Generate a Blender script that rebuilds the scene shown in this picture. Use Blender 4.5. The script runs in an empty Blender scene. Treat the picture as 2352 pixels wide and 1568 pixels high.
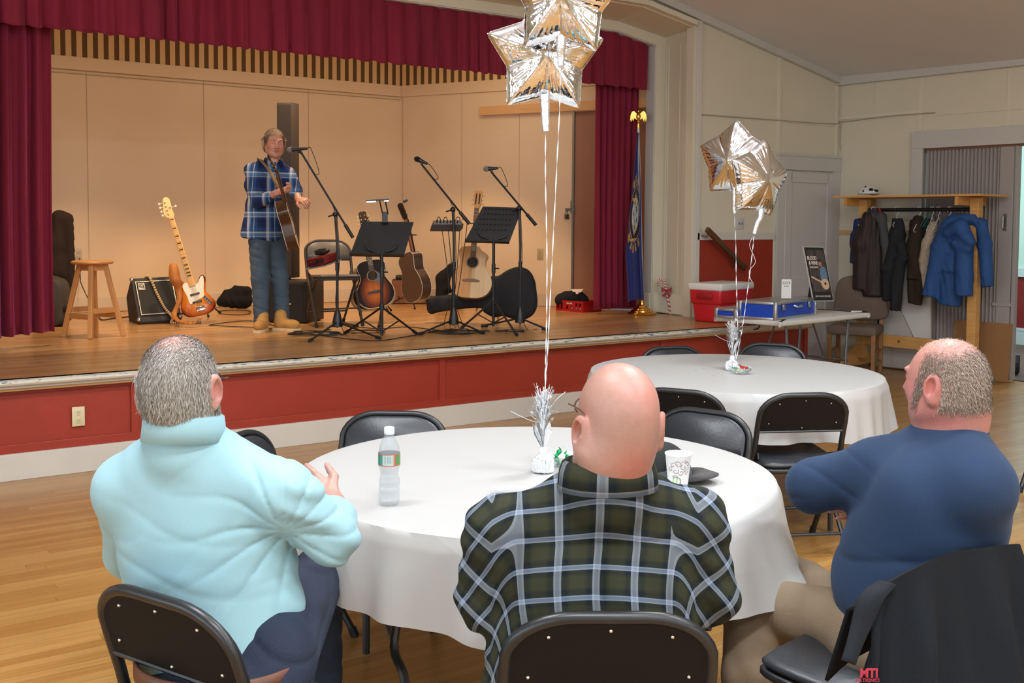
import bpy, bmesh, math, random
import numpy as np
from mathutils import Vector, Matrix
random.seed(7); np.random.seed(7)
PI = math.pi
SC = bpy.context.scene
COL = SC.collection
# ------------------------------------------------------------------ camera
F = 2450.; CX = 1176.; CY = 642.
PITCH = math.radians(3.08); ROLL = math.radians(0.35); AZ = math.radians(35.2); CAMH = 1.556
_f0 = Vector((math.sin(AZ), math.cos(AZ), 0)); _r0 = Vector((math.cos(AZ), -math.sin(AZ), 0)); _u0 = Vector((0, 0, 1))
FW = _f0*math.cos(PITCH) - _u0*math.sin(PITCH)
_u1 = _u0*math.cos(PITCH) + _f0*math.sin(PITCH)
RT = _r0*math.cos(ROLL) + _u1*math.sin(ROLL)
UP = _u1*math.cos(ROLL) - _r0*math.sin(ROLL)
CAM = Vector((0, 0, CAMH))
cd = bpy.data.cameras.new('camera'); cam = bpy.data.objects.new('camera', cd); COL.objects.link(cam)
cd.sensor_width = 36; cd.lens = 36*F/2352; cd.shift_y = (CY-784)/2352; cd.clip_start = .05
m = Matrix((RT, UP, -FW)).transposed().to_4x4(); m.translation = CAM; cam.matrix_world = m
SC.camera = cam
def ray(x, y): return RT*((x-CX)/F) + UP*((CY-y)/F) + FW
def W(x, y, z=0.):            # the point of the horizontal plane z seen at a photo position
    d = ray(x, y); return CAM + d*((z-CAMH)/d.z)
def V(x, y, d): return CAM + ray(x, y)*d     # the point at distance d in front of the lens
def WY(x, y, Y):
    r = ray(x, y); return CAM + r*(Y/r.y)
# ------------------------------------------------------------------ view, world, lights
SC.view_settings.view_transform = 'Standard'; SC.view_settings.look = 'None'
SC.view_settings.gamma = 1; SC.view_settings.use_curve_mapping = False
SC.view_settings.exposure = 0.0
w = bpy.data.worlds.new('world'); SC.world = w; w.use_nodes = True
w.node_tree.nodes['Background'].inputs[0].default_value = (.75, .85, 1, 1)
w.node_tree.nodes['Background'].inputs[1].default_value = .35
def area(name, loc, direction, sx, sy, power, color, spread=PI):
    l = bpy.data.lights.new(name, 'AREA'); l.shape = 'RECTANGLE'; l.size = sx; l.size_y = sy
    l.energy = power; l.color = color; l.spread = spread
    o = bpy.data.objects.new(name, l); COL.objects.link(o); o.location = loc
    o.rotation_euler = Vector(direction).to_track_quat('-Z', 'Y').to_euler(); return o
def spot(name, loc, target, power, color, angle, blend, r=.06):
    l = bpy.data.lights.new(name, 'SPOT'); l.energy = power; l.color = color; l.spot_size = math.radians(angle)
    l.spot_blend = blend; l.shadow_soft_size = r
    o = bpy.data.objects.new(name, l); COL.objects.link(o); o.location = loc
    o.rotation_euler = (Vector(target)-Vector(loc)).to_track_quat('-Z', 'Y').to_euler(); return o
DAY = (.76, .88, 1.0); FLU = (.91, .96, 1.); WARM = (1., .69, .41)
# tall windows behind and to the left of the tables
for i, x in enumerate((-1.6, .9, 3.4, 5.9)):
    area('window_light', (x, -5.35, 2.0), (0, 1, -.12), 1.2, 1.7, 28, DAY)
for y in (-3, -.6, 1.8, 4.2):
    area('window_light', (-4.85, y, 2.0), (1, 0, -.1), 1.2, 1.7, 50, DAY)
# ceiling fixtures of the hall, each with an added fill above it
for x in (.6, 3.8):
    for y in (-2.4, .4, 2.9):
        area('fixture_light', (x, y, 3.98), (0, 0, -1), 1.2, .3, 70, FLU)
        area('ceiling_fill_light', (x, y, 4.03), (0, 0, 1), 1.2, .3, 60, (.88, .93, 1.))  # added upward fill to brighten the ceiling, not a fixture of the hall
# stage lamps hung behind the valance
for x in (2.4, 4.0, 5.6):
    spot('stage_spot', (x, 8.9, 3.55), (x+.1, 9.75, .6), 180, WARM, 78, .35, .08)
for x in (2.2, 4.4, 6.2):
    area('stage_wash', (x, 9.3, 3.7), (.0, .35, -1), 1.0, .3, 12, (1., .76, .54))
SC.cycles.use_denoising = True; SC.cycles.adaptive_threshold = .02
SC.cycles.max_bounces = 6; SC.cycles.diffuse_bounces = 3; SC.cycles.glossy_bounces = 3
SC.cycles.transmission_bounces = 6; SC.cycles.transparent_max_bounces = 8
SC.cycles.sample_clamp_indirect = 4; SC.cycles.caustics_reflective = False; SC.cycles.caustics_refractive = False
# ------------------------------------------------------------------ helpers
def lin(c):
    return tuple((v/12.92 if v <= .04045 else ((v+.055)/1.055)**2.4) for v in c)
def rgb(r, g, b): return lin((r/255, g/255, b/255)) + (1,)
_mats = {}
def mat(name, col=(128, 128, 128), rough=.6, metal=0., noise=None, bump=None, spec=None, coat=0, alpha=None, trans=0, emit=None, sheen=0, vcol=None, ior=None, sss=0):
    """procedural material; noise=(scale, amount[, stretch]) varies the colour, bump=(scale, strength[, stretch])"""
    if name in _mats: return _mats[name]
    mt = bpy.data.materials.new(name); mt.use_nodes = True; nt = mt.node_tree; N = nt.nodes; L = nt.links
    b = N['Principled BSDF']; c = rgb(*col)
    b.inputs['Base Color'].default_value = c; b.inputs['Roughness'].default_value = rough; b.inputs['Metallic'].default_value = metal
    if spec is not None: b.inputs['Specular IOR Level'].default_value = spec
    if coat: b.inputs['Coat Weight'].default_value = coat; b.inputs['Coat Roughness'].default_value = .08
    if trans: b.inputs['Transmission Weight'].default_value = trans
    if ior: b.inputs['IOR'].default_value = ior
    if sheen: b.inputs['Sheen Weight'].default_value = sheen; b.inputs['Sheen Roughness'].default_value = .5
    if sss: b.inputs['Subsurface Weight'].default_value = sss; b.inputs['Subsurface Radius'].default_value = (.012, .004, .002); b.inputs['Subsurface Scale'].default_value = 1
    if alpha is not None: b.inputs['Alpha'].default_value = alpha
    if emit: b.inputs['Emission Color'].default_value = rgb(*emit[0]); b.inputs['Emission Strength'].default_value = emit[1]
    tc = N.new('ShaderNodeTexCoord')
    src = None
    if vcol:
        a = N.new('ShaderNodeAttribute'); a.attribute_name = vcol; src = a.outputs['Color']; L.new(src, b.inputs['Base Color'])
    def tex(scale, stretch, detail=5):
        mp = N.new('ShaderNodeMapping'); mp.inputs['Scale'].default_value = stretch or (1, 1, 1); L.new(tc.outputs['Object'], mp.inputs[0])
        n = N.new('ShaderNodeTexNoise'); n.inputs['Scale'].default_value = scale; n.inputs['Detail'].default_value = detail; L.new(mp.outputs[0], n.inputs['Vector']); return n
    if noise:
        n = tex(noise[0], noise[2] if len(noise) > 2 else None)
        h = N.new('ShaderNodeHueSaturation'); mr = N.new('ShaderNodeMapRange')
        mr.inputs[1].default_value = .3; mr.inputs[2].default_value = .7; mr.inputs[3].default_value = 1-noise[1]; mr.inputs[4].default_value = 1+noise[1]
        L.new(n.outputs[0], mr.inputs[0]); L.new(mr.outputs[0], h.inputs['Value'])
        if src: L.new(src, h.inputs['Color'])
        else: h.inputs['Color'].default_value = c
        L.new(h.outputs[0], b.inputs['Base Color'])
    if bump:
        n = tex(bump[0], bump[2] if len(bump) > 2 else None, 4); bp = N.new('ShaderNodeBump'); bp.inputs['Strength'].default_value = bump[1]; bp.inputs['Distance'].default_value = .01
        L.new(n.outputs[0], bp.inputs['Height']); L.new(bp.outputs[0], b.inputs['Normal'])
    _mats[name] = mt; return mt
class G:      # small node-graph helper
    def __init__(s, name, rough=.5, metal=0.):
        s.m = bpy.data.materials.new(name); s.m.use_nodes = True; s.N = s.m.node_tree.nodes; s.L = s.m.node_tree.links
        s.b = s.N['Principled BSDF']; s.b.inputs['Roughness'].default_value = rough; s.b.inputs['Metallic'].default_value = metal; _mats[name] = s.m
    def n(s, t, **k):
        x = s.N.new('ShaderNode'+t)
        for a, v in k.items(): setattr(x, a, v)
        return x
    def put(s, sock, v):
        if hasattr(v, 'links'): s.L.new(v, sock)
        else: sock.default_value = v
    def math(s, op, a, b=None, c=None):
        x = s.n('Math', operation=op); s.put(x.inputs[0], a)
        if b is not None: s.put(x.inputs[1], b)
        if c is not None: s.put(x.inputs[2], c)
        return x.outputs[0]
    def mix(s, f, a, b, mode='MIX'):
        x = s.n('MixRGB', blend_type=mode); s.put(x.inputs[0], f); s.put(x.inputs[1], a); s.put(x.inputs[2], b); return x.outputs[0]
    def ramp(s, v, stops, interp='LINEAR'):
        x = s.n('ValToRGB'); x.color_ramp.interpolation = interp; e = x.color_ramp.elements
        while len(e) < len(stops): e.new(.5)
        for q, (p, c) in zip(e, stops): q.position = p; q.color = c if len(c) == 4 else rgb(*c)
        s.L.new(v, x.inputs[0]); return x.outputs[0]
    def coord(s, kind='Object', scale=(1, 1, 1), rot=(0, 0, 0), loc=(0, 0, 0), attr=None):
        if attr: o = s.n('Attribute', attribute_name=attr).outputs['Vector']
        else: o = s.n('TexCoord').outputs[kind]
        mp = s.n('Mapping'); mp.inputs['Scale'].default_value = scale; mp.inputs['Rotation'].default_value = rot; mp.inputs['Location'].default_value = loc
        s.L.new(o, mp.inputs[0]); return mp.outputs[0]
    def noise(s, v, scale, detail=4, out=0):
        x = s.n('TexNoise'); x.inputs['Scale'].default_value = scale; x.inputs['Detail'].default_value = detail; s.L.new(v, x.inputs['Vector']); return x.outputs[out]
    def xyz(s, v):
        x = s.n('SeparateXYZ'); s.L.new(v, x.inputs[0]); return x.outputs
    def bump(s, h, strength=.3, dist=.01):
        x = s.n('Bump'); x.inputs['Strength'].default_value = strength; x.inputs['Distance'].default_value = dist; s.L.new(h, x.inputs['Height']); s.L.new(x.outputs[0], s.b.inputs['Normal'])
    def base(s, v): s.put(s.b.inputs['Base Color'], v)
def frame_of(d, up=Vector((0, 0, 1))):
    d = Vector(d).normalized()
    if abs(d.dot(up)) > .98: up = Vector((1, 0, 0))
    x = d.cross(up).normalized(); y = d.cross(x); return x, y, d
class MB:
    def __init__(s): s.v = []; s.f = []; s.mi = []; s.cur = 0
    def add(s, vs, fs, M=None):
        o = len(s.v)
        s.v += [tuple(M @ Vector(p)) if M is not None else tuple(p) for p in vs]
        s.f += [tuple(i+o for i in f) for f in fs]; s.mi += [s.cur]*len(fs); return s
    def box(s, c, d, M=None, bev=0):
        x, y, z = c; a, b, e = d[0]/2, d[1]/2, d[2]/2
        if bev:
            bm = bmesh.new(); bmesh.ops.create_cube(bm, size=1); bmesh.ops.scale(bm, vec=d, verts=bm.verts)
            bmesh.ops.bevel(bm, geom=bm.edges[:], offset=bev, segments=2, affect='EDGES', profile=.5); bmesh.ops.translate(bm, vec=c, verts=bm.verts)
            bm.verts.ensure_lookup_table(); s.add([v.co for v in bm.verts], [[v.index for v in f.verts] for f in bm.faces], M); bm.free(); return s
        vs = [(x+i*a, y+j*b, z+k*e) for k in (-1, 1) for j in (-1, 1) for i in (-1, 1)]
        return s.add(vs, [(0, 2, 3, 1), (4, 5, 7, 6), (0, 1, 5, 4), (2, 6, 7, 3), (0, 4, 6, 2), (1, 3, 7, 5)], M)
    def bar(s, a, b, w, h, up=(0, 0, 1)):
        a = Vector(a); b = Vector(b); x, y, d = frame_of(b-a, Vector(up)); vs = []
        for p in (a, b):
            for i, j in ((-1, -1), (1, -1), (1, 1), (-1, 1)): vs.append(p+x*(i*w/2)+y*(j*h/2))
        return s.add(vs, [(3, 2, 1, 0), (4, 5, 6, 7), (0, 1, 5, 4), (1, 2, 6, 5), (2, 3, 7, 6), (3, 0, 4, 7)])
    def tube(s, pts, r, n=10, closed=False, cap=True):
        pts = [Vector(p) for p in pts]; m = len(pts); rs = r if isinstance(r, (list, tuple)) else [r]*m
        vs = []; px = None
        for i, p in enumerate(pts):
            if closed: d = pts[(i+1) % m]-pts[i-1]
            else: d = pts[min(i+1, m-1)]-pts[max(i-1, 0)]
            if d.length < 1e-9: d = Vector((0, 0, 1))
            d.normalize()
            if px is None: x, y, _ = frame_of(d)
            else:
                x = px-d*px.dot(d)
                if x.length < 1e-6: x, y, _ = frame_of(d)
                x.normalize(); y = d.cross(x)
            px = x
            vs += [p+(x*math.cos(2*PI*k/n)+y*math.sin(2*PI*k/n))*rs[i] for k in range(n)]
        fs = []
        for i in range(m if closed else m-1):
            j = (i+1) % m
            for k in range(n): k2 = (k+1) % n; fs.append((i*n+k, i*n+k2, j*n+k2, j*n+k))
        if cap and not closed: fs += [tuple(range(n))[::-1], tuple((m-1)*n+k for k in range(n))]
        return s.add(vs, fs)
    def lathe(s, prof, M=None, n=24, cap=True):     # prof: (r, z)
        vs = []; m = len(prof)
        for r, z in prof: vs += [(r*math.cos(2*PI*k/n), r*math.sin(2*PI*k/n), z) for k in range(n)]
        fs = [(i*n+k, i*n+(k+1) % n, (i+1)*n+(k+1) % n, (i+1)*n+k) for i in range(m-1) for k in range(n)]
        if cap: fs += [tuple(range(n))[::-1], tuple((m-1)*n+k for k in range(n))]
        return s.add(vs, fs, M)
    def prism(s, out, z0, z1, M=None, bev=0):       # outline in xy
        n = len(out)
        if bev:
            c = (sum(p[0] for p in out)/n, sum(p[1] for p in out)/n)
            rings = []
            def inset(d):
                q = []
                for i in range(n):
                    a = Vector(out[i-1]).to_2d() if False else Vector((out[i-1][0], out[i-1][1])); b = Vector((out[i][0], out[i][1])); c2 = Vector((out[(i+1) % n][0], out[(i+1) % n][1]))
                    t = (c2-a); t.normalize(); nn = Vector((-t.y, t.x)); q.append(b+nn*d)
                return q
            ar = sum(out[i-1][0]*out[i][1]-out[i][0]*out[i-1][1] for i in range(n))
            sg = 1 if ar > 0 else -1
            i1 = inset(bev*sg)
            for q, z in ((i1, z0), (out, z0+bev), (out, z1-bev), (i1, z1)): rings.append([(p[0], p[1], z) for p in q])
        else: rings = [[(p[0], p[1], z0) for p in out], [(p[0], p[1], z1) for p in out]]
        vs = [p for r_ in rings for p in r_]; fs = []
        for r_ in range(len(rings)-1):
            for k in range(n): fs.append((r_*n+k, r_*n+(k+1) % n, (r_+1)*n+(k+1) % n, (r_+1)*n+k))
        fs += [tuple(range(n))[::-1], tuple((len(rings)-1)*n+k for k in range(n))]
        return s.add(vs, fs, M)
    def sph(s, c, r, n=12, M=None):
        r = (r, r, r) if not isinstance(r, (tuple, list)) else r
        m = max(6, n//2+2); vs = [(c[0], c[1], c[2]-r[2])]
        for i in range(1, m):
            t = PI*i/m; vs += [(c[0]+r[0]*math.sin(t)*math.cos(2*PI*k/n), c[1]+r[1]*math.sin(t)*math.sin(2*PI*k/n), c[2]-r[2]*math.cos(t)) for k in range(n)]
        vs.append((c[0], c[1], c[2]+r[2])); fs = []
        for k in range(n): fs.append((0, 1+(k+1) % n, 1+k)); fs.append((len(vs)-1, 1+(m-2)*n+k, 1+(m-2)*n+(k+1) % n))
        for i in range(m-2):
            for k in range(n): fs.append((1+i*n+k, 1+i*n+(k+1) % n, 1+(i+1)*n+(k+1) % n, 1+(i+1)*n+k))
        return s.add(vs, fs, M)
    def grid(s, fn, nu, nv, thick=None, closeu=False):
        vs = [fn(i/nu, j/nv) for j in range(nv+1) for i in range(nu+1)]; w_ = nu+1
        fs = [(j*w_+i, j*w_+i+1, (j+1)*w_+i+1, (j+1)*w_+i) for j in range(nv) for i in range(nu)]
        return s.add(vs, fs)
    def quad(s, a, b, c, d): return s.add([a, b, c, d], [(0, 1, 2, 3)])
    def build(s, name, mats, parent=None, smooth=True, angle=40, solid=0, bev=0, sub=0):
        me = bpy.data.meshes.new(name); me.from_pydata(s.v, [], s.f); me.validate(); me.update()
        if not isinstance(mats, (list, tuple)): mats = [mats]
        for q in mats: me.materials.append(q)
        if len(mats) > 1 and len(me.polygons) == len(s.mi): me.polygons.foreach_set('material_index', s.mi)
        if smooth: 
            me.polygons.foreach_set('use_smooth', [True]*len(me.polygons)); me.set_sharp_from_angle(angle=math.radians(angle))
        o = bpy.data.objects.new(name, me); COL.objects.link(o)
        if parent is not None: attach(o, parent)
        if solid: q = o.modifiers.new('thick', 'SOLIDIFY'); q.thickness = solid; q.offset = 0
        if bev: q = o.modifiers.new('edge', 'BEVEL'); q.width = bev; q.segments = 2; q.limit_method = 'ANGLE'
        if sub: q = o.modifiers.new('smooth', 'SUBSURF'); q.levels = sub; q.render_levels = sub
        return o
def attach(o, parent):
    o.parent = parent; o.matrix_parent_inverse = wm(parent).inverted()
def wm(o):
    M = o.matrix_basis.copy()
    if o.parent: M = wm(o.parent) @ o.matrix_parent_inverse @ M
    return M
def tag(o, label=None, cat=None, group=None, kind=None):
    if label: o['label'] = label
    if cat: o['category'] = cat
    if group: o['group'] = group
    if kind: o['kind'] = kind
    return o
def thing(name, label, cat, loc=(0, 0, 0), rz=0, group=None):
    o = bpy.data.objects.new(name, None); COL.objects.link(o); o.empty_display_size = .05
    o.location = loc; o.rotation_euler = (0, 0, rz); return tag(o, label, cat, group)
def struct(o): o['kind'] = 'structure'; return o
def dup(root, loc, rz, label=None, group=None, scale=None):
    def cp(o, par):
        c = o.copy(); COL.objects.link(c)
        if par is not None: c.parent = par
        for ch in [q for q in list(o.children)]: cp(ch, c)
        return c
    r = cp(root, None); r.location = loc; r.rotation_euler = (0, 0, rz)
    if label: r['label'] = label
    if group: r['group'] = group
    return r
def bez(pts, n=12):     # Catmull-Rom through points
    pts = [Vector(p) for p in pts]; out = []
    P = [pts[0]*2-pts[1]]+pts+[pts[-1]*2-pts[-2]]
    for i in range(1, len(P)-2):
        a, b, c, d = P[i-1:i+3]
        for k in range(n):
            t = k/n; out.append(.5*((2*b)+(c-a)*t+(2*a-5*b+4*c-d)*t*t+(3*b-a-3*c+d)*t**3))
    out.append(pts[-1]); return out
def closed_curve(pts, n=8):
    m = len(pts); P = [Vector((p[0], p[1])) for p in pts]; out = []
    for i in range(m):
        a, b, c, d = P[i-1], P[i], P[(i+1) % m], P[(i+2) % m]
        for k in range(n):
            t = k/n; out.append(.5*((2*b)+(c-a)*t+(2*a-5*b+4*c-d)*t*t+(3*b-a-3*c+d)*t**3))
    return out
# text helper: real flat letters turned into a mesh
def text(name, body, size, M, material, parent=None, bold=False, align='CENTER', depth=.0008, sx=1.):
    c = bpy.data.curves.new('letters', 'FONT'); c.body = body; c.size = size; c.align_x = align; c.align_y = 'CENTER'; c.extrude = depth
    if bold: c.offset = size*.03
    o = bpy.data.objects.new('letters', c); COL.objects.link(o)
    dg = bpy.context.evaluated_depsgraph_get(); me = bpy.data.meshes.new_from_object(o.evaluated_get(dg))
    bpy.data.objects.remove(o); bpy.data.curves.remove(c)
    me.transform(M @ Matrix.Diagonal((sx, 1, 1, 1))); me.materials.clear(); me.materials.append(material)
    o = bpy.data.objects.new(name, me); COL.objects.link(o)
    if parent is not None: attach(o, parent)
    return o
# ================================================================== materials of the room
def wood_floor(name, c1, c2, c3, bw, rough, gap=.35, wear=None):
    g = G(name, rough); v = g.coord('Object'); x, y, z = g.xyz(v)
    row = g.math('FLOOR', g.math('DIVIDE', y, bw)); fr = g.math('FRACT', g.math('DIVIDE', y, bw))
    wn = g.n('TexWhiteNoise', noise_dimensions='1D'); g.L.new(row, wn.inputs['W'])
    xo = g.math('ADD', g.math('DIVIDE', x, 1.3), g.math('MULTIPLY', wn.outputs['Value'], 17.))
    seg = g.math('FLOOR', xo); fx = g.math('FRACT', xo)
    cmb = g.n('CombineXYZ'); g.L.new(row, cmb.inputs[0]); g.L.new(seg, cmb.inputs[1])
    wn2 = g.n('TexWhiteNoise', noise_dimensions='3D'); g.L.new(cmb.outputs[0], wn2.inputs['Vector'])
    col = g.ramp(wn2.outputs['Value'], [(0, c1), (.5, c2), (1, c3)])
    mp = g.coord('Object', (1.2, 26, 1)); gr = g.noise(mp, 2.2, 6)
    mr = g.n('MapRange'); mr.inputs[1].default_value = .3; mr.inputs[2].default_value = .75; mr.inputs[3].default_value = .84; mr.inputs[4].default_value = 1.1; g.L.new(gr, mr.inputs[0])
    col = g.mix(1., col, mr.outputs[0], 'MULTIPLY')
    if wear is not None:
        wv = g.noise(g.coord('Object', (.5, 1.6, 1)), 1.3, 5); col = g.mix(g.ramp(wv, [(.5, (0, 0, 0)), (.72, (150, 150, 150))]), col, rgb(*wear))
    l1 = g.math('LESS_THAN', fr, .035); l2 = g.math('LESS_THAN', fx, .002)
    ln = g.math('MAXIMUM', l1, l2)
    col = g.mix(g.math('MULTIPLY', ln, gap), col, rgb(70, 40, 15)); g.base(col)
    g.b.inputs['Coat Weight'].default_value = .35; g.b.inputs['Coat Roughness'].default_value = .22
    rn = g.noise(g.coord('Object'), 3.5, 4); q = g.n('MapRange'); q.inputs[3].default_value = rough-.1; q.inputs[4].default_value = rough+.12; g.L.new(rn, q.inputs[0]); g.L.new(q.outputs[0], g.b.inputs['Roughness'])
    g.bump(g.math('SUBTRACT', 1., ln), .15, .002); return g.m
M_FLOOR = wood_floor('maple_floor', (166, 118, 58), (177, 130, 68), (187, 142, 80), .057, .36, .62)
M_STAGE = wood_floor('stage_floor_wood', (176, 128, 76), (194, 146, 92), (206, 160, 108), .057, .30, .3, (140, 90, 56))
M_CREAM = mat('cream_paint', (222, 213, 190), .62, noise=(1.5, .025), bump=(220, .12))
M_CREAM2 = mat('cream_trim', (226, 217, 195), .5, noise=(2, .02))
M_GREYTRIM = mat('grey_white_trim', (203, 199, 192), .5, noise=(2, .02))
M_CEIL = mat('ceiling_paint', (226, 224, 225), .8, noise=(1, .02), bump=(150, .1))
M_STWALL = mat('stage_wall_paint', (218, 192, 158), .7, noise=(1.3, .03), bump=(180, .15))
M_RED = mat('red_wainscot', (150, 48, 30), .48, noise=(3, .05), bump=(200, .08))
M_WHITEB = mat('baseboard_paint', (212, 206, 196), .55, noise=(2.5, .03), bump=(60, .1))
M_MINT = mat('mint_paint', (196, 222, 206), .7)
M_DARK = mat('dark_void', (25, 22, 20), .9)
g = G('chipped_lip', .5); v = g.coord('Object')
n1 = g.noise(g.coord('Object', (5, 40, 30)), 3., 8); n2 = g.noise(g.coord('Object', (1.0, 1, 1)), .9, 2); zz = g.xyz(v)[2]
th = g.math('ADD', g.math('MULTIPLY', g.math('SUBTRACT', zz, .585), 4.5), g.math('MULTIPLY', g.math('SUBTRACT', n2, .5), .22))
msk = g.math('GREATER_THAN', g.math('ADD', n1, th),   .635)
g.base(g.mix(msk, rgb(216, 208, 192), g.ramp(g.noise(v, 26, 3), [(.42, (214, 190, 150)), (.5, (96, 128, 150)), (.62, (60, 84, 104))])))
M_LIP = g.m
# ================================================================== floor, stage, walls
struct(MB().box((4, 1, -.05), (22, 20, .1)).build('floor', M_FLOOR, smooth=False))
SZ = .61
st = MB().box((3.5, 9.12, SZ-.035), (9.84, 4.62, .07)).build('floor_stage', M_STAGE, smooth=False); struct(st)
lip = MB()
prof = [(6.80, .610), (6.775, .604), (6.768, .590), (6.775, .578), (6.80, .574), (6.806, .566), (6.80, .558), (6.815, .548), (6.86, .548), (6.86, .610)]
xs = [-1.4, 8.42]
vs = [(x, y, z) for x in xs for y, z in prof]; n = len(prof)
lip.add(vs, [(i, i+n, (i+1) % n+n, (i+1) % n) for i in range(n)]+[tuple(range(n)), tuple(range(2*n-1, n-1, -1))])
struct(lip.build('trim_1', M_LIP, smooth=True, angle=50))
b = MB().box((3.5, 6.885, .28), (9.8, .02, .56))                     # red front: recessed sheet, rails and stiles
b.box((3.5, 6.868, .532), (9.8, .022, .036)).box((3.5, 6.868, .178), (9.8, .022, .07))
for x in (-.35, 1.92, 4.2, 6.47, 8.38): b.box((x, 6.8675, .365), (.05, .0225, .32))
struct(b.build('wall_stage_front', M_RED, smooth=False, bev=.003))
struct(MB().box((3.5, 6.853, .08), (9.82, .03, .16)).build('baseboard_stage_front', M_WHITEB, smooth=False, bev=.003))
struct(MB().box((8.40, 7.31, .28), (.03, .86, .56)).build('wall_stage_side', M_RED, smooth=False))
# stage back wall with battens, base and striped band
b = MB().box((2.6, 11.42, 1.9), (7.55, .1, 3.8))
FL0 = Vector((6.36, 11.37, 0)); fd = Vector((.44912, -.89347, 0)); fn = Vector((-.89347, -.44912, 0))   # fn faces the room
def fl(t, z, off=0): p = FL0+fd*t+fn*off; p.z = z; return p
struct(b.build('wall_stage_back', M_STWALL, smooth=False))
def flbox(b, t0, t1, z0, z1, o0, o1):
    P = [fl(t, z, o) for z in (z0, z1) for t in (t0, t1) for o in (o0, o1)]
    return b.add(P, [(0, 1, 3, 2), (4, 6, 7, 5), (0, 4, 5, 1), (2, 3, 7, 6), (0, 2, 6, 4), (1, 5, 7, 3)])
b = MB(); flbox(b, -.02, 2.30, .6, 3.8, -.1, 0); flbox(b, 2.30, 3.6, 2.78, 3.8, -.1, 0)
struct(b.build('wall_stage_flare', M_STWALL, smooth=False))
struct(MB().box((3.0, 9.2, 3.86), (9.6, 5., .08)).build('ceiling_stage', M_CREAM, smooth=False))
struct(MB().box((.2, 10.2, 1.9), (.08, 3.2, 3.8)).build('wall_stage_left', M_STWALL, smooth=False))
b = MB()
for x in (2.742, 3.945, 5.16): b.box((x, 11.368, 1.86), (.006, .006, 2.4)); pass
b.box((3.2, 11.362, 3.02), (6.3, .01, .006))
for t in (.03, .86, 1.62): flbox(b, t, t+.005, .72, 3.08, 0, .004)
struct(b.build('trim_2', mat('seam_shadow_groove', (188, 160, 126), .8), smooth=False))
b = MB().box((3.2, 11.355, 3.12), (6.3, .03, .13), bev=.004); flbox(b, 0, 3.5, 3.055, 3.185, 0, .015)
struct(b.build('trim_3', M_STWALL, smooth=False))
b = MB().box((3.2, 11.35, .69), (6.3, .03, .155)); flbox(b, 0, 2.30, .612, .76, 0, .02)
struct(b.build('baseboard_stage', mat('stage_base', (206, 186, 158), .55), smooth=False, bev=.004))
g = G('striped_band', .8); at = g.coord(attr='uvp'); fx = g.math('FRACT', g.math('DIVIDE', g.xyz(at)[0], .104))
g.base(g.mix(g.math('LESS_THAN', fx, .47), rgb(214, 180, 134), rgb(92, 66, 30))); M_STRIPE = g.m
def set_uvp(o, vals):
    a = o.data.attributes.new('uvp', 'FLOAT_VECTOR', 'POINT'); a.data.foreach_set('vector', np.array(vals, dtype=np.float32).ravel())
b = MB(); b.quad((0, 11.36, 3.18), (6.36, 11.36, 3.18), (6.36, 11.36, 3.8), (0, 11.36, 3.8))
b.quad(fl(0, 3.18, .01), fl(3.5, 3.18, .01), fl(3.5, 3.8, .01), fl(0, 3.8, .01))
o = struct(b.build('trim_4', M_STRIPE, smooth=False)); set_uvp(o, [(0, 0, 0), (6.36, 0, 0), (6.36, 0, 0), (0, 0, 0), (6.36, 0, 0), (9.86, 0, 0), (9.86, 0, 0), (6.36, 0, 0)])
# brown flush door in the splayed wall, sliding rail board above, padlock
dr = MB(); flbox(dr, 2.30, 3.4, .62, 2.78, -.06, -.015)
door2 = struct(dr.build('door_2', mat('brown_door', (150, 104, 78), .55, noise=(2, .06, (1, 1, .2))), smooth=False))
b = MB(); flbox(b, 2.285, 2.31, .62, 2.78, -.03, .004); b.build('door_edge_strip', mat('dull_metal', (150, 145, 138), .35, .8), door2)
rb = MB(); flbox(rb, 1.12, 3.5, 2.785, 2.885, 0, .04); railb = rb.build('wooden_rail_board', mat('pine_tan', (214, 166, 112), .6, noise=(6, .08, (1, 1, 8))))
tag(railb, 'long unpainted pine board fixed across stage side wall above the brown door', 'board'); railb['kind'] = 'structure'; railb.name = 'trim_5'
for k in ('label', 'category'): del railb[k]
lk = thing('padlock', 'small steel padlock on hasp at edge of brown stage door', 'lock', fl(2.24, 1.65, .03))
b = MB(); p = fl(2.24, 1.62, .035); b.box(p, (.05, .03, .055), bev=.006); b.build('lock_body', mat('steel', (150, 150, 152), .3, 1), lk)
b = MB(); b.tube([p+Vector((-.016, .0, .025)), p+Vector((-.016, 0, .05)), p+Vector((0, 0, .064)), p+Vector((.016, 0, .05)), p+Vector((.016, 0, .025))], .004, 8); b.build('shackle', _mats['steel'], lk)
b = MB(); flbox(b, 2.21, 2.33, 1.685, 1.715, .0, .008); flbox(b, 2.275, 2.295, 1.66, 1.80, .004, .012); b.build('hasp', _mats['steel'], lk)
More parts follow.
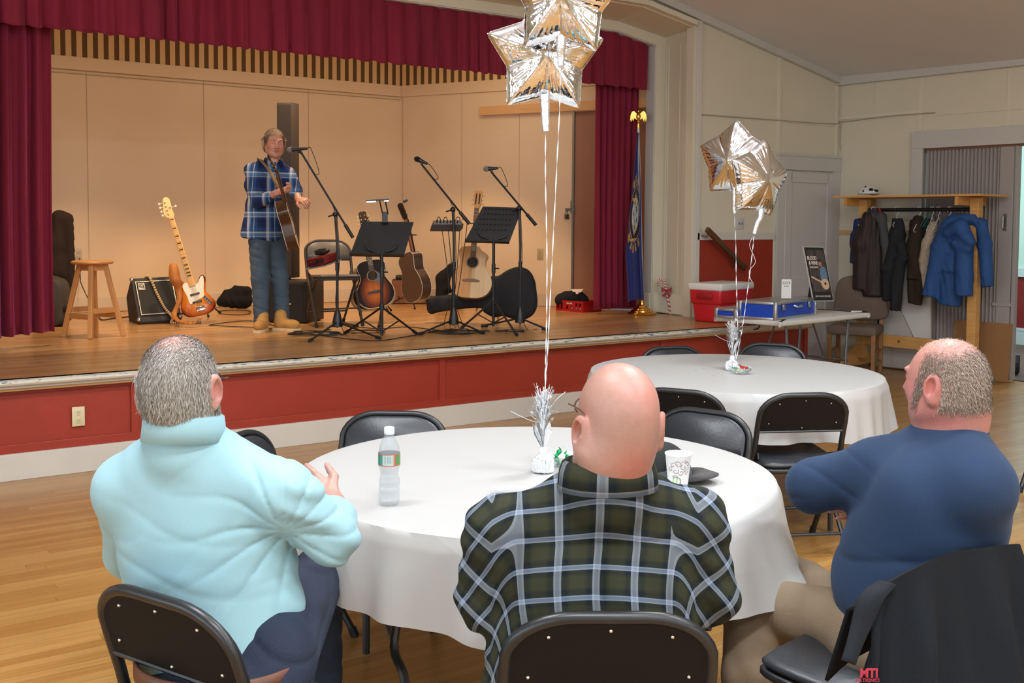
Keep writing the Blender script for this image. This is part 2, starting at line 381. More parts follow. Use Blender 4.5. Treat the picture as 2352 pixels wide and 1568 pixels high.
# proscenium: flat face at Y=8.3, splayed reveal and soffit, front frame
X_IN = 7.65
arch = [(7.65, SZ), (7.665, 3.40), (7.15, 3.492), (-1.0, 3.492)]
arch2 = [(7.79, SZ), (7.80, 3.50), (7.13, 3.60), (-1.0, 3.60)]
outr = [(7.70, SZ), (7.70, 3.515), (7.0, 3.64), (-1.0, 3.66)]
top = [(8.3, SZ), (8.3, 4.4), (7.13, 4.4), (-1.0, 4.4)]
def ruled(P, yp, Q, yq):
    b = MB()
    for i in range(len(P)-1):
        b.quad((P[i][0], yp, P[i][1]), (P[i+1][0], yp, P[i+1][1]), (Q[i+1][0], yq, Q[i+1][1]), (Q[i][0], yq, Q[i][1]))
    return b
b = ruled(arch, 8.3, arch2, 8.3); struct(b.build('trim_6', M_CREAM2, smooth=False, solid=.03))
b = ruled(arch2, 8.29, outr, 7.76); struct(b.build('wall_proscenium', M_CREAM, smooth=False, solid=.03))
b = ruled(arch, 8.3, [(p[0], p[1]) for p in arch], 8.42); struct(b.build('trim_7', M_GREYTRIM, smooth=False, solid=.02))
b = MB()   # thin moulding lines on the reveal
for t, wd in ((.1, .018), (.16, .012), (.55, .01), (.72, .03), (.82, .012)):
    X = 7.79+(7.70-7.79)*t; Y = 8.29-.53*t
    b.box((X-.012, Y, 2.0), (.012, wd, 2.78))
b.box((7.725, 8.03, .72), (.05, .54, .2))
b.box((7.655, 8.36, .72), (.05, .10, .2)).box((7.72, 8.288, .72), (.13, .03, .2))
struct(b.build('trim_8', M_CREAM2, smooth=False, bev=.003))
b = MB()
fr = [(7.66, 3.54), (7.0, 3.66), (-1.0, 3.66)]
for (x0, z0), (x1, z1) in zip(fr, fr[1:]): b.bar((x0, 7.73, z0), (x1, 7.73, z1), .10, .05, up=(0, 0, 1))
struct(b.build('trim_9', M_CREAM2, smooth=False, bev=.004))
b = MB(); b.add([(x, y, z) for y in (7.75, 7.83) for x, z in ((-1, 3.66), (7.0, 3.66), (7.70, 3.53), (7.70, 4.9), (-1, 4.9))], [(0, 1, 2, 3, 4), (9, 8, 7, 6, 5), (0, 5, 6, 1), (1, 6, 7, 2)])
struct(b.build('wall_above_stage', M_CREAM, smooth=False))
# hall wall right of the stage
b = MB().box((8.82, 7.80, 2.4), (2.3, .1, 4.8)); struct(b.build('wall_front', M_CREAM, smooth=False))
b = MB(); b.box((8.305, 7.743, .705), (1.14, .014, 1.37)); struct(b.build('trim_10', M_RED, smooth=False))
b = MB(); b.box((8.31, 7.735, 1.425), (1.15, .03, .075)); b.box((7.735, 7.735, 2.5), (.06, .03, 3.8)); struct(b.build('trim_11', mat('pale_rail', (214, 208, 198), .5), smooth=False, bev=.003))
b = MB().box((8.94, 7.742, 2.9), (.05, .015, 1.2)).box((8.32, 7.744, 2.655), (1.2, .012, .014)).box((9.45, 7.744, 2.655), (1.0, .012, .014)).box((9.9, 7.742, 2.7), (.05, .015, .8))
struct(b.build('trim_12', M_CREAM2, smooth=False, bev=.002))
# right wall (eave side) with wide opening
RW0 = Vector((9.96, 7.75, 0)); rd = Vector((.0735, -.9973, 0)); rn = Vector((-.9973, -.0735, 0))
def rw(t, z, off=0): p = RW0+rd*t+rn*off; p.z = z; return p
def rbox(b, t0, t1, z0, z1, o0, o1):
    P = [rw(t, z, o) for z in (z0, z1) for t in (t0, t1) for o in (o0, o1)]
    return b.add(P, [(0, 1, 3, 2), (4, 6, 7, 5), (0, 4, 5, 1), (2, 3, 7, 6), (0, 2, 6, 4), (1, 5, 7, 3)])
b = MB(); rbox(b, -.05, 1.02, 0, 3.25, -.12, 0); rbox(b, 1.02, 3.3, 2.36, 3.25, -.12, 0); rbox(b, 3.3, 13.5, 0, 3.25, -.12, 0)
struct(b.build('wall_right', M_CREAM, smooth=False))
b = MB(); rbox(b, .895, 3.45, 2.355, 2.53, 0, .03); rbox(b, .9, 1.03, 0, 2.355, 0, .028); rbox(b, 3.3, 3.43, 0, 2.355, 0, .028); rbox(b, 1.0, 1.02, 0, 2.36, -.12, 0)
struct(b.build('trim_13', M_GREYTRIM, smooth=False, bev=.003))
b = MB(); rbox(b, .03, .9, 1.44, 1.49, 0, .02); struct(b.build('trim_14', mat('pine_strip', (206, 168, 116), .6), smooth=False))
b = MB(); rbox(b, 0, 1.02, 2.725, 2.76, 0, .018); rbox(b, 1.02, 3.2, 2.69, 2.70, 0, .012)
for t in (.03, .44): rbox(b, t, t+.008, 2.76, 3.1, 0, .008)
for t in (.96, 1.9): rbox(b, t, t+.05, 2.54, 3.1, 0, .008)
struct(b.build('trim_15', M_CREAM2, smooth=False))
b = MB(); pts = [rw(-.02, 2.70, .012), rw(.2, 2.705, .012), rw(.6, 2.722, .02), rw(1.0, 2.722, .02), rw(1.15, 2.72, .012)]
b.tube([WY(1600, 262, 7.74)+Vector((0, -.01, 0))]+[Vector((9.6, 7.735, 2.665)), Vector((9.93, 7.73, 2.68))]+bez(pts, 6), .006, 6)
b.tube([rw(.03, 2.68, .01), rw(.02, 2.5, .01), rw(.03, 2.38, .01)], .004, 6)
struct(b.build('trim_20', mat('painted_cable', (176, 166, 142), .6)))
# cornices
b = MB(); rbox(b, -.02, 13.5, 3.105, 3.20, 0, .07)
struct(b.build('trim_16', M_GREYTRIM, smooth=False, bev=.003))
sl = .2075
b = MB(); z0 = 3.115
b.bar((9.96, 7.72, z0+.05), (2.4, 7.72, z0+.05+sl*7.56), .06, .11); struct(b.build('trim_17', M_GREYTRIM, smooth=False))
# ceiling: two slopes
b = MB(); xr, zr = 2.4, 3.20+sl*7.56
b.quad((10.9, 7.9, 3.2-.19), (10.9, -6, 3.2-.19), (xr, -6, zr), (xr, 7.9, zr)); b.quad((xr, 7.9, zr), (xr, -6, zr), (-5.2, -6, 3.2), (-5.2, 7.9, 3.2))
struct(b.build('ceiling', M_CEIL, smooth=False, solid=.04))
# side and rear walls, with windows
def holed(axis, c, a0, a1, z1, holes, name):
    b = MB(); cur = a0
    def seg(u0, u1, w0, w1):
        if axis == 'y': b.box(((u0+u1)/2, c, (w0+w1)/2), (u1-u0, .12, w1-w0))
        else: b.box((c, (u0+u1)/2, (w0+w1)/2), (.12, u1-u0, w1-w0))
    for h0, h1 in holes:
        seg(cur, h0, 0, z1); seg(h0, h1, 0, 1.1); seg(h0, h1, 2.9, z1); cur = h1
    seg(cur, a1, 0, z1); struct(b.build(name, M_CREAM, smooth=False))
holed('y', -5.5, -5.2, 10.9, 4.9, [(x-.65, x+.65) for x in (-1.6, .9, 3.4, 5.9)], 'wall_rear')
holed('x', -5.0, -5.6, 7.9, 3.4, [(y-.65, y+.65) for y in (-3, -.6, 1.8, 4.2)], 'wall_left')
M_PANE = mat('window_glass', (225, 235, 240), .05, trans=1., ior=1.1, emit=((200, 222, 240), 2.2))
k = 0
for x in (-1.6, .9, 3.4, 5.9):
    k += 1; b = MB()
    for dx in (-.63, 0, .63): b.box((x+dx, -5.45, 2), (.05, .08, 1.8))
    for z in (1.12, 2, 2.88): b.box((x, -5.45, z), (1.3, .08, .05))
    o = struct(b.build('window_%d' % k, M_GREYTRIM, smooth=False)); MB().box((x, -5.47, 2), (1.26, .01, 1.76)).build('pane', M_PANE, o, smooth=False)
for y in (-3, -.6, 1.8, 4.2):
    k += 1; b = MB()
    for dx in (-.63, 0, .63): b.box((-4.95, y+dx, 2), (.08, .05, 1.8))
    for z in (1.12, 2, 2.88): b.box((-4.95, y, z), (.08, 1.3, .05))
    o = struct(b.build('window_%d' % k, M_GREYTRIM, smooth=False)); MB().box((-4.97, y, 2), (.01, 1.26, 1.76)).build('pane', M_PANE, o, smooth=False)
struct(MB().box((-3, 7.8, 2.4), (4.5, .1, 4.8)).build('wall_front_left', M_CREAM, smooth=False))
# closing gap between hall ceiling and stage wall left
# ---- panelled door in front wall
d = struct(MB().box((9.437, 7.742, 1.06), (.76, .03, 2.12)).build('door_1', mat('door_grey', (206, 200, 194), .5), smooth=False))
b = MB()
for cx_, cz, w_, h_ in ((9.09, 1.06, .1, 2.12), (9.785, 1.06, .1, 2.12), (9.437, 2.06, .62, .11), (9.437, .86, .62, .2), (9.437, .12, .62, .24)): b.box((cx_, 7.722, cz), (w_, .018, h_))
b.build('door_frame', _mats['door_grey'], d, smooth=False, bev=.004)
b = MB().box((8.985, 7.735, 1.08), (.13, .035, 2.16)).box((9.892, 7.735, 1.08), (.13, .035, 2.16)).box((9.44, 7.73, 2.215), (1.04, .045, .15)).box((9.44, 7.725, 2.3), (1.06, .055, .025))
struct(b.build('trim_18', M_GREYTRIM, smooth=False, bev=.003))
b = MB()
for z in (1.85, .35): b.box((9.825, 7.715, z), (.02, .02, .09))
b.build('hinge', mat('painted_hinge', (190, 184, 176), .4), d)
# switch plate
sw = thing('light_switch', 'double white light switch plate on cream wall above the red panel', 'switch', (8.37, 7.735, 1.55))
MB().box((8.37, 7.742, 1.555), (.115, .01, .115), bev=.003).build('plate', mat('switch_plate', (206, 204, 200), .35), sw)
for dx in (-.022, .022): MB().box((8.37+dx, 7.732, 1.557), (.008, .014, .022)).build('toggle', mat('switch_toggle', (120, 116, 110), .4), sw)
# small bracket
p = V(1580, 140, 9.6)
# hand rail
hr = thing('handrail', 'sloping dark brown wooden handrail mounted on the red wall panel', 'handrail', (8.0, 7.66, 1.3))
a = Vector((7.74, 7.60, 1.50)); c = Vector((8.35, 7.64, 1.09))
MB().bar(a, c, .04, .055).build('rail', mat('handrail_wood', (92, 58, 34), .4, noise=(5, .1, (1, 1, 6))), hr, bev=.008)
for t in (.08, .8): q = a.lerp(c, t); MB().tube([q, q+Vector((0, .06, -.05)), q+Vector((0, .12, -.03))], .008, 8).build('bracket', _mats['steel'], hr)
# outlets
def outlet(loc, dirx, lab, col=(222, 208, 168)):
    dirx = Vector(dirx).normalized(); nrm = dirx.cross(Vector((0, 0, 1))); M = Matrix((dirx, nrm, Vector((0, 0, 1)))).transposed().to_4x4(); M.translation = loc
    t = thing('power_outlet', lab, 'outlet', loc)
    MB().box((0, 0, 0), (.075, .009, .12), M, bev=.003).build('plate', mat('outlet_%d' % col[0], col, .35), t)
    for z in (.025, -.025):
        b = MB(); b2 = MB(); Mz = M @ Matrix.Translation((0, .006, z)) @ Matrix.Rotation(PI/2, 4, 'X'); b.lathe([(.0, -.0035), (.016, -.0035), (.016, .0035), (0, .0035)], Mz, 16, cap=False)
        for dx in (-.006, .006): b2.box((dx, .0105, z+.003), (.002, .002, .009), M)
        b2.box((0, .0105, z-.008), (.004, .002, .004), M)
        so_ = b.build('socket', _mats['outlet_%d' % col[0]], t); b2.build('slots', M_DARK, so_, smooth=False)
# nrm must face the room
outlet(WY(180, 956, 6.858), (1, 0, 0), 'ivory double power outlet on the red stage front below the lip')
outlet(fl(1.9, 1.2, .006), fd, 'beige double power outlet on the splayed stage wall beside the brown door', (176, 158, 120))
outlet(WY(179, 585, 11.36), (1, 0, 0), 'grey power outlet on the stage back wall above the wooden stool', (190, 170, 140))
# folding accordion door
b = MB(); t0, t1 = 1.03, 1.83; N_ = 40
pts = []
for i in range(N_+1):
    t = t0+(t1-t0)*i/N_; pts.append((t, -.08+(.05 if i % 2 else 0)))
vs = []; 
for t, o_ in pts: vs += [rw(t, .02, o_), rw(t, 2.34, o_)]
b.add(vs, [(2*i, 2*i+2, 2*i+3, 2*i+1) for i in range(N_)])
ad = b.build('door_3', mat('accordion_vinyl', (178, 168, 162), .45), smooth=False, solid=.004); struct(ad)
b = MB(); rbox(b, 1.83, 1.97, .02, 2.34, -.085, -.03); rbox(b, 1.985, 2.02, .02, 2.34, -.085, -.02)
b.build('lead_post', mat('accordion_post', (168, 160, 154), .4), ad, bev=.004)
b = MB(); b.tube([rw(1.9, 1.52, -.03), rw(1.9, 1.53, .015), rw(1.9, 1.64, .015), rw(1.9, 1.65, -.03)], .009, 8); rbox(b, 1.885, 1.915, 1.50, 1.67, -.032, -.022)
b.build('door_handle', _mats['dull_metal'], ad)
b = MB(); rbox(b, 1.02, 3.3, 2.335, 2.36, -.1, -.02); b.build('track', mat('brown_track', (130, 92, 70), .5), ad, smooth=False)
b = MB(); rbox(b, 1.80, 1.99, .75, .78, -.09, -.015); b.build('cross_bar', _mats['accordion_post'], ad)
# the mint room beyond
def mb(y0, y1, z0, z1, x, th): return MB().box((x, (y0+y1)/2, (z0+z1)/2), (th, y1-y0, z1-z0))
struct(mb(2.5, 11, .9, 3.4, 13.4, .06).build('wall_far_room', M_MINT, smooth=False))
struct(mb(2.5, 11, .2, .9, 13.38, .05).build('wall_far_room_wainscot', mat('deep_red', (126, 24, 26), .5), smooth=False))
b = MB().box((13.35, 6.75, .945), (.05, 8.5, .11)).box((13.34, 6.75, .21), (.03, 8.5, .03)); struct(b.build('trim_19', mat('pale_blue_trim', (196, 212, 208), .5), smooth=False))
struct(MB().box((13.35, 6.75, .09), (.05, 8.5, .18)).build('baseboard_far_room', _mats['pale_blue_trim'], smooth=False))
struct(MB().box((12, 7.9, 1.7), (3.6, .08, 3.4)).build('wall_far_room_end', M_MINT, smooth=False))
struct(MB().box((12.2, 6, 3.3), (3.9, 9, .06)).build('ceiling_far_room', M_CEIL, smooth=False))
struct(MB().box((12.3, 5.5, .004), (4.1, 9, .012)).build('floor_far_room', mat('far_carpet', (92, 74, 62), .9), smooth=False))
area('far_room_light', (12.0, 6.2, 3.2), (0.3, 0, -1), 1.2, 1.6, 170, DAY)
# ================================================================== curtains
g = G('crimson_velvet', .85); g.b.inputs['Sheen Weight'].default_value = .55; g.b.inputs['Sheen Roughness'].default_value = .35; g.b.inputs['Sheen Tint'].default_value = rgb(255, 120, 170)
g.base(g.mix(g.noise(g.coord('Object', (1, 1, .4)), 2.5, 3), rgb(110, 8, 36), rgb(134, 14, 44))); g.bump(g.noise(g.coord('Object'), 400, 2), .2, .002); M_VELVET = g.m
M_VELVET2 = mat('crimson_velvet_dark', (112, 8, 34), .8, noise=(3, .1), sheen=.5)
def drape(name, x0, x1, y, z0f, z1f, folds, amp, label, pleat=None, hem=.0, seed=1, slant=0, wob=.0):
    rnd = random.Random(seed); ph = [rnd.uniform(0, 6.28) for _ in range(6)]
    ws = [rnd.uniform(.6, 1.4) for _ in range(folds)]; cs = [0]
    for q in ws: cs.append(cs[-1]+q)
    cs = [c/cs[-1] for c in cs]; am = [amp*rnd.uniform(.65, 1.25) for _ in range(folds)]
    def f(u, v):
        i = max(j for j in range(folds) if cs[j] <= u+1e-9); t = (u-cs[i])/(cs[i+1]-cs[i])
        zb = z0f(u); zt = z1f(u); z = zt+(zb-zt)*v
        a = am[i]*(.45+.55*v)
        if pleat: d = a*(math.sin(PI*min(1, t*1.12))**.7 if t < .9 else 0)-a*.4; d += .012*math.sin(t*9+i)*v
        else: d = a*math.sin(2*PI*t)+.3*a*math.sin(4*PI*t+ph[i % 6]+1.2*v)
        x = x0+(x1-x0)*u+slant*v*(1-u)+wob*math.sin(v*5+ph[0])*u
        z += hem*(-math.sin(PI*t))*v if pleat else hem*math.sin(u*9)*v
        return (x, y-d, z)
    o = MB().grid(f, folds*14, 26).build(name, M_VELVET, smooth=True, angle=75, solid=.006)
    return tag(o, label, 'curtain')
ZV = 2.955
drape('stage_valance', .2, 7.63, 8.36, lambda u: ZV, lambda u: 3.62, 46, .06, 'gathered crimson velvet valance across the top of the stage opening', pleat=1, hem=.022, seed=3)
drape('stage_curtain', .75, 1.80, 8.52, lambda u: .655+.055*u, lambda u: 3.6, 9, .07, 'crimson velvet stage curtain drawn to the left edge beside the stool', hem=.006, seed=5, slant=0, wob=-.008)
drape('stage_curtain', 7.02, 7.60, 8.50, lambda u: .66, lambda u: 3.4, 7, .05, 'narrow crimson velvet stage curtain hanging behind the blue flag', seed=8, wob=.012)
# ================================================================== folding chairs
M_TUBE = mat('black_enamel', (30, 31, 33), .35, spec=.5)
M_PADM = mat('black_vinyl', (36, 40, 45), .38, bump=(90, .08), spec=.55)
M_BACKM = mat('dark_brown_panel', (20, 17, 15), .7, spec=.2)
M_RIV = mat('rivet_steel', (205, 200, 190), .25, 1.)
M_RUB = mat('black_rubber', (20, 20, 21), .7)
def make_chair(label, M1=None, M2=None, M3=None):
    M1 = M1 or M_TUBE; M2 = M2 or M_PADM; M3 = M3 or M_BACKM
    t = thing('folding_chair', label, 'chair')
    up = Vector((0, -.30, .954)).normalized(); o = Vector((0, -.095, .44))       # back leans away from +Y
    def bp(u, v, off=0): return o+Vector((u, 0, 0))+up*v+Vector((0, up.z, -up.y))*off
    w = .213; H = .340
    pts = [Vector((-.215, .185, .012)), Vector((-.214, .09, .16)), Vector((-.213, -.02, .34)), bp(-.213, .02)]
    R = .14
    top = [bp(-w, H-R)]+[bp(-w+R-R*math.cos(a), H-R*.78+R*.78*math.sin(a)) for a in np.linspace(.0, PI/2, 9)[1:]]
    pts = pts+[bp(-w, .12)]+top; pts = bez(pts[:5], 4)+top
    full = pts+[Vector((-p.x, p.y, p.z)) for p in reversed(pts)]
    MB().tube(full, .0135, 10).build('frame', M1, t)
    # backrest outline
    out = [(-w+.008, .155), (-w+.006, H-R)]+[(-w+R-(R-.006)*math.cos(a), H-R*.78+(R*.78-.008)*math.sin(a)) for a in np.linspace(.0, PI/2, 9)[1:]]
    out = out+[(-x, y) for x, y in reversed(out)]
    Mb = Matrix(((1, 0, 0, o.x), (0, up.y, up.z, o.y), (0, up.z, -up.y, o.z), (0, 0, 0, 1)))   # local z -> towards sitter
    bpn = MB().prism(out, -.008, .004, Mb).build('back_panel', M3, t, smooth=False)
    inn = [(x*.965, .155+(y-.155)*.95+.006) for x, y in out]
    MB().prism(inn, .0, .022, Mb, bev=.012).build('backrest', M2, t, angle=60)
    MB().tube([bp(-w+.008, .155, -.006), bp(w-.008, .155, -.006)], .006, 6).build('panel_lip', M1, t)
    for x, v in ((-.125, .30), (0, .315), (.125, .30), (-.165, .20), (0, .175), (.165, .20)):
        MB().sph(bp(x, v, -.009), (.0045, .0045, .0045), 8).build('rivet', M_RIV, bpn)
    # seat
    so = closed_curve([(-.19, -.19), (0, -.2), (.19, -.19), (.2, 0), (.195, .17), (.12, .205), (-.12, .205), (-.195, .17), (-.2, 0)], 4)
    Ms = Matrix.Translation((0, .0, .43)) @ Matrix.Rotation(math.radians(2.5), 4, 'X')
    MB().prism(so, -.022, .0, Ms, bev=.006).build('seat_pan', M1, t, angle=50)
    MB().prism([(x*.985, y*.985) for x, y in so], -.002, .03, Ms, bev=.014).build('seat', M2, t, angle=60)
    for s in (-1, 1):
        lg_ = MB().tube([(s*.19, -.285, .012), (s*.19, -.12, .2), (s*.188, .08, .42)], .0115, 8).build('leg', M1, t)
        MB().tube([(s*.19, -.293, .0), (s*.19, -.275, .03)], .0155, 8).build('foot_cap', M_RUB, lg_)
        MB().tube([(s*.215, .19, .0), (s*.215, .175, .03)], .0165, 8).build('foot_cap', M_RUB, t)
        MB().bar((s*.2, -.13, .47), (s*.2, .08, .41), .006, .03).build('hinge_plate', M1, t)
    MB().tube([(-.19, -.2, .11), (.19, -.2, .11)], .008, 8).build('crossbar', M1, t)
    MB().tube([(-.213, .095, .155), (.213, .095, .155)], .008, 8).build('crossbar', M1, t)
    return t
def face(fx, fy): return math.atan2(-fx, fy)
ch0 = make_chair('black metal folding chair under the man in the green plaid shirt')
ch0.location = (1.394+.168*.56+.0, 1.625+.168*.83, 0); ch0.rotation_euler = (0, 0, face(.56, .83))
GR = 'black folding chairs round the dining tables'; ch0['group'] = GR
def chair(tx, ty, fx, fy, lab, z=0, k=.19):
    l = math.hypot(fx, fy); fx /= l; fy /= l
    return dup(ch0, (tx+fx*k, ty+fy*k, z), face(fx, fy), lab, GR)
chair(.665, 2.225, .93, .37, 'black folding chair under the man in the pale aqua shirt')
chR = chair(2.27, 1.44, -.12, 1, 'black padded folding chair with the black jacket over its back')
chair(2.12, 3.84, -.62, -.78, 'empty black folding chair behind the water bottle, beside the stage front')
chair(1.40, 3.74, .56, -.83, 'empty black folding chair just right of the man in aqua, back turned to stage')
chair(3.231, 3.164, -.95, -.3, 'empty black folding chair facing the near table beside the cap and paper cup')
chair(3.535, 3.634, .89, .46, 'empty black folding chair between the tables, tucked to the far one, mostly hidden')
chair(3.947, 3.228, .46, .89, 'empty black folding chair before the far table, back and seat in full view')
chair(4.72, 4.93, -.3, -.95, 'empty black folding chair across the far table, left of the silver centrepiece')
chair(5.404, 4.694, -.85, -.5, 'empty black folding chair across the far table, right of the silver centrepiece')
chair(5.095, 3.01, -.42, .9, 'black folding chair seen edge-on behind the neck of the man in blue')
chair(6.36, 3.11, -.999, -.029, 'black folding chair at the right picture edge, only a leg showing')
M_GT = mat('taupe_tube', (70, 64, 58), .35, .3); M_GP = mat('grey_vinyl', (96, 92, 86), .4, spec=.6); M_GB = mat('grey_back_panel', (84, 80, 74), .45, .2)
cs = make_chair('grey metal folding chair standing on the stage behind the microphone stand', M_GT, M_GP, M_GB); cs.name = 'folding_chair_stage'; cs.name = 'stage_folding_chair'
cs.location = (4.265, 8.87, SZ); cs.rotation_euler = (0, 0, math.radians(172))
# ================================================================== round tables with plastic cloths
M_CLOTH = G('white_plastic_cloth', .42); g = M_CLOTH; g.base(rgb(222, 223, 222)); v = g.coord('Object')
wv = g.noise(g.coord('Object', (1, 1, .6)), 7, 3); cr = g.n('TexVoronoi', feature='DISTANCE_TO_EDGE'); cr.inputs['Scale'].default_value = 2.2; g.L.new(g.coord('Object', (1, 1, 1)), cr.inputs['Vector'])
cz = g.ramp(cr.outputs['Distance'], [(0, (120, 120, 120)), (.02, (0, 0, 0))])
g.bump(g.math('ADD', g.math('MULTIPLY', wv, .5), cz), .28, .006); g.b.inputs['Transmission Weight'].default_value = 0; g.b.inputs['Subsurface Weight'].default_value = 0
nt = g.m.node_tree; tr = g.n('BsdfTranslucent'); tr.inputs[0].default_value = rgb(232, 234, 236); mx = g.n('MixShader'); mx.inputs[0].default_value = .30
outn = [x for x in g.N if x.type == 'OUTPUT_MATERIAL'][0]; g.L.new(g.b.outputs[0], mx.inputs[1]); g.L.new(tr.outputs[0], mx.inputs[2]); g.L.new(mx.outputs[0], outn.inputs[0]); M_CLOTH = g.m
M_TLEG = mat('grey_table_leg', (62, 64, 66), .35, .4)
def cloth(cx, cy, r, drops, seed, lab, zt=.742, pulls=()):
    rnd = random.Random(seed); n = 288; ph = [rnd.uniform(0, 6.28) for _ in range(12)]
    radial = [0, .15, .4, .6, .7, r-.02, r-.006]
    rows = []
    for q in radial: rows.append([(cx+q*math.cos(2*PI*i/n), cy+q*math.sin(2*PI*i/n), zt) for i in range(n)] if q else [(cx, cy, zt)])
    K = 16
    for k in range(0, K+1):
        row = []
        for i in range(n):
            a = 2*PI*i/n; v = k/K
            d = drops(a)
            fold = .5*math.sin(9*a+ph[0]+.6*math.sin(2*a+ph[1]))+.32*math.sin(16*a+ph[2]+.8*math.sin(3*a+ph[3]))+.18*math.sin(29*a+ph[4])
            sharp = math.copysign(abs(fold)**.8, fold)
            rr = r+.012*min(1, v*8)+v*(.035+.030*sharp)+.006*math.sin(40*a+ph[5])*v
            for pa, pw, pr in pulls:
                da = (a-pa+PI) % (2*PI)-PI; rr += pr*math.exp(-(da/pw)**2)*v**1.3
            zz = zt-.004*min(1, v*6)-d*v*(1-.04*math.cos(9*a+ph[0]))
            if k == 0: rr = r+.004; zz = zt-.002
            row.append((cx+rr*math.cos(a), cy+rr*math.sin(a), zz))
        rows.append(row)
    vs = []; idx = []
    for rw_ in rows: idx.append(len(vs)); vs += rw_
    fs = [(0, idx[1]+i, idx[1]+(i+1) % n) for i in range(n)]
    for j in range(1, len(rows)-1):
        for i in range(n): fs.append((idx[j]+i, idx[j+1]+i, idx[j+1]+(i+1) % n, idx[j]+(i+1) % n))
    o = MB().add(vs, fs).build('tablecloth', M_CLOTH, angle=60); tag(o, lab, 'tablecloth', 'white plastic cloths on round tables'); return o
def round_table(cx, cy, r, rz, lab):
    t = thing('round_table', lab, 'table', (cx, cy, 0), 0, 'round folding tables under white cloths')
    MB().lathe([(r-.01, .708), (r, .712), (r, .732), (r-.006, .7375)], Matrix.Translation((cx, cy, 0)), 64).build('tabletop', mat('table_laminate', (150, 140, 124), .5), t, angle=30)
    for s in (-1, 1):
        c, sn = math.cos(rz), math.sin(rz)
        def q(x, y, z): return (cx+x*c-y*sn, cy+x*sn+y*c, z)
        b = MB().tube(bez([q(s*.48, -.30, .70), q(s*.49, -.32, .5), q(s*.52, -.34, .34), q(s*.50, -.42, .26), q(s*.50, -.43, .012)], 5), .0135, 8); b.build('leg', M_TLEG, t)
        b = MB().tube(bez([q(s*.48, .30, .70), q(s*.49, .32, .5), q(s*.52, .34, .34), q(s*.50, .42, .26), q(s*.50, .43, .012)], 5), .0135, 8); b.build('leg', M_TLEG, t)
        MB().tube([q(s*.515, -.34, .34), q(s*.515, .34, .34)], .011, 8).build('crossbar', M_TLEG, t)
        MB().tube([q(s*.515, 0, .34), q(s*.12, 0, .70)], .009, 8).build('brace', M_TLEG, t)
    return t
TC1 = (2.06, 2.78); TC2 = (4.375, 4.07)
def az(px, py, c): p = W(px, py, .6); return math.atan2(p.y-c[1], p.x-c[0])
round_table(TC1[0], TC1[1], .762, math.radians(-20), 'near round folding table where the three men sit')
round_table(TC2[0], TC2[1], .775, math.radians(50), 'far round folding table standing closest to the coat rack')
aR = az(1860, 1300, TC1); aM = az(1095, 1440, TC1)
cloth(TC1[0], TC1[1], .768, lambda a: .235+.02*math.sin(3*a+1)+.03*math.exp(-(((a-aM+PI) % (2*PI)-PI)/.25)**2), 11, 'white plastic cloth on the near round table with the water bottle', pulls=((aR, .16, .10), (aM, .2, .03)))
cloth(TC2[0], TC2[1], .785, lambda a: .25+.03*math.sin(4*a+.5), 12, 'white plastic cloth on the far round table in front of the coat rack')
# ================================================================== white folding table with CDs
FTZ = .735
A0 = Vector((7.02, 6.00, 0)); ex = Vector((.992, .122, 0)); ey = Vector((-.122, .992, 0))
def ft(x, y, z): p = A0+ex*x+ey*y; p.z = z; return p
LX, LY = 1.37, .66
t = thing('plastic_folding_table', 'small white plastic folding table with the blue case and poster', 'table', ft(LX/2, LY/2, 0), 0)
Mft = Matrix((ex, ey, Vector((0, 0, 1)))).transposed().to_4x4(); Mft.translation = A0
oc = closed_curve([(.05, 0), (LX-.05, 0), (LX, .05), (LX, LY-.05), (LX-.05, LY), (.05, LY), (0, LY-.05), (0, .05)], 3)
MB().prism(oc, FTZ-.045, FTZ, Mft, bev=.008).build('tabletop', mat('white_plastic', (226, 224, 218), .4), t, angle=50)
MB().box((.3, .004, FTZ-.022), (.05, .012, .012), Mft).build('latch_label', M_DARK, t, smooth=False)
ML = mat('grey_steel_tube', (110, 112, 116), .35, .6)
for x in (.18, LX-.18):
    for y in (.08, LY-.08): MB().tube([ft(x, y, FTZ-.045), ft(x+(.03 if x < .5 else -.03), y, .35), ft(x+(.03 if x < .5 else -.03), y, .01)], .013, 8).build('leg', ML, t)
    MB().tube([ft(x, .08, .3), ft(x, LY-.08, .3)], .01, 8).build('crossbar', ML, t)
    MB().tube([ft(x, LY/2, .32), ft(x+(.22 if x < .5 else -.22), LY/2, FTZ-.05)], .008, 8).build('brace', ML, t)
# blue aluminium case, lid open behind it
M_ALU = mat('aluminium_trim', (196, 198, 198), .28, .9, noise=(20, .05)); M_BLUE = mat('blue_case_panel', (18, 66, 176), .35, noise=(40, .05))
t = thing('equipment_case', 'blue panelled case with aluminium edges and latches, lid resting behind', 'case', ft(.5, .3, FTZ))
def boxcase(x0, y0, x1, y1, z0, z1, rot, nm, par):
    Mx = Mft @ Matrix.Translation((x0, y0, 0)) @ Matrix.Rotation(rot, 4, 'Z'); lx, ly = x1, y1
    MB().box((lx/2, ly/2, (z0+z1)/2), (lx-.008, ly-.008, z1-z0-.004), Mx).build(nm, M_BLUE, par, smooth=False)
    b = MB(); e = .022
    for z in (z0, z1):
        zz = z+(e/2 if z == z0 else -e/2)
        for y in (0, ly): b.box((lx/2, y, zz), (lx, .010, e), Mx, bev=.002)
        for x in (0, lx): b.box((x, ly/2, zz), (.010, ly, e), Mx, bev=.002)
    for x in (.005, lx-.005):
        for y in (.005, ly-.005): b.box((x, y, (z0+z1)/2), (.03, .03, z1-z0), Mx, bev=.003)
    b.box((lx/2, ly/2, z1-.001), (lx-.01, ly-.01, .006), Mx)
    b.build('edge_frame', M_ALU, par); return Mx
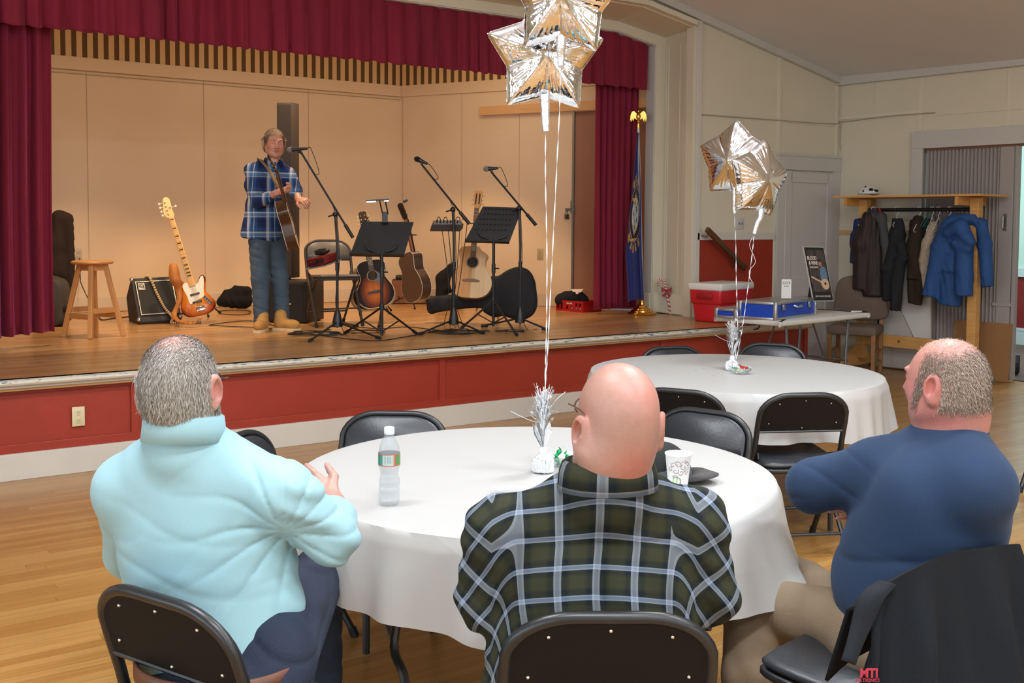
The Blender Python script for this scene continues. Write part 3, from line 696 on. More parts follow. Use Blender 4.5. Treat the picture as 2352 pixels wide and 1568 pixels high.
Mc = boxcase(.02, .08, .80, .34, FTZ, FTZ+.155, math.radians(8), 'case_body', t)
for x in (.14, .66):
    MB().box((x, -.006, FTZ+.105), (.045, .012, .05), Mc, bev=.003).build('latch', M_RIV, t)
b = MB(); b.tube([Mc @ Vector(p) for p in ((.34, -.004, FTZ+.11), (.35, -.03, FTZ+.10), (.46, -.03, FTZ+.10), (.47, -.004, FTZ+.11))], .008, 8); b.build('case_handle', M_ALU, t)
Mc2 = boxcase(-.10, .40, .74, .20, FTZ, FTZ+.085, math.radians(6), 'case_lid', t)
# CD sign
sgn = thing('price_card', 'small white card hand-lettered CD\'S standing on the case', 'sign', Mc @ Vector((.3, .18, FTZ+.16)))
Mg = Matrix((_r0, Vector((0, 0, 1)), -_f0)).transposed().to_4x4(); Mg.translation = V(1806, 663, 9.28)
MB().box((0, 0, 0), (.085, .165, .004), Mg).build('card', mat('white_card', (232, 232, 230), .6), sgn, smooth=False)
M_INK = mat('marker_ink', (40, 40, 44), .6)
text('lettering', "CD'S", .032, Mg @ Matrix.Translation((0, .05, .003)), M_INK, sgn); text('price_lettering', "$10.00", .014, Mg @ Matrix.Translation((0, .022, .003)), M_INK, sgn)
# pen
p = W(1955, 715, FTZ+.006); pn = thing('pen', 'white and black pen lying at the right end of the white folding table', 'pen', p)
MB().tube([p, p+_r0*.1], .006, 8).build('barrel', mat('pen_white', (235, 235, 235), .4), pn); MB().tube([p+_r0*.1, p+_r0*.15], .0065, 8).build('cap', M_RUB, pn)
# poster on an easel back
t = thing('album_poster', 'black framed album poster of a guitarist standing on the white table', 'poster', V(1885, 680, 9.9))
pc = [V(1843, 566, 9.72), V(1899, 567, 9.86), V(1914, 691, 9.74), V(1863, 692, 9.6)]      # tl tr br bl
ex2 = (pc[1]-pc[0]); ww = ex2.length; ex2.normalize(); ey2 = (pc[0]-pc[3]); hh = ey2.length; ey2.normalize(); nz = ex2.cross(ey2).normalized(); ey2 = nz.cross(ex2)
Mp = Matrix((ex2, ey2, nz)).transposed().to_4x4(); Mp.translation = (pc[0]+pc[1]+pc[2]+pc[3])/4
ww = .235; hh = .50
MB().box((0, 0, -.006), (ww+.012, hh+.012, .012), Mp).build('poster_frame', mat('poster_edge', (200, 200, 196), .5), t, smooth=False)
MB().box((0, 0, .001), (ww, hh, .003), Mp).build('poster_sheet', mat('poster_black', (22, 22, 24), .35), t, smooth=False)
def flat(nm, pts, z, m_, par=None): return MB().add([Mp @ Vector((x, y, z)) for x, y in pts], [tuple(range(len(pts)))]).build(nm, m_, par or t, smooth=False)
g = G('poster_barn', .45); vv = g.coord('Object', (40, 40, 3)); g.base(g.ramp(g.noise(vv, 1.2, 3), [(.35, (26, 22, 22)), (.55, (82, 74, 72)), (.7, (44, 36, 34))])); 
flat('barn_photo', [(-ww/2+.012, -.17), (ww/2-.012, -.17), (ww/2-.012, .225), (-ww/2+.012, .225)], .0035, g.m)
msk = mat('poster_skin', (176, 120, 100), .5); mden = mat('poster_denim', (96, 124, 150), .5, noise=(60, .2)); mgt = mat('poster_guitar', (214, 176, 146), .4); mdk = mat('poster_dark', (30, 26, 28), .5)
flat('printed_torso', [(.015, .0), (.03, .05), (.06, .075), (.09, .05), (.10, 0), (.098, -.06), (.02, -.06)], .0042, mden)
flat('printed_head', [(.022, .075), (.05, .07), (.058, .1), (.045, .125), (.022, .118), (.016, .095)], .0044, msk)
flat('printed_hat', [(.012, .108), (.06, .115), (.052, .135), (.025, .137)], .0046, mdk)
flat('printed_guitar', closed_curve([(.01, -.07), (.05, -.05), (.09, -.06), (.1, -.1), (.09, -.135), (.05, -.15), (.015, -.12)], 4), .005, mgt)
flat('printed_neck', [(-.1, -.035), (-.095, -.02), (.03, -.078), (.025, -.092)], .0052, mgt)
flat('printed_soundhole', closed_curve([(.045, -.09), (.06, -.08), (.07, -.095), (.055, -.108)], 4), .0055, mdk)
MWT = mat('poster_lettering', (226, 214, 204), .5)
text('title_lettering', 'BLOOD', .046, Mp @ Matrix.Translation((-.052, .145, .0056)), MWT, t, bold=True, sx=.72); text('title_lettering', '& WINE', .046, Mp @ Matrix.Translation((-.045, .10, .0056)), MWT, t, bold=True, sx=.66)
text('name_lettering', 'BOLA SODOS', .02, Mp @ Matrix.Translation((-.045, .06, .0056)), MWT, t, bold=True, sx=.8)
text('release_lettering', 'NEW ALBUM RELEASE', .022, Mp @ Matrix.Translation((0, -.212, .0056)), MWT, t, sx=.85)
MB().bar(Mp @ Vector((0, .1, -.012)), Vector((Mp.translation.x+.05, Mp.translation.y+.16, FTZ)), .04, .006).build('easel_back', mdk, t)
# ================================================================== bar-height upholstered chairs behind the table
M_WD = mat('honey_wood', (150, 104, 60), .45, noise=(6, .12, (1, 1, 6))); M_UPH = mat('brown_tweed', (112, 96, 84), .9, noise=(140, .12), bump=(160, .25))
def wood_chair(lab):
    t = thing('upholstered_chair', lab, 'chair', group='brown upholstered wooden chairs by the coat rack')
    for x in (-.22, .22):
        MB().bar((x, .2, 0), (x, .2, .44), .04, .04).build('leg', M_WD, t, bev=.004)
        MB().bar((x, -.22, 0), (x, -.2, .44), .04, .04).build('leg', M_WD, t, bev=.004)
        MB().bar((x, -.2, .12), (x, .2, .12), .025, .03).build('stretcher', M_WD, t, bev=.003)
        MB().bar((x, -.2, .24), (x, .2, .24), .02, .03).build('stretcher', M_WD, t, bev=.003)
        MB().bar((x, -.21, .44), (x*1.0, -.28, .62), .035, .04).build('back_post', M_WD, t, bev=.004)
    MB().box((0, 0, .46), (.50, .46, .10), bev=.03).build('seat', M_UPH, t)
    o = closed_curve([(-.24, 0), (.24, 0), (.27, .2), (.25, .38), (.12, .45), (-.12, .45), (-.25, .38), (-.27, .2)], 5)
    up = Vector((0, -.16, .987)); Mb = Matrix(((1, 0, 0, 0), (0, up.y, up.z, -.24), (0, up.z, -up.y, .56), (0, 0, 0, 1)))
    MB().prism(o, -.03, .03, Mb, bev=.018).build('backrest', M_UPH, t, angle=60); return t
wc = wood_chair('brown tweed wooden chair standing between the poster table and the coat rack')
wc.location = (9.36, 7.02, 0); wc.rotation_euler = (0, 0, face(-.90, -.43)); del wc['group']
# ================================================================== things on the stage
def dep(p): return (Vector(p)-CAM).dot(FW)
def S(x, y): return W(x, y, SZ)
M_BLK = mat('matte_black_metal', (26, 26, 28), .45, .2); M_BLKP = mat('black_plastic', (24, 24, 26), .4); M_CABLE = mat('black_cable', (22, 21, 22), .55)
M_CLOTHB = mat('black_nylon', (24, 24, 26), .85, bump=(120, .3)); M_CHROME = mat('chrome', (205, 205, 205), .15, 1.)
# ---- stool 
c = Vector((2.2, 9.02, SZ)); t = thing('wooden_stool', 'honey wood bar stool with round seat at the left of the stage', 'stool', c)
M_STOOL = mat('stool_wood', (206, 146, 84), .4, noise=(6, .08, (1, 1, .3)))
MB().lathe([(.0, .588), (.150, .588), (.162, .596), (.162, .606), (.152, .614), (0, .614)], Matrix.Translation(c), 40, cap=False).build('seat', M_STOOL, t, angle=40)
feet = [Vector((1.985, 9.10, SZ)), Vector((2.125, 8.81, SZ)), Vector((2.405, 8.90, SZ)), Vector((2.265, 9.20, SZ))]
tops = [c+(f-c)*.42+Vector((0, 0, .588)) for f in feet]
for f, q in zip(feet, tops):
    q.z = SZ+.588; MB().bar(f, q, .036, .036, up=(_f0)).build('leg', M_STOOL, t, smooth=False, bev=.004)
for i in range(4):
    j = (i+1) % 4; 
    MB().bar(tops[i]+Vector((0, 0, -.03)), tops[j]+Vector((0, 0, -.03)), .018, .045).build('apron', M_STOOL, t, smooth=False)
    k_ = .37 if i % 2 else .29
    MB().bar(feet[i].lerp(tops[i], k_), feet[j].lerp(tops[j], k_), .016, .042).build('stretcher', M_STOOL, t, smooth=False)
# ---- bass amplifier, kicked back
t = thing('bass_amplifier', 'small black combo amplifier with silver trim tilted back on the stage', 'amplifier', S(345, 742))
D = 9.75
br = V(406, 722, D+.10); bl = V(322, 728, D-.08); tl = V(301, 634, D+.06); xx = (br-bl).normalized(); yy = (tl-bl); yy = (yy-xx*yy.dot(xx)).normalized(); zz = xx.cross(yy)
Ma = Matrix((xx, yy, zz)).transposed().to_4x4(); Ma.translation = bl; AW = .36; AH = .385
b = MB()
sp = [(0, -.05), (0, AH+.01), (-.27, AH-.05), (-.33, .08), (-.27, -.095), (-.06, -.10)]     # side profile: depth, height
vs = [Vector((x, h, d)) for x in (-.02, AW+.01) for d, h in sp]; n = len(sp)
b.add(vs, [tuple(range(n)), tuple(range(2*n-1, n-1, -1))]+[(i+n, (i+1) % n+n, (i+1) % n, i) for i in range(n)], Ma)
b.build('cabinet', mat('amp_tolex', (30, 29, 30), .6, bump=(200, .3)), t, smooth=False, bev=.006)
g = G('grille_cloth', .8); vv = g.coord('Object', (180, 180, 180)); g.base(g.mix(g.noise(vv, 1., 2), rgb(20, 19, 18), rgb(44, 41, 38)))
MB().box((AW/2, AH/2-.01, .006), (AW-.03, AH-.05, .01), Ma).build('speaker_grille', g.m, t, smooth=False)
b = MB()
for x in (.012, AW-.018): b.box((x, AH/2-.01, .012), (.007, AH-.04, .008), Ma)
for y in (.016, AH-.036): b.box((AW/2, y, .012), (AW-.025, .007, .008), Ma)
b.build('silver_trim', mat('silver_piping', (206, 200, 186), .35, .4), t, smooth=False)
for x, y in ((-.012, -.02), (AW, -.02), (-.012, AH), (AW, AH)): MB().sph((x, y, -.004), (.022, .022, .018), 10, Ma).build('corner_cap', M_CHROME, t)
bdg = MB().box((.058, AH-.085, .014), (.058, .068, .004), Ma).build('badge', mat('badge_silver', (196, 190, 178), .4), t, smooth=False)
for r_, z_, m_ in ((.022, .017, M_DARK), (.017, .018, _mats['badge_silver']), (.012, .019, M_DARK), (.007, .020, _mats['badge_silver'])):
    MB().lathe([(0, 0), (r_, 0)], Ma @ Matrix.Translation((.056, AH-.078, z_)), 20, cap=False).build('badge_ring', m_, bdg, smooth=False)
MB().box((.076, AH-.093, .0185), (.007, .03, .003), Ma).build('badge_tail', M_DARK, bdg, smooth=False)
for x in (.03, AW-.05): MB().sph((x, -.112, -.1), .016, 8, Ma).build('foot', M_RUB, t)
# ribbed hose draped over it
pts = bez([Ma @ Vector((.10, AH+.012, -.12)), Ma @ Vector((.13, AH+.026, -.01)), Ma @ Vector((.145, AH-.02, .03)), Ma @ Vector((.18, AH-.18, .03)), Ma @ Vector((.22, .07, .03)), Ma @ Vector((.27, -.05, .05)), S(395, 744)+Vector((0, 0, .012)), S(430, 744)+Vector((0, 0, .012)), S(462, 743)+Vector((0, 0, .012))], 14)
rs = [.0125+.0014*math.cos(i*PI) for i in range(len(pts))]
g = G('ribbed_strap', .6); 
g.base(g.mix(g.math('GREATER_THAN', g.math('FRACT', g.math('MULTIPLY', g.xyz(g.coord(attr='uvp'))[0], .5)), .5), rgb(206, 178, 128), rgb(96, 74, 50)))
ho_ = MB().tube(pts, rs, 8).build('ribbed_hose', g.m); set_uvp(ho_, [(i*.999, 0, 0) for i in range(len(pts)) for _ in range(8)])
tag(ho_, 'tan and black ribbed hose draped over the tilted bass amplifier', 'hose')
# ---- generic stringed instrument in a local frame: x right, y up the neck, z out of the face
ACO = [(0, 0), (.09, .008), (.155, .045), (.192, .115), (.188, .19), (.155, .26), (.127, .315), (.13, .365), (.145, .415), (.142, .46), (.105, .492), (.05, .502), (0, .503)]
def place(base, top, normal):
    y = (top-base).normalized(); z = Vector(normal); z = (z-y*z.dot(y)).normalized(); x = y.cross(z)
    M = Matrix((x, y, z)).transposed().to_4x4(); M.translation = base; return M
def mirror(h): return [(x, y) for x, y in h]+[(-x, y) for x, y in reversed(h[1:-1])]
def sunburst(name, c0, c1, c2, cy=.2, sc=.17, rough=.5, stops=(.35, .75, .98), stretch=1.25):
    g = G(name, rough); at = g.coord(attr='uvp'); x, y, z = g.xyz(at)
    d = g.math('SQRT', g.math('ADD', g.math('POWER', g.math('DIVIDE', x, sc), 2), g.math('POWER', g.math('DIVIDE', g.math('SUBTRACT', y, cy), sc*stretch), 2)))
    gr = g.noise(g.coord(attr='uvp', scale=(60, 3, 1)), 2, 4)
    g.base(g.mix(1., g.ramp(d, [(stops[0], c0), (stops[1], c1), (stops[2], c2)]), g.ramp(gr, [(.3, (235, 235, 235)), (.7, (255, 255, 255))]), 'MULTIPLY'))
    g.b.inputs['Specular IOR Level'].default_value = .22; return g.m
def setuv_local(o, M, parent=None):
    Mi = M.inverted(); vs = [Mi @ v.co for v in o.data.vertices]; set_uvp(o, [tuple(v) for v in vs])
def guitar(t, M, top_m, side_m, bind_m, neck_m, fb_m, s=1., half=ACO, thick=.105, rosette=True, head='steel', cut=False, bridge_m=None, back_m=None, pick=None):
    M = M @ Matrix.Diagonal((s, s, s, 1))
    out = closed_curve([(x, y) for x, y in mirror(half)], 5)
    if cut: out = [Vector((p.x if not (p.x > .05 and p.y > .40) else min(p.x, .052+max(0, (.47-p.y))*1.6), p.y)) for p in out]
    bo_ = MB().prism(out, -thick, -.003, M).build('body', side_m, t, angle=50)
    o = sb_ = MB().prism([(p.x*.985, .25+(p.y-.25)*.985) for p in out], -.004, .001, M).build('soundboard', top_m, t, smooth=False); setuv_local(o, M)
    if back_m: MB().prism([(p.x*.985, .25+(p.y-.25)*.985) for p in out], -thick-.003, -thick+.002, M).build('back', back_m, t, smooth=False)
    if bind_m:
        MB().tube([M @ Vector((p.x, p.y, -.001)) for p in out], .0028*s, 5, closed=True).build('binding', bind_m, bo_)
        MB().tube([M @ Vector((p.x, p.y, -thick)) for p in out], .0028*s, 5, closed=True).build('binding', bind_m, bo_)
    if rosette:
        for r_, z_, m_ in ((.062, .0018, fb_m), (.057, .0022, mat('rosette_ring', (196, 170, 120), .4)), (.053, .0026, fb_m), (.049, .003, M_DARK)):
            MB().lathe([(0, 0), (r_, 0)], M @ Matrix.Translation((0, .338, z_)), 28, cap=False).build('soundhole' if m_ is M_DARK else 'rosette', m_, sb_, smooth=False)
    if pick: MB().prism(closed_curve([(.02, .29), (.075, .24), (.10, .26), (.085, .33), (.06, .36)], 4), .001, .0028, M).build('pickguard', pick, sb_, smooth=False)
    if bridge_m is not False:
        MB().prism([(-.08, .155), (-.02, .15), (.02, .15), (.08, .155), (.08, .17), (.02, .182), (-.02, .182), (-.08, .17)], .001, .009, M).build('bridge', bridge_m or fb_m, sb_, smooth=False)
    MB().prism([(-.022, .47), (.022, .47), (.0215, .86), (-.0215, .86)], -.026, -.002, M, bev=.006).build('neck', neck_m, t, angle=50)
    b = MB().prism([(-.027, .385), (.027, .385), (.0225, .86), (-.0225, .86)], .001, .007, M); fbo = b.build('fingerboard', fb_m, t, smooth=False)
    b = MB(); L0 = .63; 
    for k in range(1, 19):
        y = .86-L0*(1-2**(-k/12)); 
        if y > .39: b.box((0, y, .0078), (.046, .0022, .0012), M)
    b.build('frets', mat('fret_wire', (190, 180, 150), .3, .8), fbo, smooth=False)
    b = MB()
    for k in range(6): x = -.019+.0076*k; b.tube([M @ Vector((x*1.4, .167, .010)), M @ Vector((x*.85, .86, .010))], .0007, 4)
    b.build('strings', mat('bronze_string', (176, 140, 90), .35, .8), t)
    hd = [(-.022, .86), (.022, .86), (.036, .90), (.040, 1.03), (.012, 1.045), (0, 1.035), (-.012, 1.045), (-.040, 1.03), (-.036, .90)]
    Mh = M @ Matrix.Translation((0, .86, 0)) @ Matrix.Rotation(math.radians(-12), 4, 'X') @ Matrix.Translation((0, -.86, 0))
    MB().prism(hd, -.018, .0, Mh).build('headstock', neck_m if head == 'classical' else mat('headstock_black', (40, 26, 18), .3), t, smooth=False)
    if head == 'classical':
        for x in (-.016, .016): MB().box((x, .955, -.0005), (.011, .11, .003), Mh).build('tuner_slot', M_DARK, t, smooth=False)
    for sgn_ in (-1, 1):
        for y in (.90, .945, .99):
            b = MB(); b.tube([Mh @ Vector((sgn_*.034, y, -.009)), Mh @ Vector((sgn_*.052, y, -.009))], .003*s, 6); b.sph((sgn_*.058, y, -.009), (.008, .0075, .004), 8, Mh)
            if head != 'classical': b.lathe([(.007, 0), (.007, .004), (.003, .005), (.003, .012)], Mh @ Matrix.Translation((sgn_*.022, y, 0)), 8)
            b.build('tuning_peg', mat('peg_metal', (214, 196, 150), .25, .9), t)
# ---- sunburst acoustic
M_SB = sunburst('sunburst_top', (206, 108, 34), (120, 52, 16), (20, 9, 6), stops=(.2, .68, .95), cy=.17); M_SBS = mat('sunburst_side', (44, 22, 14), .25, coat=.6); M_CRM = mat('cream_binding', (226, 210, 178), .4)
M_ROSE = mat('rosewood', (52, 32, 24), .45, noise=(20, .15, (1, 8, 1)))
t = thing('acoustic_guitar', 'dark sunburst acoustic guitar on a floor stand behind the left music stand', 'guitar', S(868, 712))
B = V(868, 706, 9.85); T = V(832, 492, 10.0)
guitar(t, place(B, T, Vector(-_f0)*1+_r0*.05+Vector((0, 0, .15))), M_SB, M_SBS, M_CRM, mat('mahogany', (92, 48, 28), .35), M_ROSE, s=.90, pick=mat('black_pickguard', (30, 18, 16), .25))
t2 = thing('acoustic_guitar', 'second acoustic guitar mostly hidden behind the dark sunburst one', 'guitar', S(855, 712))
guitar(t2, place(V(852, 712, 9.98), V(842, 500, 10.08), Vector(-_f0)+_r0*.45), sunburst('amber_top', (190, 110, 50), (150, 84, 40), (70, 34, 20)), mat('amber_side', (120, 70, 38), .3, coat=.5), M_CRM, _mats['mahogany'], M_ROSE, s=.86)
# ---- brown acoustic seen from behind
t = thing('acoustic_guitar', 'dark walnut acoustic guitar with cream binding turned away on its stand', 'guitar', S(975, 700))
B = V(974, 690, 9.75); T = V(925, 460, 9.9)
guitar(t, place(B, T, Vector(_r0)*.80+_f0*.6), mat('walnut_face', (88, 58, 40), .4), mat('walnut_back', (74, 48, 34), .35, noise=(30, .15, (1, 8, 1)), coat=.4), M_CRM, mat('maple_neck_brown', (128, 78, 48), .4), M_ROSE, s=.90, thick=.11, back_m=mat('walnut_back_pale', (104, 78, 58), .4, noise=(30, .15, (1, 8, 1))))
tb = thing('guitar_tuner', 'small black clip-on tuner on the headstock of the walnut guitar', 'tuner', V(932, 461, 9.9))
MB().bar(V(926, 464, 9.88), V(936, 459, 9.88), .02, .025).build('tuner_body', M_BLKP, tb, bev=.005)
# ---- natural classical guitar, half shaded top
t = thing('acoustic_guitar', 'pale spruce cutaway classical guitar with slotted headstock on a stand', 'guitar', S(1085, 712))
B = V(1079, 684, 9.75); T = V(1098, 441, 9.9)
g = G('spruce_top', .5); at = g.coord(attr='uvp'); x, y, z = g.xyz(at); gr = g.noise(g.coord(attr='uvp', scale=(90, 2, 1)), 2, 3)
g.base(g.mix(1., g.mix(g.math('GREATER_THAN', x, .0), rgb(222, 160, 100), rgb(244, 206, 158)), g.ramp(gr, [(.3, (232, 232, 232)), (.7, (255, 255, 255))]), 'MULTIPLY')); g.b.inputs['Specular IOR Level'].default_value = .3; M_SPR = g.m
HF = [(0, 0), (.09, .006), (.16, .045), (.196, .12), (.188, .19), (.155, .255), (.122, .31), (.12, .36), (.135, .41), (.135, .45), (.105, .482), (.05, .490), (0, .49)]
guitar(t, place(B, T, -_f0+_r0*-.1+Vector((0, 0, .12))), M_SPR, mat('koa_side', (170, 116, 66), .3, noise=(8, .12), coat=.5), None, mat('cedar_neck', (206, 150, 92), .4), mat('walnut_fb', (112, 78, 58), .45), s=.98, half=HF, head='classical', cut=True, bridge_m=mat('bridge_walnut', (126, 84, 54), .45))
# ---- tripod style guitar stands
def gstand(B, h, lab, spread=.2, yokez=None, rz=0, arms=True):
    t = thing('guitar_stand', lab, 'stand', B, group=None)
    MB().tube([B+Vector((0, 0, .10)), B+Vector((0, 0, h))], .009, 8).build('post', M_BLK, t)
    for k in range(3):
        a = rz+k*2*PI/3; q = B+Vector((math.cos(a)*spread, math.sin(a)*spread, .012)); 
        MB().tube([B+Vector((0, 0, .16)), q], .008, 8).build('leg', M_BLK, t); MB().sph(q, .013, 8).build('foot', M_RUB, t)
    if arms:
        f = -_f0
        for s_ in (-1, 1):
            q = B+Vector((0, 0, .12)); e = q+_r0*(s_*.13)+f*.04+Vector((0, 0, -.02)); MB().tube([q, e, e+f*.10+Vector((0, 0, .0)), e+f*.11+Vector((0, 0, .03))], .008, 8).build('cradle_arm', M_BLK, t)
    if yokez:
        q = B+Vector((0, 0, yokez)); MB().tube([q-_r0*.05-_f0*.1, q-_r0*.05-_f0*.02, q, q+_r0*.05-_f0*.02, q+_r0*.05-_f0*.1], .007, 8).build('neck_yoke', M_BLK, t)
    return t
gstand(S(868, 722)+_f0*.22, .62, 'low black stand holding the dark sunburst guitar', yokez=.62, rz=.5)
gstand(S(803+0, 0) if False else S(945, 706)+_f0*.05, .80, 'tall black stand with white label holding the walnut guitar', spread=.30, yokez=.80, rz=2.2)
gstand(S(1090, 714)+_f0*.1, .92, 'black stand holding the pale classical guitar', yokez=.93, spread=.25, rz=.9)
# ---- bass guitar
t = thing('bass_guitar', 'five string sunburst bass guitar with maple neck on a small stand', 'bass guitar', S(457, 722))
B = V(462, 722, 9.72); T = V(376, 444, 9.98); M = place(B, T, -_f0+_r0*.25+Vector((0, 0, .3))); Ls = 1.14/ .98
BO = [(.0, .0), (.075, .0), (.135, .03), (.158, .085), (.13, .15), (.105, .21), (.115, .27), (.135, .335), (.118, .372), (.085, .36), (.055, .315), (.03, .30), (-.03, .305), (-.06, .345), (-.10, .40), (-.125, .425), (-.15, .40), (-.148, .34), (-.125, .27), (-.12, .21), (-.15, .14), (-.155, .07), (-.11, .015)]
out = closed_curve([(x*.98, y*.98) for x, y in BO], 4)
o = MB().prism(out, -.042, .0, M, bev=.010).build('body', sunburst('bass_burst', (222, 138, 48), (196, 98, 34), (96, 30, 14), cy=.17, sc=.17, rough=.15, stops=(.35, .8, 1.1)), t, angle=50); setuv_local(o, M)
pg = closed_curve([(-.06, .12), (-.07, .2), (-.085, .30), (-.05, .33), (.0, .30), (.05, .295), (.09, .345), (.115, .35), (.11, .30), (.085, .22), (.07, .16), (.02, .145)], 4)
MB().prism(pg, .0, .003, M).build('pickguard', mat('white_pickguard', (232, 226, 208), .35), t, smooth=False)
for y in (.20, .125): MB().box((.0, y, .006), (.085, .018, .01), M, bev=.003).build('pickup', M_BLKP, t)
MB().box((.012, .055, .006), (.075, .04, .010), M, bev=.003).build('bridge', M_CHROME, t)
MB().prism([(.06, .15), (.085, .165), (.125, .08), (.10, .065)], .003, .005, M).build('control_plate', M_CHROME, t, smooth=False)
for k in range(4): MB().lathe([(.009, 0), (.009, .014), (.0, .015)], M @ Matrix.Translation((.075+.013*k, .148-.022*k, .005)), 12).build('knob', M_BLKP, t)
MB().lathe([(0, .0), (.010, .0), (.0, .001)], M @ Matrix.Translation((.10, .045, .0015)), 12, cap=False).build('red_sticker', mat('red_sticker', (200, 30, 30), .4), t)
MB().prism([(-.031, .28), (.031, .28), (.024, .98), (-.024, .98)], -.02, .010, M, bev=.005).build('neck', mat('maple_neck', (226, 176, 112), .35), t, angle=50)
b = MB()
for k in range(1, 22): b.box((0, .98-.86*(1-2**(-k/12)), .0112), (.05, .0022, .0014), M)
b.build('frets', _mats['fret_wire'], t, smooth=False)
b = MB()
for k in (1, 3, 5, 7, 9, 12, 15, 17, 19, 21): b.box((0, (.98-.86*(1-2**(-k/12))+.98-.86*(1-2**(-(k-1)/12)))/2, .0108), (.034, .011, .001), M)
b.build('block_inlays', M_DARK, t, smooth=False)
hs = closed_curve([(-.024, .98), (.024, .98), (.034, 1.01), (.03, 1.06), (.034, 1.12), (.03, 1.17), (.0, 1.19), (-.025, 1.17), (-.035, 1.12), (-.05, 1.06), (-.05, 1.01)], 3)
MB().prism(hs, -.016, .0, M).build('headstock', _mats['maple_neck'], t, smooth=False)
for k, (sx, y) in enumerate([(-1, 1.02), (-1, 1.06), (-1, 1.10), (-1, 1.14), (1, 1.08)]):
    b = MB().tube([M @ Vector((sx*.035, y, -.008)), M @ Vector((sx*.062, y, -.008))], .004, 6); b.sph((sx*.068, y, -.008), (.012, .014, .004), 8, M); b.lathe([(.010, 0), (.006, .014), (.006, .018)], M @ Matrix.Translation((sx*.016, y, 0)), 10); b.build('tuning_peg', _mats['badge_silver'], t)
b = MB()
for k in range(5): x = -.018+.009*k; b.tube([M @ Vector((x+.01, .06, .014)), M @ Vector((x*1.1, .3, .015)), M @ Vector((x*.9, .98, .014))], .001, 4)
b.build('strings', _mats['bronze_string'], t)
st_ = bez([M @ Vector((-.13, .42, -.01)), V(398, 606, 9.72), V(402, 640, 9.7), V(410, 665, 9.72), V(412, 690, 9.7), V(400, 722, 9.66), V(410, 738, 9.5)], 8)
b = MB(); vs = []
for i, p in enumerate(st_):
    wv_ = (.010+.036*math.exp(-((i-15)/8)**2)+.014*min(1, i/30))*min(1, .2+i/7); q = _r0*wv_*.9+_f0*wv_*.3; vs += [p-q, p+q]
b.add(vs, [(2*i, 2*i+1, 2*i+3, 2*i+2) for i in range(len(st_)-1)])
b.build('leather_strap', mat('tan_leather', (176, 108, 44), .55, noise=(12, .12)), t, solid=.004)
b = MB(); vs = []
st_ = bez([V(412, 738, 9.5), V(428, 742, 9.42), V(448, 741, 9.42), V(455, 736, 9.46), V(462, 733, 9.5)], 6)
for i, p in enumerate(st_): p.z = max(SZ+.006, p.z); q = _f0*.035+Vector((0, 0, .01+.01*math.sin(i*1.7))); vs += [p-q*.5, p+q]
b.add(vs, [(2*i, 2*i+1, 2*i+3, 2*i+2) for i in range(len(st_)-1)]).build('strap_end', _mats['tan_leather'], t, solid=.003)
gs = gstand(S(462, 726)+_f0*.08, .16, 'small folding stand under the sunburst bass guitar', spread=.22, rz=.4)
# ---- jacket hung at stage left and round-backed case
def blob(name, parts, m_, parent=None, res=.012, noise_=None): pass
# ---- column loudspeaker with sub
sb = S(655, 742); sb = S(668, 742)+_f0*.2
t = thing('subwoofer', 'black subwoofer box on the stage floor behind the musician', 'speaker', sb)
Mx = Matrix.Translation(sb) @ Matrix.Rotation(-AZ-.25, 4, 'Z')
MB().box((0, 0, .20), (.40, .42, .38), Mx, bev=.008).build('cabinet', mat('speaker_black', (34, 31, 30), .55), t)
MB().box((0.02, -.212, .20), (.34, .006, .33), Mx).build('speaker_grille', mat('speaker_mesh', (20, 19, 19), .6), t, smooth=False)
MB().box((.04, -.217, .18), (.05, .003, .012), Mx).build('name_badge', _mats['badge_silver'], t, smooth=False)
for x in (-.16, .16):
    for y in (-.17, .17): MB().lathe([(.018, 0), (.02, .012)], Mx @ Matrix.Translation((x, y, 0)), 10).build('foot', M_RUB, t)
t = thing('column_speaker', 'tall slim dark column loudspeaker behind the singing man', 'speaker', sb+Vector((0, 0, .4)))
dcs = dep(sb); tp = V(662, 238, dcs).z
Mc_ = Matrix.Translation((V(662, 400, dcs).x, V(662, 400, dcs).y, 0)) @ Matrix.Rotation(-AZ-.30, 4, 'Z')
MB().box((0, 0, (tp+1.02)/2), (.155, .15, tp-1.02), Mc_, bev=.006).build('cabinet', mat('column_brown', (62, 52, 46), .55), t)
MB().box((.006, -.077, (tp+1.02)/2), (.135, .006, tp-1.06), Mc_).build('speaker_grille', mat('column_mesh', (52, 43, 38), .6, noise=(200, .1)), t, smooth=False)
MB().tube([Mc_ @ Vector((0, 0, .99)), Mc_ @ Vector((0, 0, 1.04))], .02, 8).build('pole', M_BLK, t)
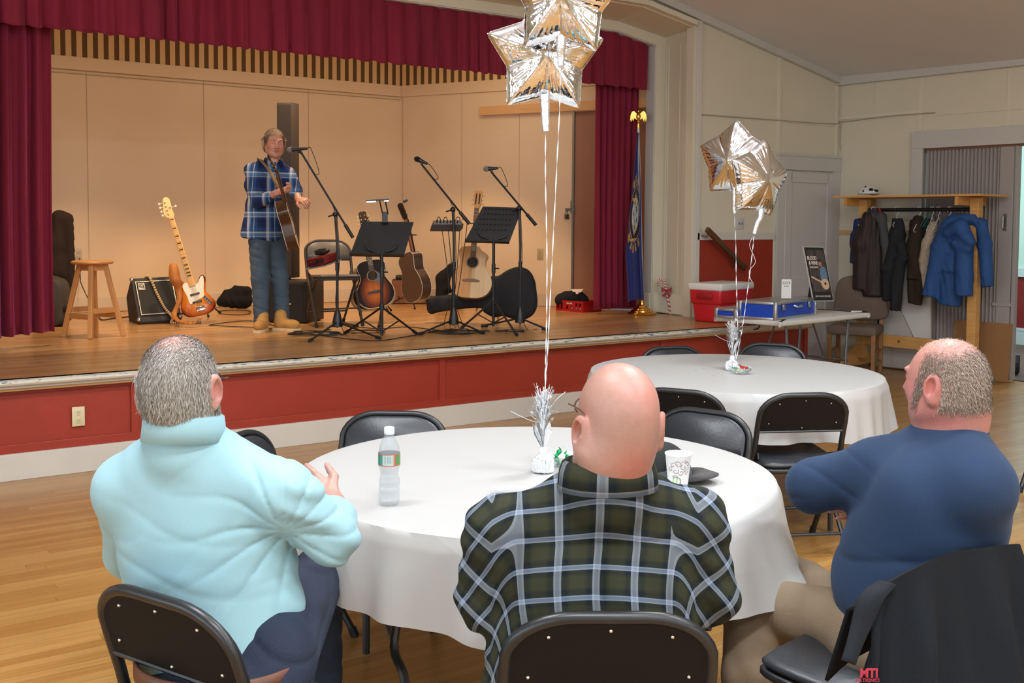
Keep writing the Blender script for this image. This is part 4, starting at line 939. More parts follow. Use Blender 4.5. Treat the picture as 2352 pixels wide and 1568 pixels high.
# ---- microphone stands
def micstand(base, joint, b0, b1, mic0, mic1, lab, clab, feet, col=(30, 30, 32), grill=(150, 150, 152)):
    B = S(*base); d = dep(B); P = lambda p, e=0: V(p[0], p[1], d+e)
    t = thing('microphone_stand', lab, 'microphone stand', B)
    J = P(joint); MB().tube([B+Vector((0, 0, .05)), B+Vector((0, 0, .75)), J], .0105, 10).build('pole', M_BLK, t)
    MB().tube([B+Vector((0, 0, .06)), B+Vector((0, 0, .55))], .0115, 10).build('lower_tube', M_BLK, t)
    MB().tube([B+Vector((0, 0, .53)), B+Vector((0, 0, .60))], .017, 10).build('height_clutch', M_BLKP, t)
    MB().lathe([(.045, .06), (.042, .10), (.028, .17), (.015, .20)], Matrix.Translation(B), 14).build('hub', M_BLKP, t)
    for f in feet:
        q = S(*f)+Vector((0, 0, .014)); MB().tube([B+Vector((0, 0, .10)), q], .0085, 8).build('leg', M_BLK, t)
        u = (q-B).normalized(); MB().tube([q-u*.05+Vector((0, 0, .006)), q+u*.01], .014, 8).build('foot_cap', M_RUB, t)
    MB().sph(J, .024, 10).build('boom_clutch', M_BLKP, t); MB().tube([J, J-_r0*.06-Vector((0, 0, .02))], .007, 6).build('clutch_knob', M_BLKP, t)
    E0 = P(b0, -.05); E1 = P(b1, .05); MB().tube([E0, E1], .0088, 8).build('boom', M_BLK, t)
    u = (E1-E0).normalized(); MB().tube([E1-u*.13, E1], .0155, 10).build('counterweight', M_BLKP, t)
    M0 = P(mic0, -.05); M1 = P(mic1, -.05); MB().tube([E0, E0.lerp(M0.lerp(M1, .45), .9)], .012, 8).build('mic_clip', M_BLKP, t)
    m_ = thing('microphone', clab, 'microphone', M0); u = (M1-M0).normalized()
    MB().tube([M0+u*.03, M0+u*.06, M1], [.022, .0165, .011], 12).build('handle', M_BLKP, m_)
    b = MB(); Mq = frame_of(u); MM = Matrix((Mq[0], Mq[1], Mq[2])).transposed().to_4x4(); MM.translation = M0+u*.01; b.sph((0, 0, .005), (.026, .026, .03), 14, MM)
    b.build('grille', mat('mic_grille_%d' % grill[0], grill, .35, .7, bump=(900, .6)), m_)
    cb = bez([M1, M1+u*.03+Vector((0, 0, -.005)), E0.lerp(E1, .22)+_r0*.05, E0.lerp(E1, .26), E0.lerp(E1, .40)+Vector((.01, 0, -.012)), E0.lerp(E1, .55), J.lerp(E1, .1), J+Vector((0.02, 0, -.05)), B+Vector((.02, 0, .6)), B+Vector((-.015, 0, .25)), B+Vector((.05, -.03, .01)), B+Vector((.12, -.1, .006))], 6)
    cc = tag(MB().tube(cb, .0032, 6).build('microphone_cable', M_CABLE), 'black cable wound down the boom of the '+clab.replace('microphone', 'mic'), 'cable')
    return t
micstand((775, 766), (770, 492), (693, 352), (811, 546), (662, 344), (706, 341), 'black boom microphone stand in front of the singing man', 'silver-headed vocal microphone at the singer\'s mouth', [(712, 786), (872, 780), (820, 752)])
micstand((1042, 760), (1040, 481), (969, 378), (1078, 514), (955, 364), (982, 376), 'black boom microphone stand with the small mixer, middle of the stage', 'black round-headed microphone tilted up at the middle', [(964, 770), (1110, 768), (1050, 735)], grill=(44, 44, 46))
micstand((1194, 756), (1192, 478), (1131, 398), (1231, 517), (1113, 388), (1144, 386), 'black boom microphone stand nearest the brown stage door', 'silver-headed microphone lying level, rightmost of three', [(1108, 752), (1257, 760), (1195, 730)], grill=(152, 150, 146))
# ---- music stands
def musicstand(base, desk, lab, feet, perf=False):
    B = S(*base); d = dep(B); t = thing('music_stand', lab, 'music stand', B)
    TL, TR, BR, BL = [V(x, y, d+e) for (x, y), e in zip(desk, (.10, .10, -.02, -.02))]
    xx = (TR-TL+BR-BL).normalized(); yy = (TL-BL); ctr = (TL+TR+BR+BL)/4
    o = MB().add([BL, BR, TR, TL], [(0, 1, 2, 3)])
    nrm = (BR-BL).cross(TL-BL).normalized()
    MM = 0
    b = MB(); b.add([p+nrm*.0 for p in (BL, BR, TR, TL)]+[p-nrm*.004 for p in (BL, BR, TR, TL)], [(0, 1, 2, 3), (7, 6, 5, 4), (0, 4, 5, 1), (1, 5, 6, 2), (2, 6, 7, 3), (3, 7, 4, 0)])
    b.build('desk', mat('desk_black', (17, 16, 16), .5), t, smooth=False)
    b = MB(); dn = (nrm if nrm.dot(_f0) > 0 else -nrm); b.bar(BL, BR, .012, .05, up=nrm); b.build('ledge', M_BLK, t, smooth=False)
    if perf:
        b = MB(); s_ = -dn
        for r_ in range(5):
            for c_ in range(9):
                u = .10+.8*(c_+.5*(r_ % 2))/9.; v = .93-.15*r_; p = BL.lerp(BR, u).lerp(TL.lerp(TR, u), v)+s_*.004
                q = [p+xx*(.011*math.cos(a))+yy.normalized()*(.008*math.sin(a)) for a in np.linspace(0, 2*PI, 9)[:-1]]; b.add(q, [tuple(range(8))])
        b.build('perforation', M_STWALL if False else mat('hole_shadow', (12, 11, 11), .9), t, smooth=False)
    c0 = BL.lerp(BR, .5); hub = V(base[0]-1 if not perf else base[0], (desk[2][1]-2), d+.0)
    ar = MB()
    for s_ in (-1, 1):
        MB().tube(bez([hub+xx*(s_*.13)+Vector((0, 0, .09))-dn*.02, hub+xx*(s_*.10)+Vector((0, 0, .03))-dn*.03, hub-dn*.02], 6), .007, 8).build('arm', M_BLK, t)
    hub2 = Vector((B.x, B.y, hub.z))
    MB().tube([B+Vector((0, 0, .03)), hub2], .0125, 12).build('pole', M_BLK, t); MB().tube([B+Vector((0, 0, .55)), hub2-Vector((0, 0, .04))], .0095, 10).build('inner_pole', M_BLK, t)
    MB().tube([B+Vector((0, 0, .50)), B+Vector((0, 0, .58))], .018, 10).build('clutch', M_BLKP, t); MB().tube([B+Vector((0, 0, .54)), B+Vector((0, 0, .54))+_r0*.05], .007, 6).build('clutch_knob', M_BLKP, t)
    MB().tube([B+Vector((0, 0, .235)), B+Vector((0, 0, .285))], .020, 10).build('leg_collar', M_BLKP, t)
    for f in feet:
        q = S(*f)+Vector((0, 0, .012)); MB().tube([B+Vector((0, 0, .26)), q], .009, 8).build('leg', M_BLK, t); u = (q-(B+Vector((0, 0, .26)))).normalized()
        MB().tube([q-u*.05, q+u*.005], .014, 8).build('foot_cap', M_RUB, t); MB().tube([B+Vector((0, 0, .06)), (B+Vector((0, 0, .26))).lerp(q, .5)], .006, 6).build('brace', M_BLK, t)
    return t, d, (TL, TR, BR, BL)
t, dm, dk = musicstand((877, 779), ((833, 508), (950, 510), (928, 586), (804, 584)), 'black music stand with solid desk and clip-on light', [(792, 768), (956, 768), (870, 752)])
MB().box(B_ := (S(877, 778)+Vector((0, 0, .53))-_f0*.013), (.016, .004, .05)).build('maker_label', mat('white_label', (210, 206, 196), .5), t, smooth=False)
musicstand((1133, 757), ((1109, 474), (1200, 477), (1170, 556), (1068, 553)), 'black perforated music stand in front of the classical guitar', [(1060, 756), (1187, 772), (1145, 722)], perf=True)
t = thing('music_stand_light', 'small clip-on strip light glowing white above the left music stand', 'lamp', V(880, 500, dm+.08))
MB().bar(V(841, 461, dm+.02), V(893, 458, dm+.06), .03, .012).build('lamp_head', M_BLKP, t, smooth=False)
MB().bar(V(842, 463.5, dm+.018), V(863, 462.5, dm+.03), .024, .008).build('led_strip', mat('led_glow', (255, 255, 255), .5, emit=((225, 235, 255), 5.)), t, smooth=False)
MB().bar(V(883, 461.5, dm+.05), V(892, 461, dm+.058), .024, .008).build('led_strip', _mats['led_glow'], t, smooth=False)
for dx in (0, 13): MB().bar(V(872+dx, 461, dm+.045), V(879+dx*.95, 492, dm+.07), .008, .008).build('lamp_arm', M_BLK, t, smooth=False)
MB().bar(V(884, 487, dm+.08), V(884, 512, dm+.06), .045, .03).build('clip', M_BLKP, t, smooth=False, bev=.004)
# ---- effect pedal tray on microphone stand 1
t = thing('vocal_effects_pedal', 'red effects unit with knobs clamped to the left microphone stand', 'effects unit', V(742, 600, 9.2))
P0 = V(710, 600, 9.28); P1 = V(772, 588, 9.05); xx = (P1-P0).normalized(); zz = Vector((0, 0, 1)); yy = zz.cross(xx)
Mp_ = Matrix((xx, yy, zz)).transposed().to_4x4(); Mp_.translation = V(741, 596, 9.16); Mp_ = Mp_ @ Matrix.Rotation(.25, 4, 'X')
MB().box((0, 0, 0), (.23, .17, .07), Mp_, bev=.006).build('housing', mat('pedal_red', (120, 18, 22), .35), t)
MB().box((0, -.0, -.045), (.25, .20, .012), Mp_).build('tray', mat('tray_grey', (150, 146, 138), .4), t, smooth=False)
MB().box((.06, -.088, .0), (.1, .006, .04), Mp_).build('display', M_BLKP, t, smooth=False)
for k in range(4): MB().lathe([(.009, 0), (.008, .014), (0, .014)], Mp_ @ Matrix.Translation((-.075+.028*k, -.088, .012*(k % 2)-.01)) @ Matrix.Rotation(PI/2, 4, 'X'), 10).build('knob', M_BLKP, t)
t = thing('zip_pouch', 'black zipped pouch lying on top of the red effects unit', 'pouch', Mp_ @ Vector((0, 0, .04)))
MB().sph((-.01, .02, .065), (.095, .04, .028), 16, Mp_).build('pouch_body', mat('pouch_leather', (34, 30, 30), .5, bump=(40, .4)), t)
MB().tube([Mp_ @ Vector((-.09, -.0, .085)), Mp_ @ Vector((0, -.012, .096)), Mp_ @ Vector((.07, -.0, .085))], .003, 6).build('zip', M_RUB, t)
# ---- mixer on microphone stand 2
t = thing('small_mixer', 'small dark mixer with plugged cables mounted on the middle stand', 'mixer', V(1026, 518, 9.4))
xx = _r0; Mm = Matrix((_r0, _f0, Vector((0, 0, 1)))).transposed().to_4x4(); Mm.translation = V(1026, 519, 9.38); Mm = Mm @ Matrix.Rotation(.3, 4, 'X')
MB().prism([(-.145, -.03), (.12, -.03), (.145, 0), (.12, .03), (-.12, .03)], -.06, .06, Mm @ Matrix.Rotation(PI/2, 4, 'X')).build('housing', mat('mixer_dark', (58, 50, 46), .4), t, smooth=False)
MB().box((.01, .0, .033), (.24, .10, .006), Mm).build('control_panel', mat('mixer_grey', (130, 136, 142), .35), t, smooth=False)
for k in range(7):
    for r_ in range(2): MB().lathe([(.007, 0), (.006, .012), (0, .012)], Mm @ Matrix.Translation((-.085+.03*k, -.02+.04*r_, .036)), 8).build('knob', M_BLKP, t)
for k, x in enumerate((1003, 1018, 1046, 1062)):
    q = V(x, 506, 9.33); e = S(1020+k*14, 745)+Vector((0, 0, .006))
    tag(MB().tube(bez([q, q+Vector((0, 0, .03))+_r0*.02, q+_r0*.04+Vector((0, 0, -.04)), V(1030+k*9, 640, 9.3), V(1028+k*7, 700, 9.3), e], 8), .0035, 6).build('audio_cable', M_CABLE), ['leftmost', 'second', 'third', 'rightmost'][k]+' of four black cables dropping from the small mixer to the floor', 'cable', 'mixer cables')
# ---- cable tangles on the floor
def tangle(cx, cy, rx, n, seed, lab, k=34):
    rnd = random.Random(seed); pts = []
    a = rnd.uniform(0, 6)
    for i in range(k):
        a += rnd.uniform(.7, 1.6); r_ = rnd.uniform(.35, 1.); p = S(cx, cy); q = p+_r0*(rx*r_*math.cos(a))+_f0*(rx*.75*r_*math.sin(a)); q.z = SZ+.006+.004*(i % 3); pts.append(q)
    tag(MB().tube(bez(pts, 7), .0042, 6).build('coiled_cable', M_CABLE), lab, 'cable')
tangle(728, 768, .26, 1, 4, 'tangled black cable at the feet of the left microphone stand', 22)
tangle(1050, 764, .30, 1, 9, 'tangled black cable round the base of the middle microphone stand', 26)
tangle(1180, 762, .17, 1, 14, 'loop of black cable between the perforated music stand and right microphone stand', 9)
tangle(840, 765, .2, 1, 15, 'black cable lying beneath the solid-desk music stand', 10)
def floorcable(pts, lab, r=.004): tag(MB().tube(bez([S(*p)+Vector((0, 0, .006)) for p in pts], 8), r, 6).build('floor_cable', M_CABLE), lab, 'cable')
floorcable([(480, 748), (510, 743), (560, 738), (600, 741), (640, 752), (700, 765), (760, 758)], 'thin black cable running along the stage floor past the tan shoes')
floorcable([(480, 748), (530, 751), (580, 753), (640, 757), (690, 762)], 'thin black cable lying just in front of the tan shoes')
floorcable([(700, 766), (770, 776), (860, 784), (930, 775), (985, 765), (1040, 756)], 'thin black cable nearest the stage lip between the two music stands')
floorcable([(800, 750), (870, 756), (930, 752), (985, 757), (1060, 766)], 'thin black cable joining the two middle stands')
floorcable([(500, 716), (540, 713), (575, 716), (560, 724), (510, 722), (500, 716)], 'looped black cable in front of the black duffel bag')
floorcable([(226, 716), (232, 735), (262, 732), (300, 728)], 'black cable between the stool and the amplifier', .006)
t_ = WY(183, 592, 11.30); tag(MB().tube(bez([t_, t_+Vector((-.02, -.1, -.2)), WY(186, 650, 11.1), WY(205, 690, 11.0), S(224, 712)+Vector((0, 0, .01))], 8), .005, 6).build('power_cable', M_CABLE), 'black power cable hanging from the back wall outlet behind the stool', 'cable')
# ---- wooden box stack beside the walnut guitar
M_CR = mat('crate_wood', (122, 72, 40), .6, noise=(8, .15))
t = thing('wooden_box', 'reddish wooden box on the stage floor behind the guitars', 'box', S(930, 700)+_f0*.35)
Mx = Matrix.Translation(S(935, 702)+_f0*.38) @ Matrix.Rotation(-AZ+.1, 4, 'Z')
b = MB(); b.box((0, 0, .02), (.42, .26, .02), Mx)
for y in (-.125, .125): b.box((0, y, .14), (.42, .015, .26), Mx)
for x in (-.205, .205): b.box((x, 0, .14), (.015, .26, .26), Mx)
b.build('crate_body', M_CR, t, smooth=False)
MB().box((-.05, 0, .265), (.30, .22, .03), Mx, bev=.008).build('folded_lid', mat('dark_case_lid', (36, 30, 28), .6), t)
t = thing('handled_case', 'dark small case with arched handle on top of the wooden box', 'case', Mx @ Vector((0, 0, .3)))
MB().box((-.04, 0, .305), (.26, .2, .04), Mx, bev=.01).build('case_body', _mats['dark_case_lid'], t)
MB().tube([Mx @ Vector((-.1+.012*i, -.02, .325+.035*math.sin(PI*i/10))) for i in range(11)], .006, 6).build('case_handle', M_BLKP, t)
# ---- hard guitar case and gig bag against the splayed wall
case = [(-.0, 0), (.10, .005), (.18, .05), (.215, .14), (.20, .24), (.165, .33), (.165, .42), (.12, .50), (.07, .56), (.062, .9), (.07, 1.02), (.0, 1.04)]
t = thing('guitar_case', 'black fabric guitar case lying on its side against the stage wall', 'case', S(1140, 712))
Bc = V(1228, 668, 9.78); Tc = V(985, 700, 9.95)
Mk = place(Bc, Tc, -_f0+Vector((0, 0, .12)))
MB().prism(closed_curve([(x*1.12, y) for x, y in mirror(case)], 5), -.15, -.01, Mk, bev=.03).build('case_shell', M_CLOTHB, t, angle=60)
MB().tube([Mk @ Vector((p.x*1.125, p.y, -.08)) for p in closed_curve(mirror(case), 5)], .005, 5, closed=True).build('zip', M_RUB, t)
# ---- gig bag / duffel as soft shapes, jackets: see cloth section
# ---- drinks crate
t = thing('drinks_crate', 'red plastic Coca-Cola bottle crate on the stage beside the curtain', 'crate', S(1305, 718))
cc = [S(1264, 711), S(1354, 719)]; xx = (cc[1]-cc[0]).normalized(); yy = Vector((0, 0, 1)).cross(xx); Mr = Matrix((xx, yy, Vector((0, 0, 1)))).transposed().to_4x4(); Mr.translation = (cc[0]+cc[1])/2
LW = .40; M_CRED = mat('crate_red', (170, 16, 24), .4); LD = .28; HH = .115
b = MB(); holes = [(-.165, .03), (-.115, .03), (-.03, .03), (.03, .03), (.10, .03), (.155, .03)]
b.box((0, 0, .012), (LW, .008, .024), Mr); b.box((0, 0, HH-.012), (LW, .008, .024), Mr)
xs_ = [-LW/2]+[v for hx, hw in holes for v in (hx-hw/2, hx+hw/2)]+[LW/2]
for i in range(0, len(xs_), 2): b.box(((xs_[i]+xs_[i+1])/2, 0, HH/2), (xs_[i+1]-xs_[i], .008, HH-.04), Mr)
for hx in (-.03, .03): b.box((hx, 0, .078), (.032, .008, .034), Mr)
b.box((0, LD, HH/2), (LW, .008, HH), Mr); b.box((-LW/2, LD/2, HH/2), (.008, LD, HH), Mr); b.box((LW/2, LD/2, HH/2), (.008, LD, HH), Mr); b.box((0, LD/2, .004), (LW, LD, .008), Mr)
b.build('crate_body', M_CRED, t, smooth=False)
text('crate_lettering', 'Coca-Cola', .024, Mr @ Matrix.Translation((0, -.0055, .088)) @ Matrix.Rotation(PI/2, 4, 'X'), mat('crate_white', (230, 220, 216), .5), t, bold=True, sx=.8)
for k, x in enumerate((-.03, .03, .10, .155)):
    tag(MB().lathe([(.0, .005), (.024, .005), (.024, .04), (.0, .04)], Mr @ Matrix.Translation((x, .06, 0)), 14, cap=False).build('white_cup', mat('cup_white', (220, 214, 206), .5)), 'white cup seen through the '+['first', 'second', 'third', 'fourth'][k]+' lit hole from the left of the red crate', 'cup', 'white cups in the drinks crate')
# ---- state flag on a floor stand
fb = S(1475, 722); t = thing('flag_stand', 'white flagpole with brass round base and gilt eagle finial', 'flag stand', fb)
M_BRASS = mat('polished_brass', (226, 178, 92), .16, 1.)
MB().lathe([(.0, .0), (.145, .0), (.15, .012), (.142, .024), (.12, .03), (.115, .045), (.09, .052), (.085, .065), (.06, .072), (.05, .095), (.03, .105), (.024, .15), (.028, .16), (.018, .165), (.018, .23)], Matrix.Translation(fb), 36).build('base', M_BRASS, t, angle=30)
dF = dep(fb); tpF = V(1466, 290, dF)
MB().tube([fb+Vector((0, 0, .2)), tpF], .0125, 12).build('pole', mat('white_pole', (226, 222, 216), .4), t)
MB().lathe([(.016, -.02), (.02, .0), (.014, .02), (.02, .035), (.014, .05)], Matrix.Translation(tpF), 14).build('finial_collar', M_BRASS, t)
Me = Matrix((_r0, Vector((0, 0, 1)), -_f0)).transposed().to_4x4(); Me.translation = tpF+Vector((0, 0, .05))
b = MB(); b.sph((0, .05, 0), (.026, .042, .026), 12, Me); b.sph((0, .105, .0), (.012, .018, .012), 10, Me); b.tube([Me @ Vector((0, .112, .01)), Me @ Vector((-.012, .108, .02))], [.006, .001], 6); b.sph((0, .0, .0), (.018, .02, .016), 10, Me)
b.build('eagle_body', M_BRASS, t)
wing = [(0, .058), (.02, .082), (.045, .105), (.068, .10), (.082, .062), (.088, -.005), (.076, .03), (.07, -.01), (.06, .028), (.052, .0), (.042, .034), (.024, .02), (0, .022)]
for s_ in (-1, 1): MB().prism([(x*s_, y) for x, y in wing], -.008, .008, Me).build('eagle_wing', M_BRASS, t, smooth=False)
# flag cloth hanging in folds with its seal
g = G('blue_flag', .8); at = g.coord(attr='uvp'); u, v, _ = g.xyz(at); g.b.inputs['Sheen Weight'].default_value = .3
dx = g.math('SUBTRACT', u, .62); dy = g.math('SUBTRACT', v, .52); rr = g.math('SQRT', g.math('ADD', g.math('POWER', g.math('MULTIPLY', dx, .5), 2), g.math('POWER', dy, 2)))
ang = g.math('ARCTAN2', dy, dx)
white = g.math('LESS_THAN', rr, .115); det = g.math('GREATER_THAN', g.noise(g.coord(attr='uvp', scale=(22, 22, 1)), 1.2, 4), .53)
colr = g.mix(white, rgb(24, 34, 104), g.mix(det, rgb(222, 222, 214), rgb(40, 50, 66)))
ring = g.math('MULTIPLY', g.math('GREATER_THAN', rr, .122), g.math('LESS_THAN', rr, .175)); colr = g.mix(ring, colr, rgb(20, 22, 40))
for r0, r1 in ((.118, .126), (.166, .174)):
    rg = g.math('MULTIPLY', g.math('GREATER_THAN', rr, r0), g.math('LESS_THAN', rr, r1)); colr = g.mix(rg, colr, rgb(206, 156, 66))
rw2 = g.math('MULTIPLY', g.math('GREATER_THAN', rr, .185), g.math('LESS_THAN', rr, .235)); lf = g.math('GREATER_THAN', g.math('SINE', g.math('MULTIPLY', ang, 18)), .1); colr = g.mix(g.math('MULTIPLY', rw2, lf), colr, rgb(196, 150, 62))
g.base(colr); M_FLAG = g.m
NU, NV = 60, 60; xl = {0: (1463, 1469), .12: (1458, 1470), .3: (1450, 1474), .55: (1438, 1477), .72: (1430, 1479), .85: (1434, 1481), 1: (1436, 1483)}
ks = sorted(xl); vs = []; uv = []
for j in range(NV+1):
    v = j/NV; y = 304+(v)*388
    k0 = max(k for k in ks if k <= v+1e-9); k1 = min([k for k in ks if k > v] or [1]); tt = 0 if k0 == k1 else (v-k0)/(k1-k0)
    xa = xl[k0][0]*(1-tt)+xl[k1][0]*tt; xb = xl[k0][1]*(1-tt)+xl[k1][1]*tt
    for i in range(NU+1):
        u = i/NU; fold = math.sin(u*PI*5)*.5+.5*math.sin(u*PI*2+.6); x = xa+(xb-xa)*(.5-.5*math.cos(PI*u)*(.75)-.0)+math.sin(u*PI*6+v)*2.2*min(1, v*2)
        yb = y+(8*math.sin(u*7+1)-16*u)*max(0, v-.75)*4*.3
        p = V(x, yb, dF-.02-.05*fold*min(1, .3+v)); vs.append(p); uv.append((u*1.35-.05, 1-v, 0))
w_ = NU+1; o = MB().add(vs, [(j*w_+i, (j+1)*w_+i, (j+1)*w_+i+1, j*w_+i+1) for j in range(NV) for i in range(NU)]).build('state_flag', M_FLAG, angle=70, solid=.002)
set_uvp(o, uv); tag(o, 'dark blue state flag with round white and gold seal, furled on its pole', 'flag')
def onflag(dx, dy, e=.09): return V(1456+dx, 502+dy, dF-.105+e*0)
Mfl = Matrix((_r0, Vector((0, 0, 1)), -_f0)).transposed().to_4x4()
Mfl.translation = V(1459, 459, dF-.086); text('seal_lettering', 'STA', .04, Mfl.copy(), mat('seal_gold', (214, 160, 60), .5), o, bold=True, sx=.8)
Mfl.translation = V(1453, 551, dF-.086); text('seal_lettering', 'SANT', .036, Mfl.copy() @ Matrix.Rotation(.1, 4, 'Z'), _mats['seal_gold'], o, bold=True, sx=.7)
# ---- candy cane leaning on the column
g = G('candy_stripe', .5); at = g.coord(attr='uvp'); g.base(g.mix(g.math('LESS_THAN', g.math('FRACT', g.math('ADD', g.math('MULTIPLY', g.xyz(at)[0], 14), g.math('MULTIPLY', g.xyz(at)[1], 1.))), .42), rgb(226, 204, 186), rgb(166, 56, 56)))
t = thing('candy_cane', 'striped candy cane decoration with red bow leaning on the cream column', 'decoration', S(1540, 722))
dC = dep(S(1540, 722)); pts = bez([V(1540, 721, dC), V(1537, 700, dC-.02), V(1533, 680, dC), V(1529, 662, dC), V(1526, 648, dC), V(1519, 641, dC), V(1512, 647, dC), V(1512, 656, dC)], 7)
b = MB().tube(pts, .013, 12); o = b.build('cane', g.m, t); nn = len(pts); set_uvp(o, [(i/nn*1.1, k/12., 0) for i in range(nn) for k in range(12)])
M_BOW = mat('red_bow', (150, 30, 46), .6); cb_ = V(1531, 667, dC-.03)
for s_ in (-1, 1):
    MB().add([cb_, cb_+_r0*(s_*.05)+Vector((0, 0, .04)), cb_+_r0*(s_*.055)-Vector((0, 0, .02))], [(0, 1, 2)]).build('bow_loop', M_BOW, t, smooth=False, solid=.012)
    MB().add([cb_, cb_+_r0*(s_*.02)-Vector((0, 0, .07)), cb_+_r0*(s_*.05)-Vector((0, 0, .055))], [(0, 1, 2)]).build('bow_tail', M_BOW, t, smooth=False, solid=.006)
MB().sph(cb_, .013, 8).build('bow_knot', M_BOW, t)
# ---- cooler
t = thing('cooler_box', 'large red picnic cooler with white lid at the right end of the stage', 'cooler', (7.75, 7.35, SZ))
l_, n_, r_ = S(1597, 733), S(1652, 744), S(1738, 722)
exx = (r_-n_); ex_ = Vector((.975, .222, 0)).normalized(); ey_ = Vector((-ex_.y, ex_.x, 0)); Mq = Matrix((ex_, ey_, Vector((0, 0, 1)))).transposed().to_4x4(); Mq.translation = Vector((7.395, 7.06, SZ))
M_CR_ = mat('cooler_red', (196, 26, 38), .38, coat=.2); CLX, CLY = .60, .36
def tb(nm, x0, y0, x1, y1, z0, z1, tp_, m_, par, bev=.025):
    bm = bmesh.new(); bmesh.ops.create_cube(bm, size=1)
    for v_ in bm.verts:
        k_ = tp_ if v_.co.z < 0 else 0; v_.co = Vector(((x0+x1)/2+v_.co.x*(x1-x0-2*k_), (y0+y1)/2+v_.co.y*(y1-y0-2*k_), z0 if v_.co.z < 0 else z1))
    bmesh.ops.bevel(bm, geom=bm.edges[:], offset=bev, segments=3, affect='EDGES', profile=.5); bm.verts.ensure_lookup_table()
    b = MB().add([v_.co for v_ in bm.verts], [[v_.index for v_ in f_.verts] for f_ in bm.faces], Mq); bm.free(); return b.build(nm, m_, par, angle=50)
tb('body', .02, .02, CLX-.02, CLY-.02, 0, .22, .02, M_CR_, t); tb('upper_body', 0, 0, CLX, CLY, .17, .325, .01, M_CR_, t)
tb('lid', -.012, -.012, CLX+.012, CLY+.012, .305, .375, .004, mat('cooler_lid', (232, 230, 224), .4), t, .02)
MB().box((-.008, CLY/2, .255), (.02, .17, .055), Mq, bev=.008).build('side_handle', mat('cooler_red_dark', (150, 18, 28), .4), t)
MB().tube([Mq @ Vector(p) for p in ((CLX+.01, .06, .27), (CLX+.045, .06, .29), (CLX+.045, CLY-.06, .29), (CLX+.01, CLY-.06, .27))], .012, 8).build('side_handle', _mats['cooler_red_dark'], t)
st_ = bez([V(1712, 738, 10.0), V(1718, 748, 9.95), V(1732, 756, 9.93), V(1742, 752, 9.95), V(1744, 740, 10.0)], 6)
b = MB(); vs = []
for p in st_: vs += [p-_f0*.02, p+_f0*.02+_r0*.01]
b.add(vs, [(2*i, 2*i+1, 2*i+3, 2*i+2) for i in range(len(st_)-1)])
tag(b.build('hanging_strap', M_RUB, None, solid=.008), 'black webbing strap looping down over the stage lip behind the white table', 'strap')
# ================================================================== smooth solid modelling: signed distances meshed with surface nets
A32 = lambda v: np.array(v, dtype=np.float32)
def smin(a, b, k):
    h = np.clip(.5+.5*(b-a)/k, 0, 1); return b+(a-b)*h-k*h*(1-h)
class Sdf:
    def __init__(s): s.p = []; s.mods = []; s.tags = []
    def cone(s, a, b, ra, rb=None, k=.02, sq=None, tag=0, cut=False, flat=False):
        rb = ra if rb is None else rb; a = A32(a); b = A32(b); ab = b-a; L2 = float(ab@ab)+1e-12; lo = np.minimum(a-ra, b-rb); hi = np.maximum(a+ra, b+rb)
        Q = None
        if sq is not None: q = np.array(Vector(sq[0]).normalized(), dtype=np.float32); f = sq[1]; Q = (q, f); m_ = max(ra, rb)*max(0, f-1)
        if Q is not None and f > 1: lo = lo-m_; hi = hi+m_
        def d(P):
            v = P-a
            t = np.clip((v@ab)/L2, 0, 1)[:, None]; w_ = v-ab*t
            if Q is not None:      # widen (f>1) or flatten (f<1) along q
                c = (w_@Q[0])[:, None]; w_ = w_-Q[0]*c*(1-1/Q[1])
            dd_ = np.sqrt((w_*w_).sum(1))-(ra+(rb-ra)*t[:, 0])
            return -smin(-dd_, -((v@ab)/math.sqrt(L2)-math.sqrt(L2)), .01) if flat else dd_
        s.p.append((d, lo, hi, k, cut)); return s
    def chain(s, pts, rs, k=.02, sq=None):
        for i in range(len(pts)-1): s.cone(pts[i], pts[i+1], rs[i], rs[i+1], k, sq)
        return s
    def ell(s, c, r, R=None, k=.03, cut=False):
        c = A32(c); r = A32(r); M = np.array(R, dtype=np.float32) if R is not None else np.eye(3, dtype=np.float32)   # rows: local axes
        ext = np.sqrt(((M*r[:, None])**2).sum(0))
        def d(P):
            q = (P-c)@M.T; k0 = np.sqrt(((q/r)**2).sum(1)); k1 = np.sqrt(((q/(r*r))**2).sum(1))+1e-9; return k0*(k0-1)/k1
        s.p.append((d, c-ext, c+ext, k, cut)); return s
    def box(s, c, r, R=None, rnd=.01, k=.01, cut=False):
        c = A32(c); r = A32(r)-rnd; M = np.array(R, dtype=np.float32) if R is not None else np.eye(3, dtype=np.float32); ext = np.sqrt(((M*(r+rnd)[:, None])**2).sum(0))+rnd
        def d(P):
            q = np.abs((P-c)@M.T)-r; return np.sqrt((np.maximum(q, 0)**2).sum(1))+np.minimum(q.max(1), 0)-rnd
        s.p.append((d, c-ext, c+ext, k, cut)); return s
    def plane(s, pt, n, k=.004):      # keep the side the normal points away from
        pt = A32(pt); n = A32(Vector(n).normalized()); s.p.append((lambda P: -((P-pt)@n), None, None, k, True)); return s
    def disp(s, fn): s.mods.append(fn); return s
    def __call__(s, P):
        D = np.full(len(P), .5, dtype=np.float32)
        for d, lo, hi, k, cut in s.p:
            if lo is None: v = d(P); D = -smin(-D, v, k); continue
            mg = .05+k; m_ = ((P > lo-mg) & (P < hi+mg)).all(1)
            if not m_.any(): continue
            v = d(P[m_])
            D[m_] = -smin(-D[m_], v, k) if cut else smin(D[m_], v, k)
        for f in s.mods: D = D+f(P)
        return D
    def bounds(s):
        lo = np.min([q[1] for q in s.p if q[1] is not None and not q[4]], 0)-.04; hi = np.max([q[2] for q in s.p if q[2] is not None and not q[4]], 0)+.04; return lo, hi
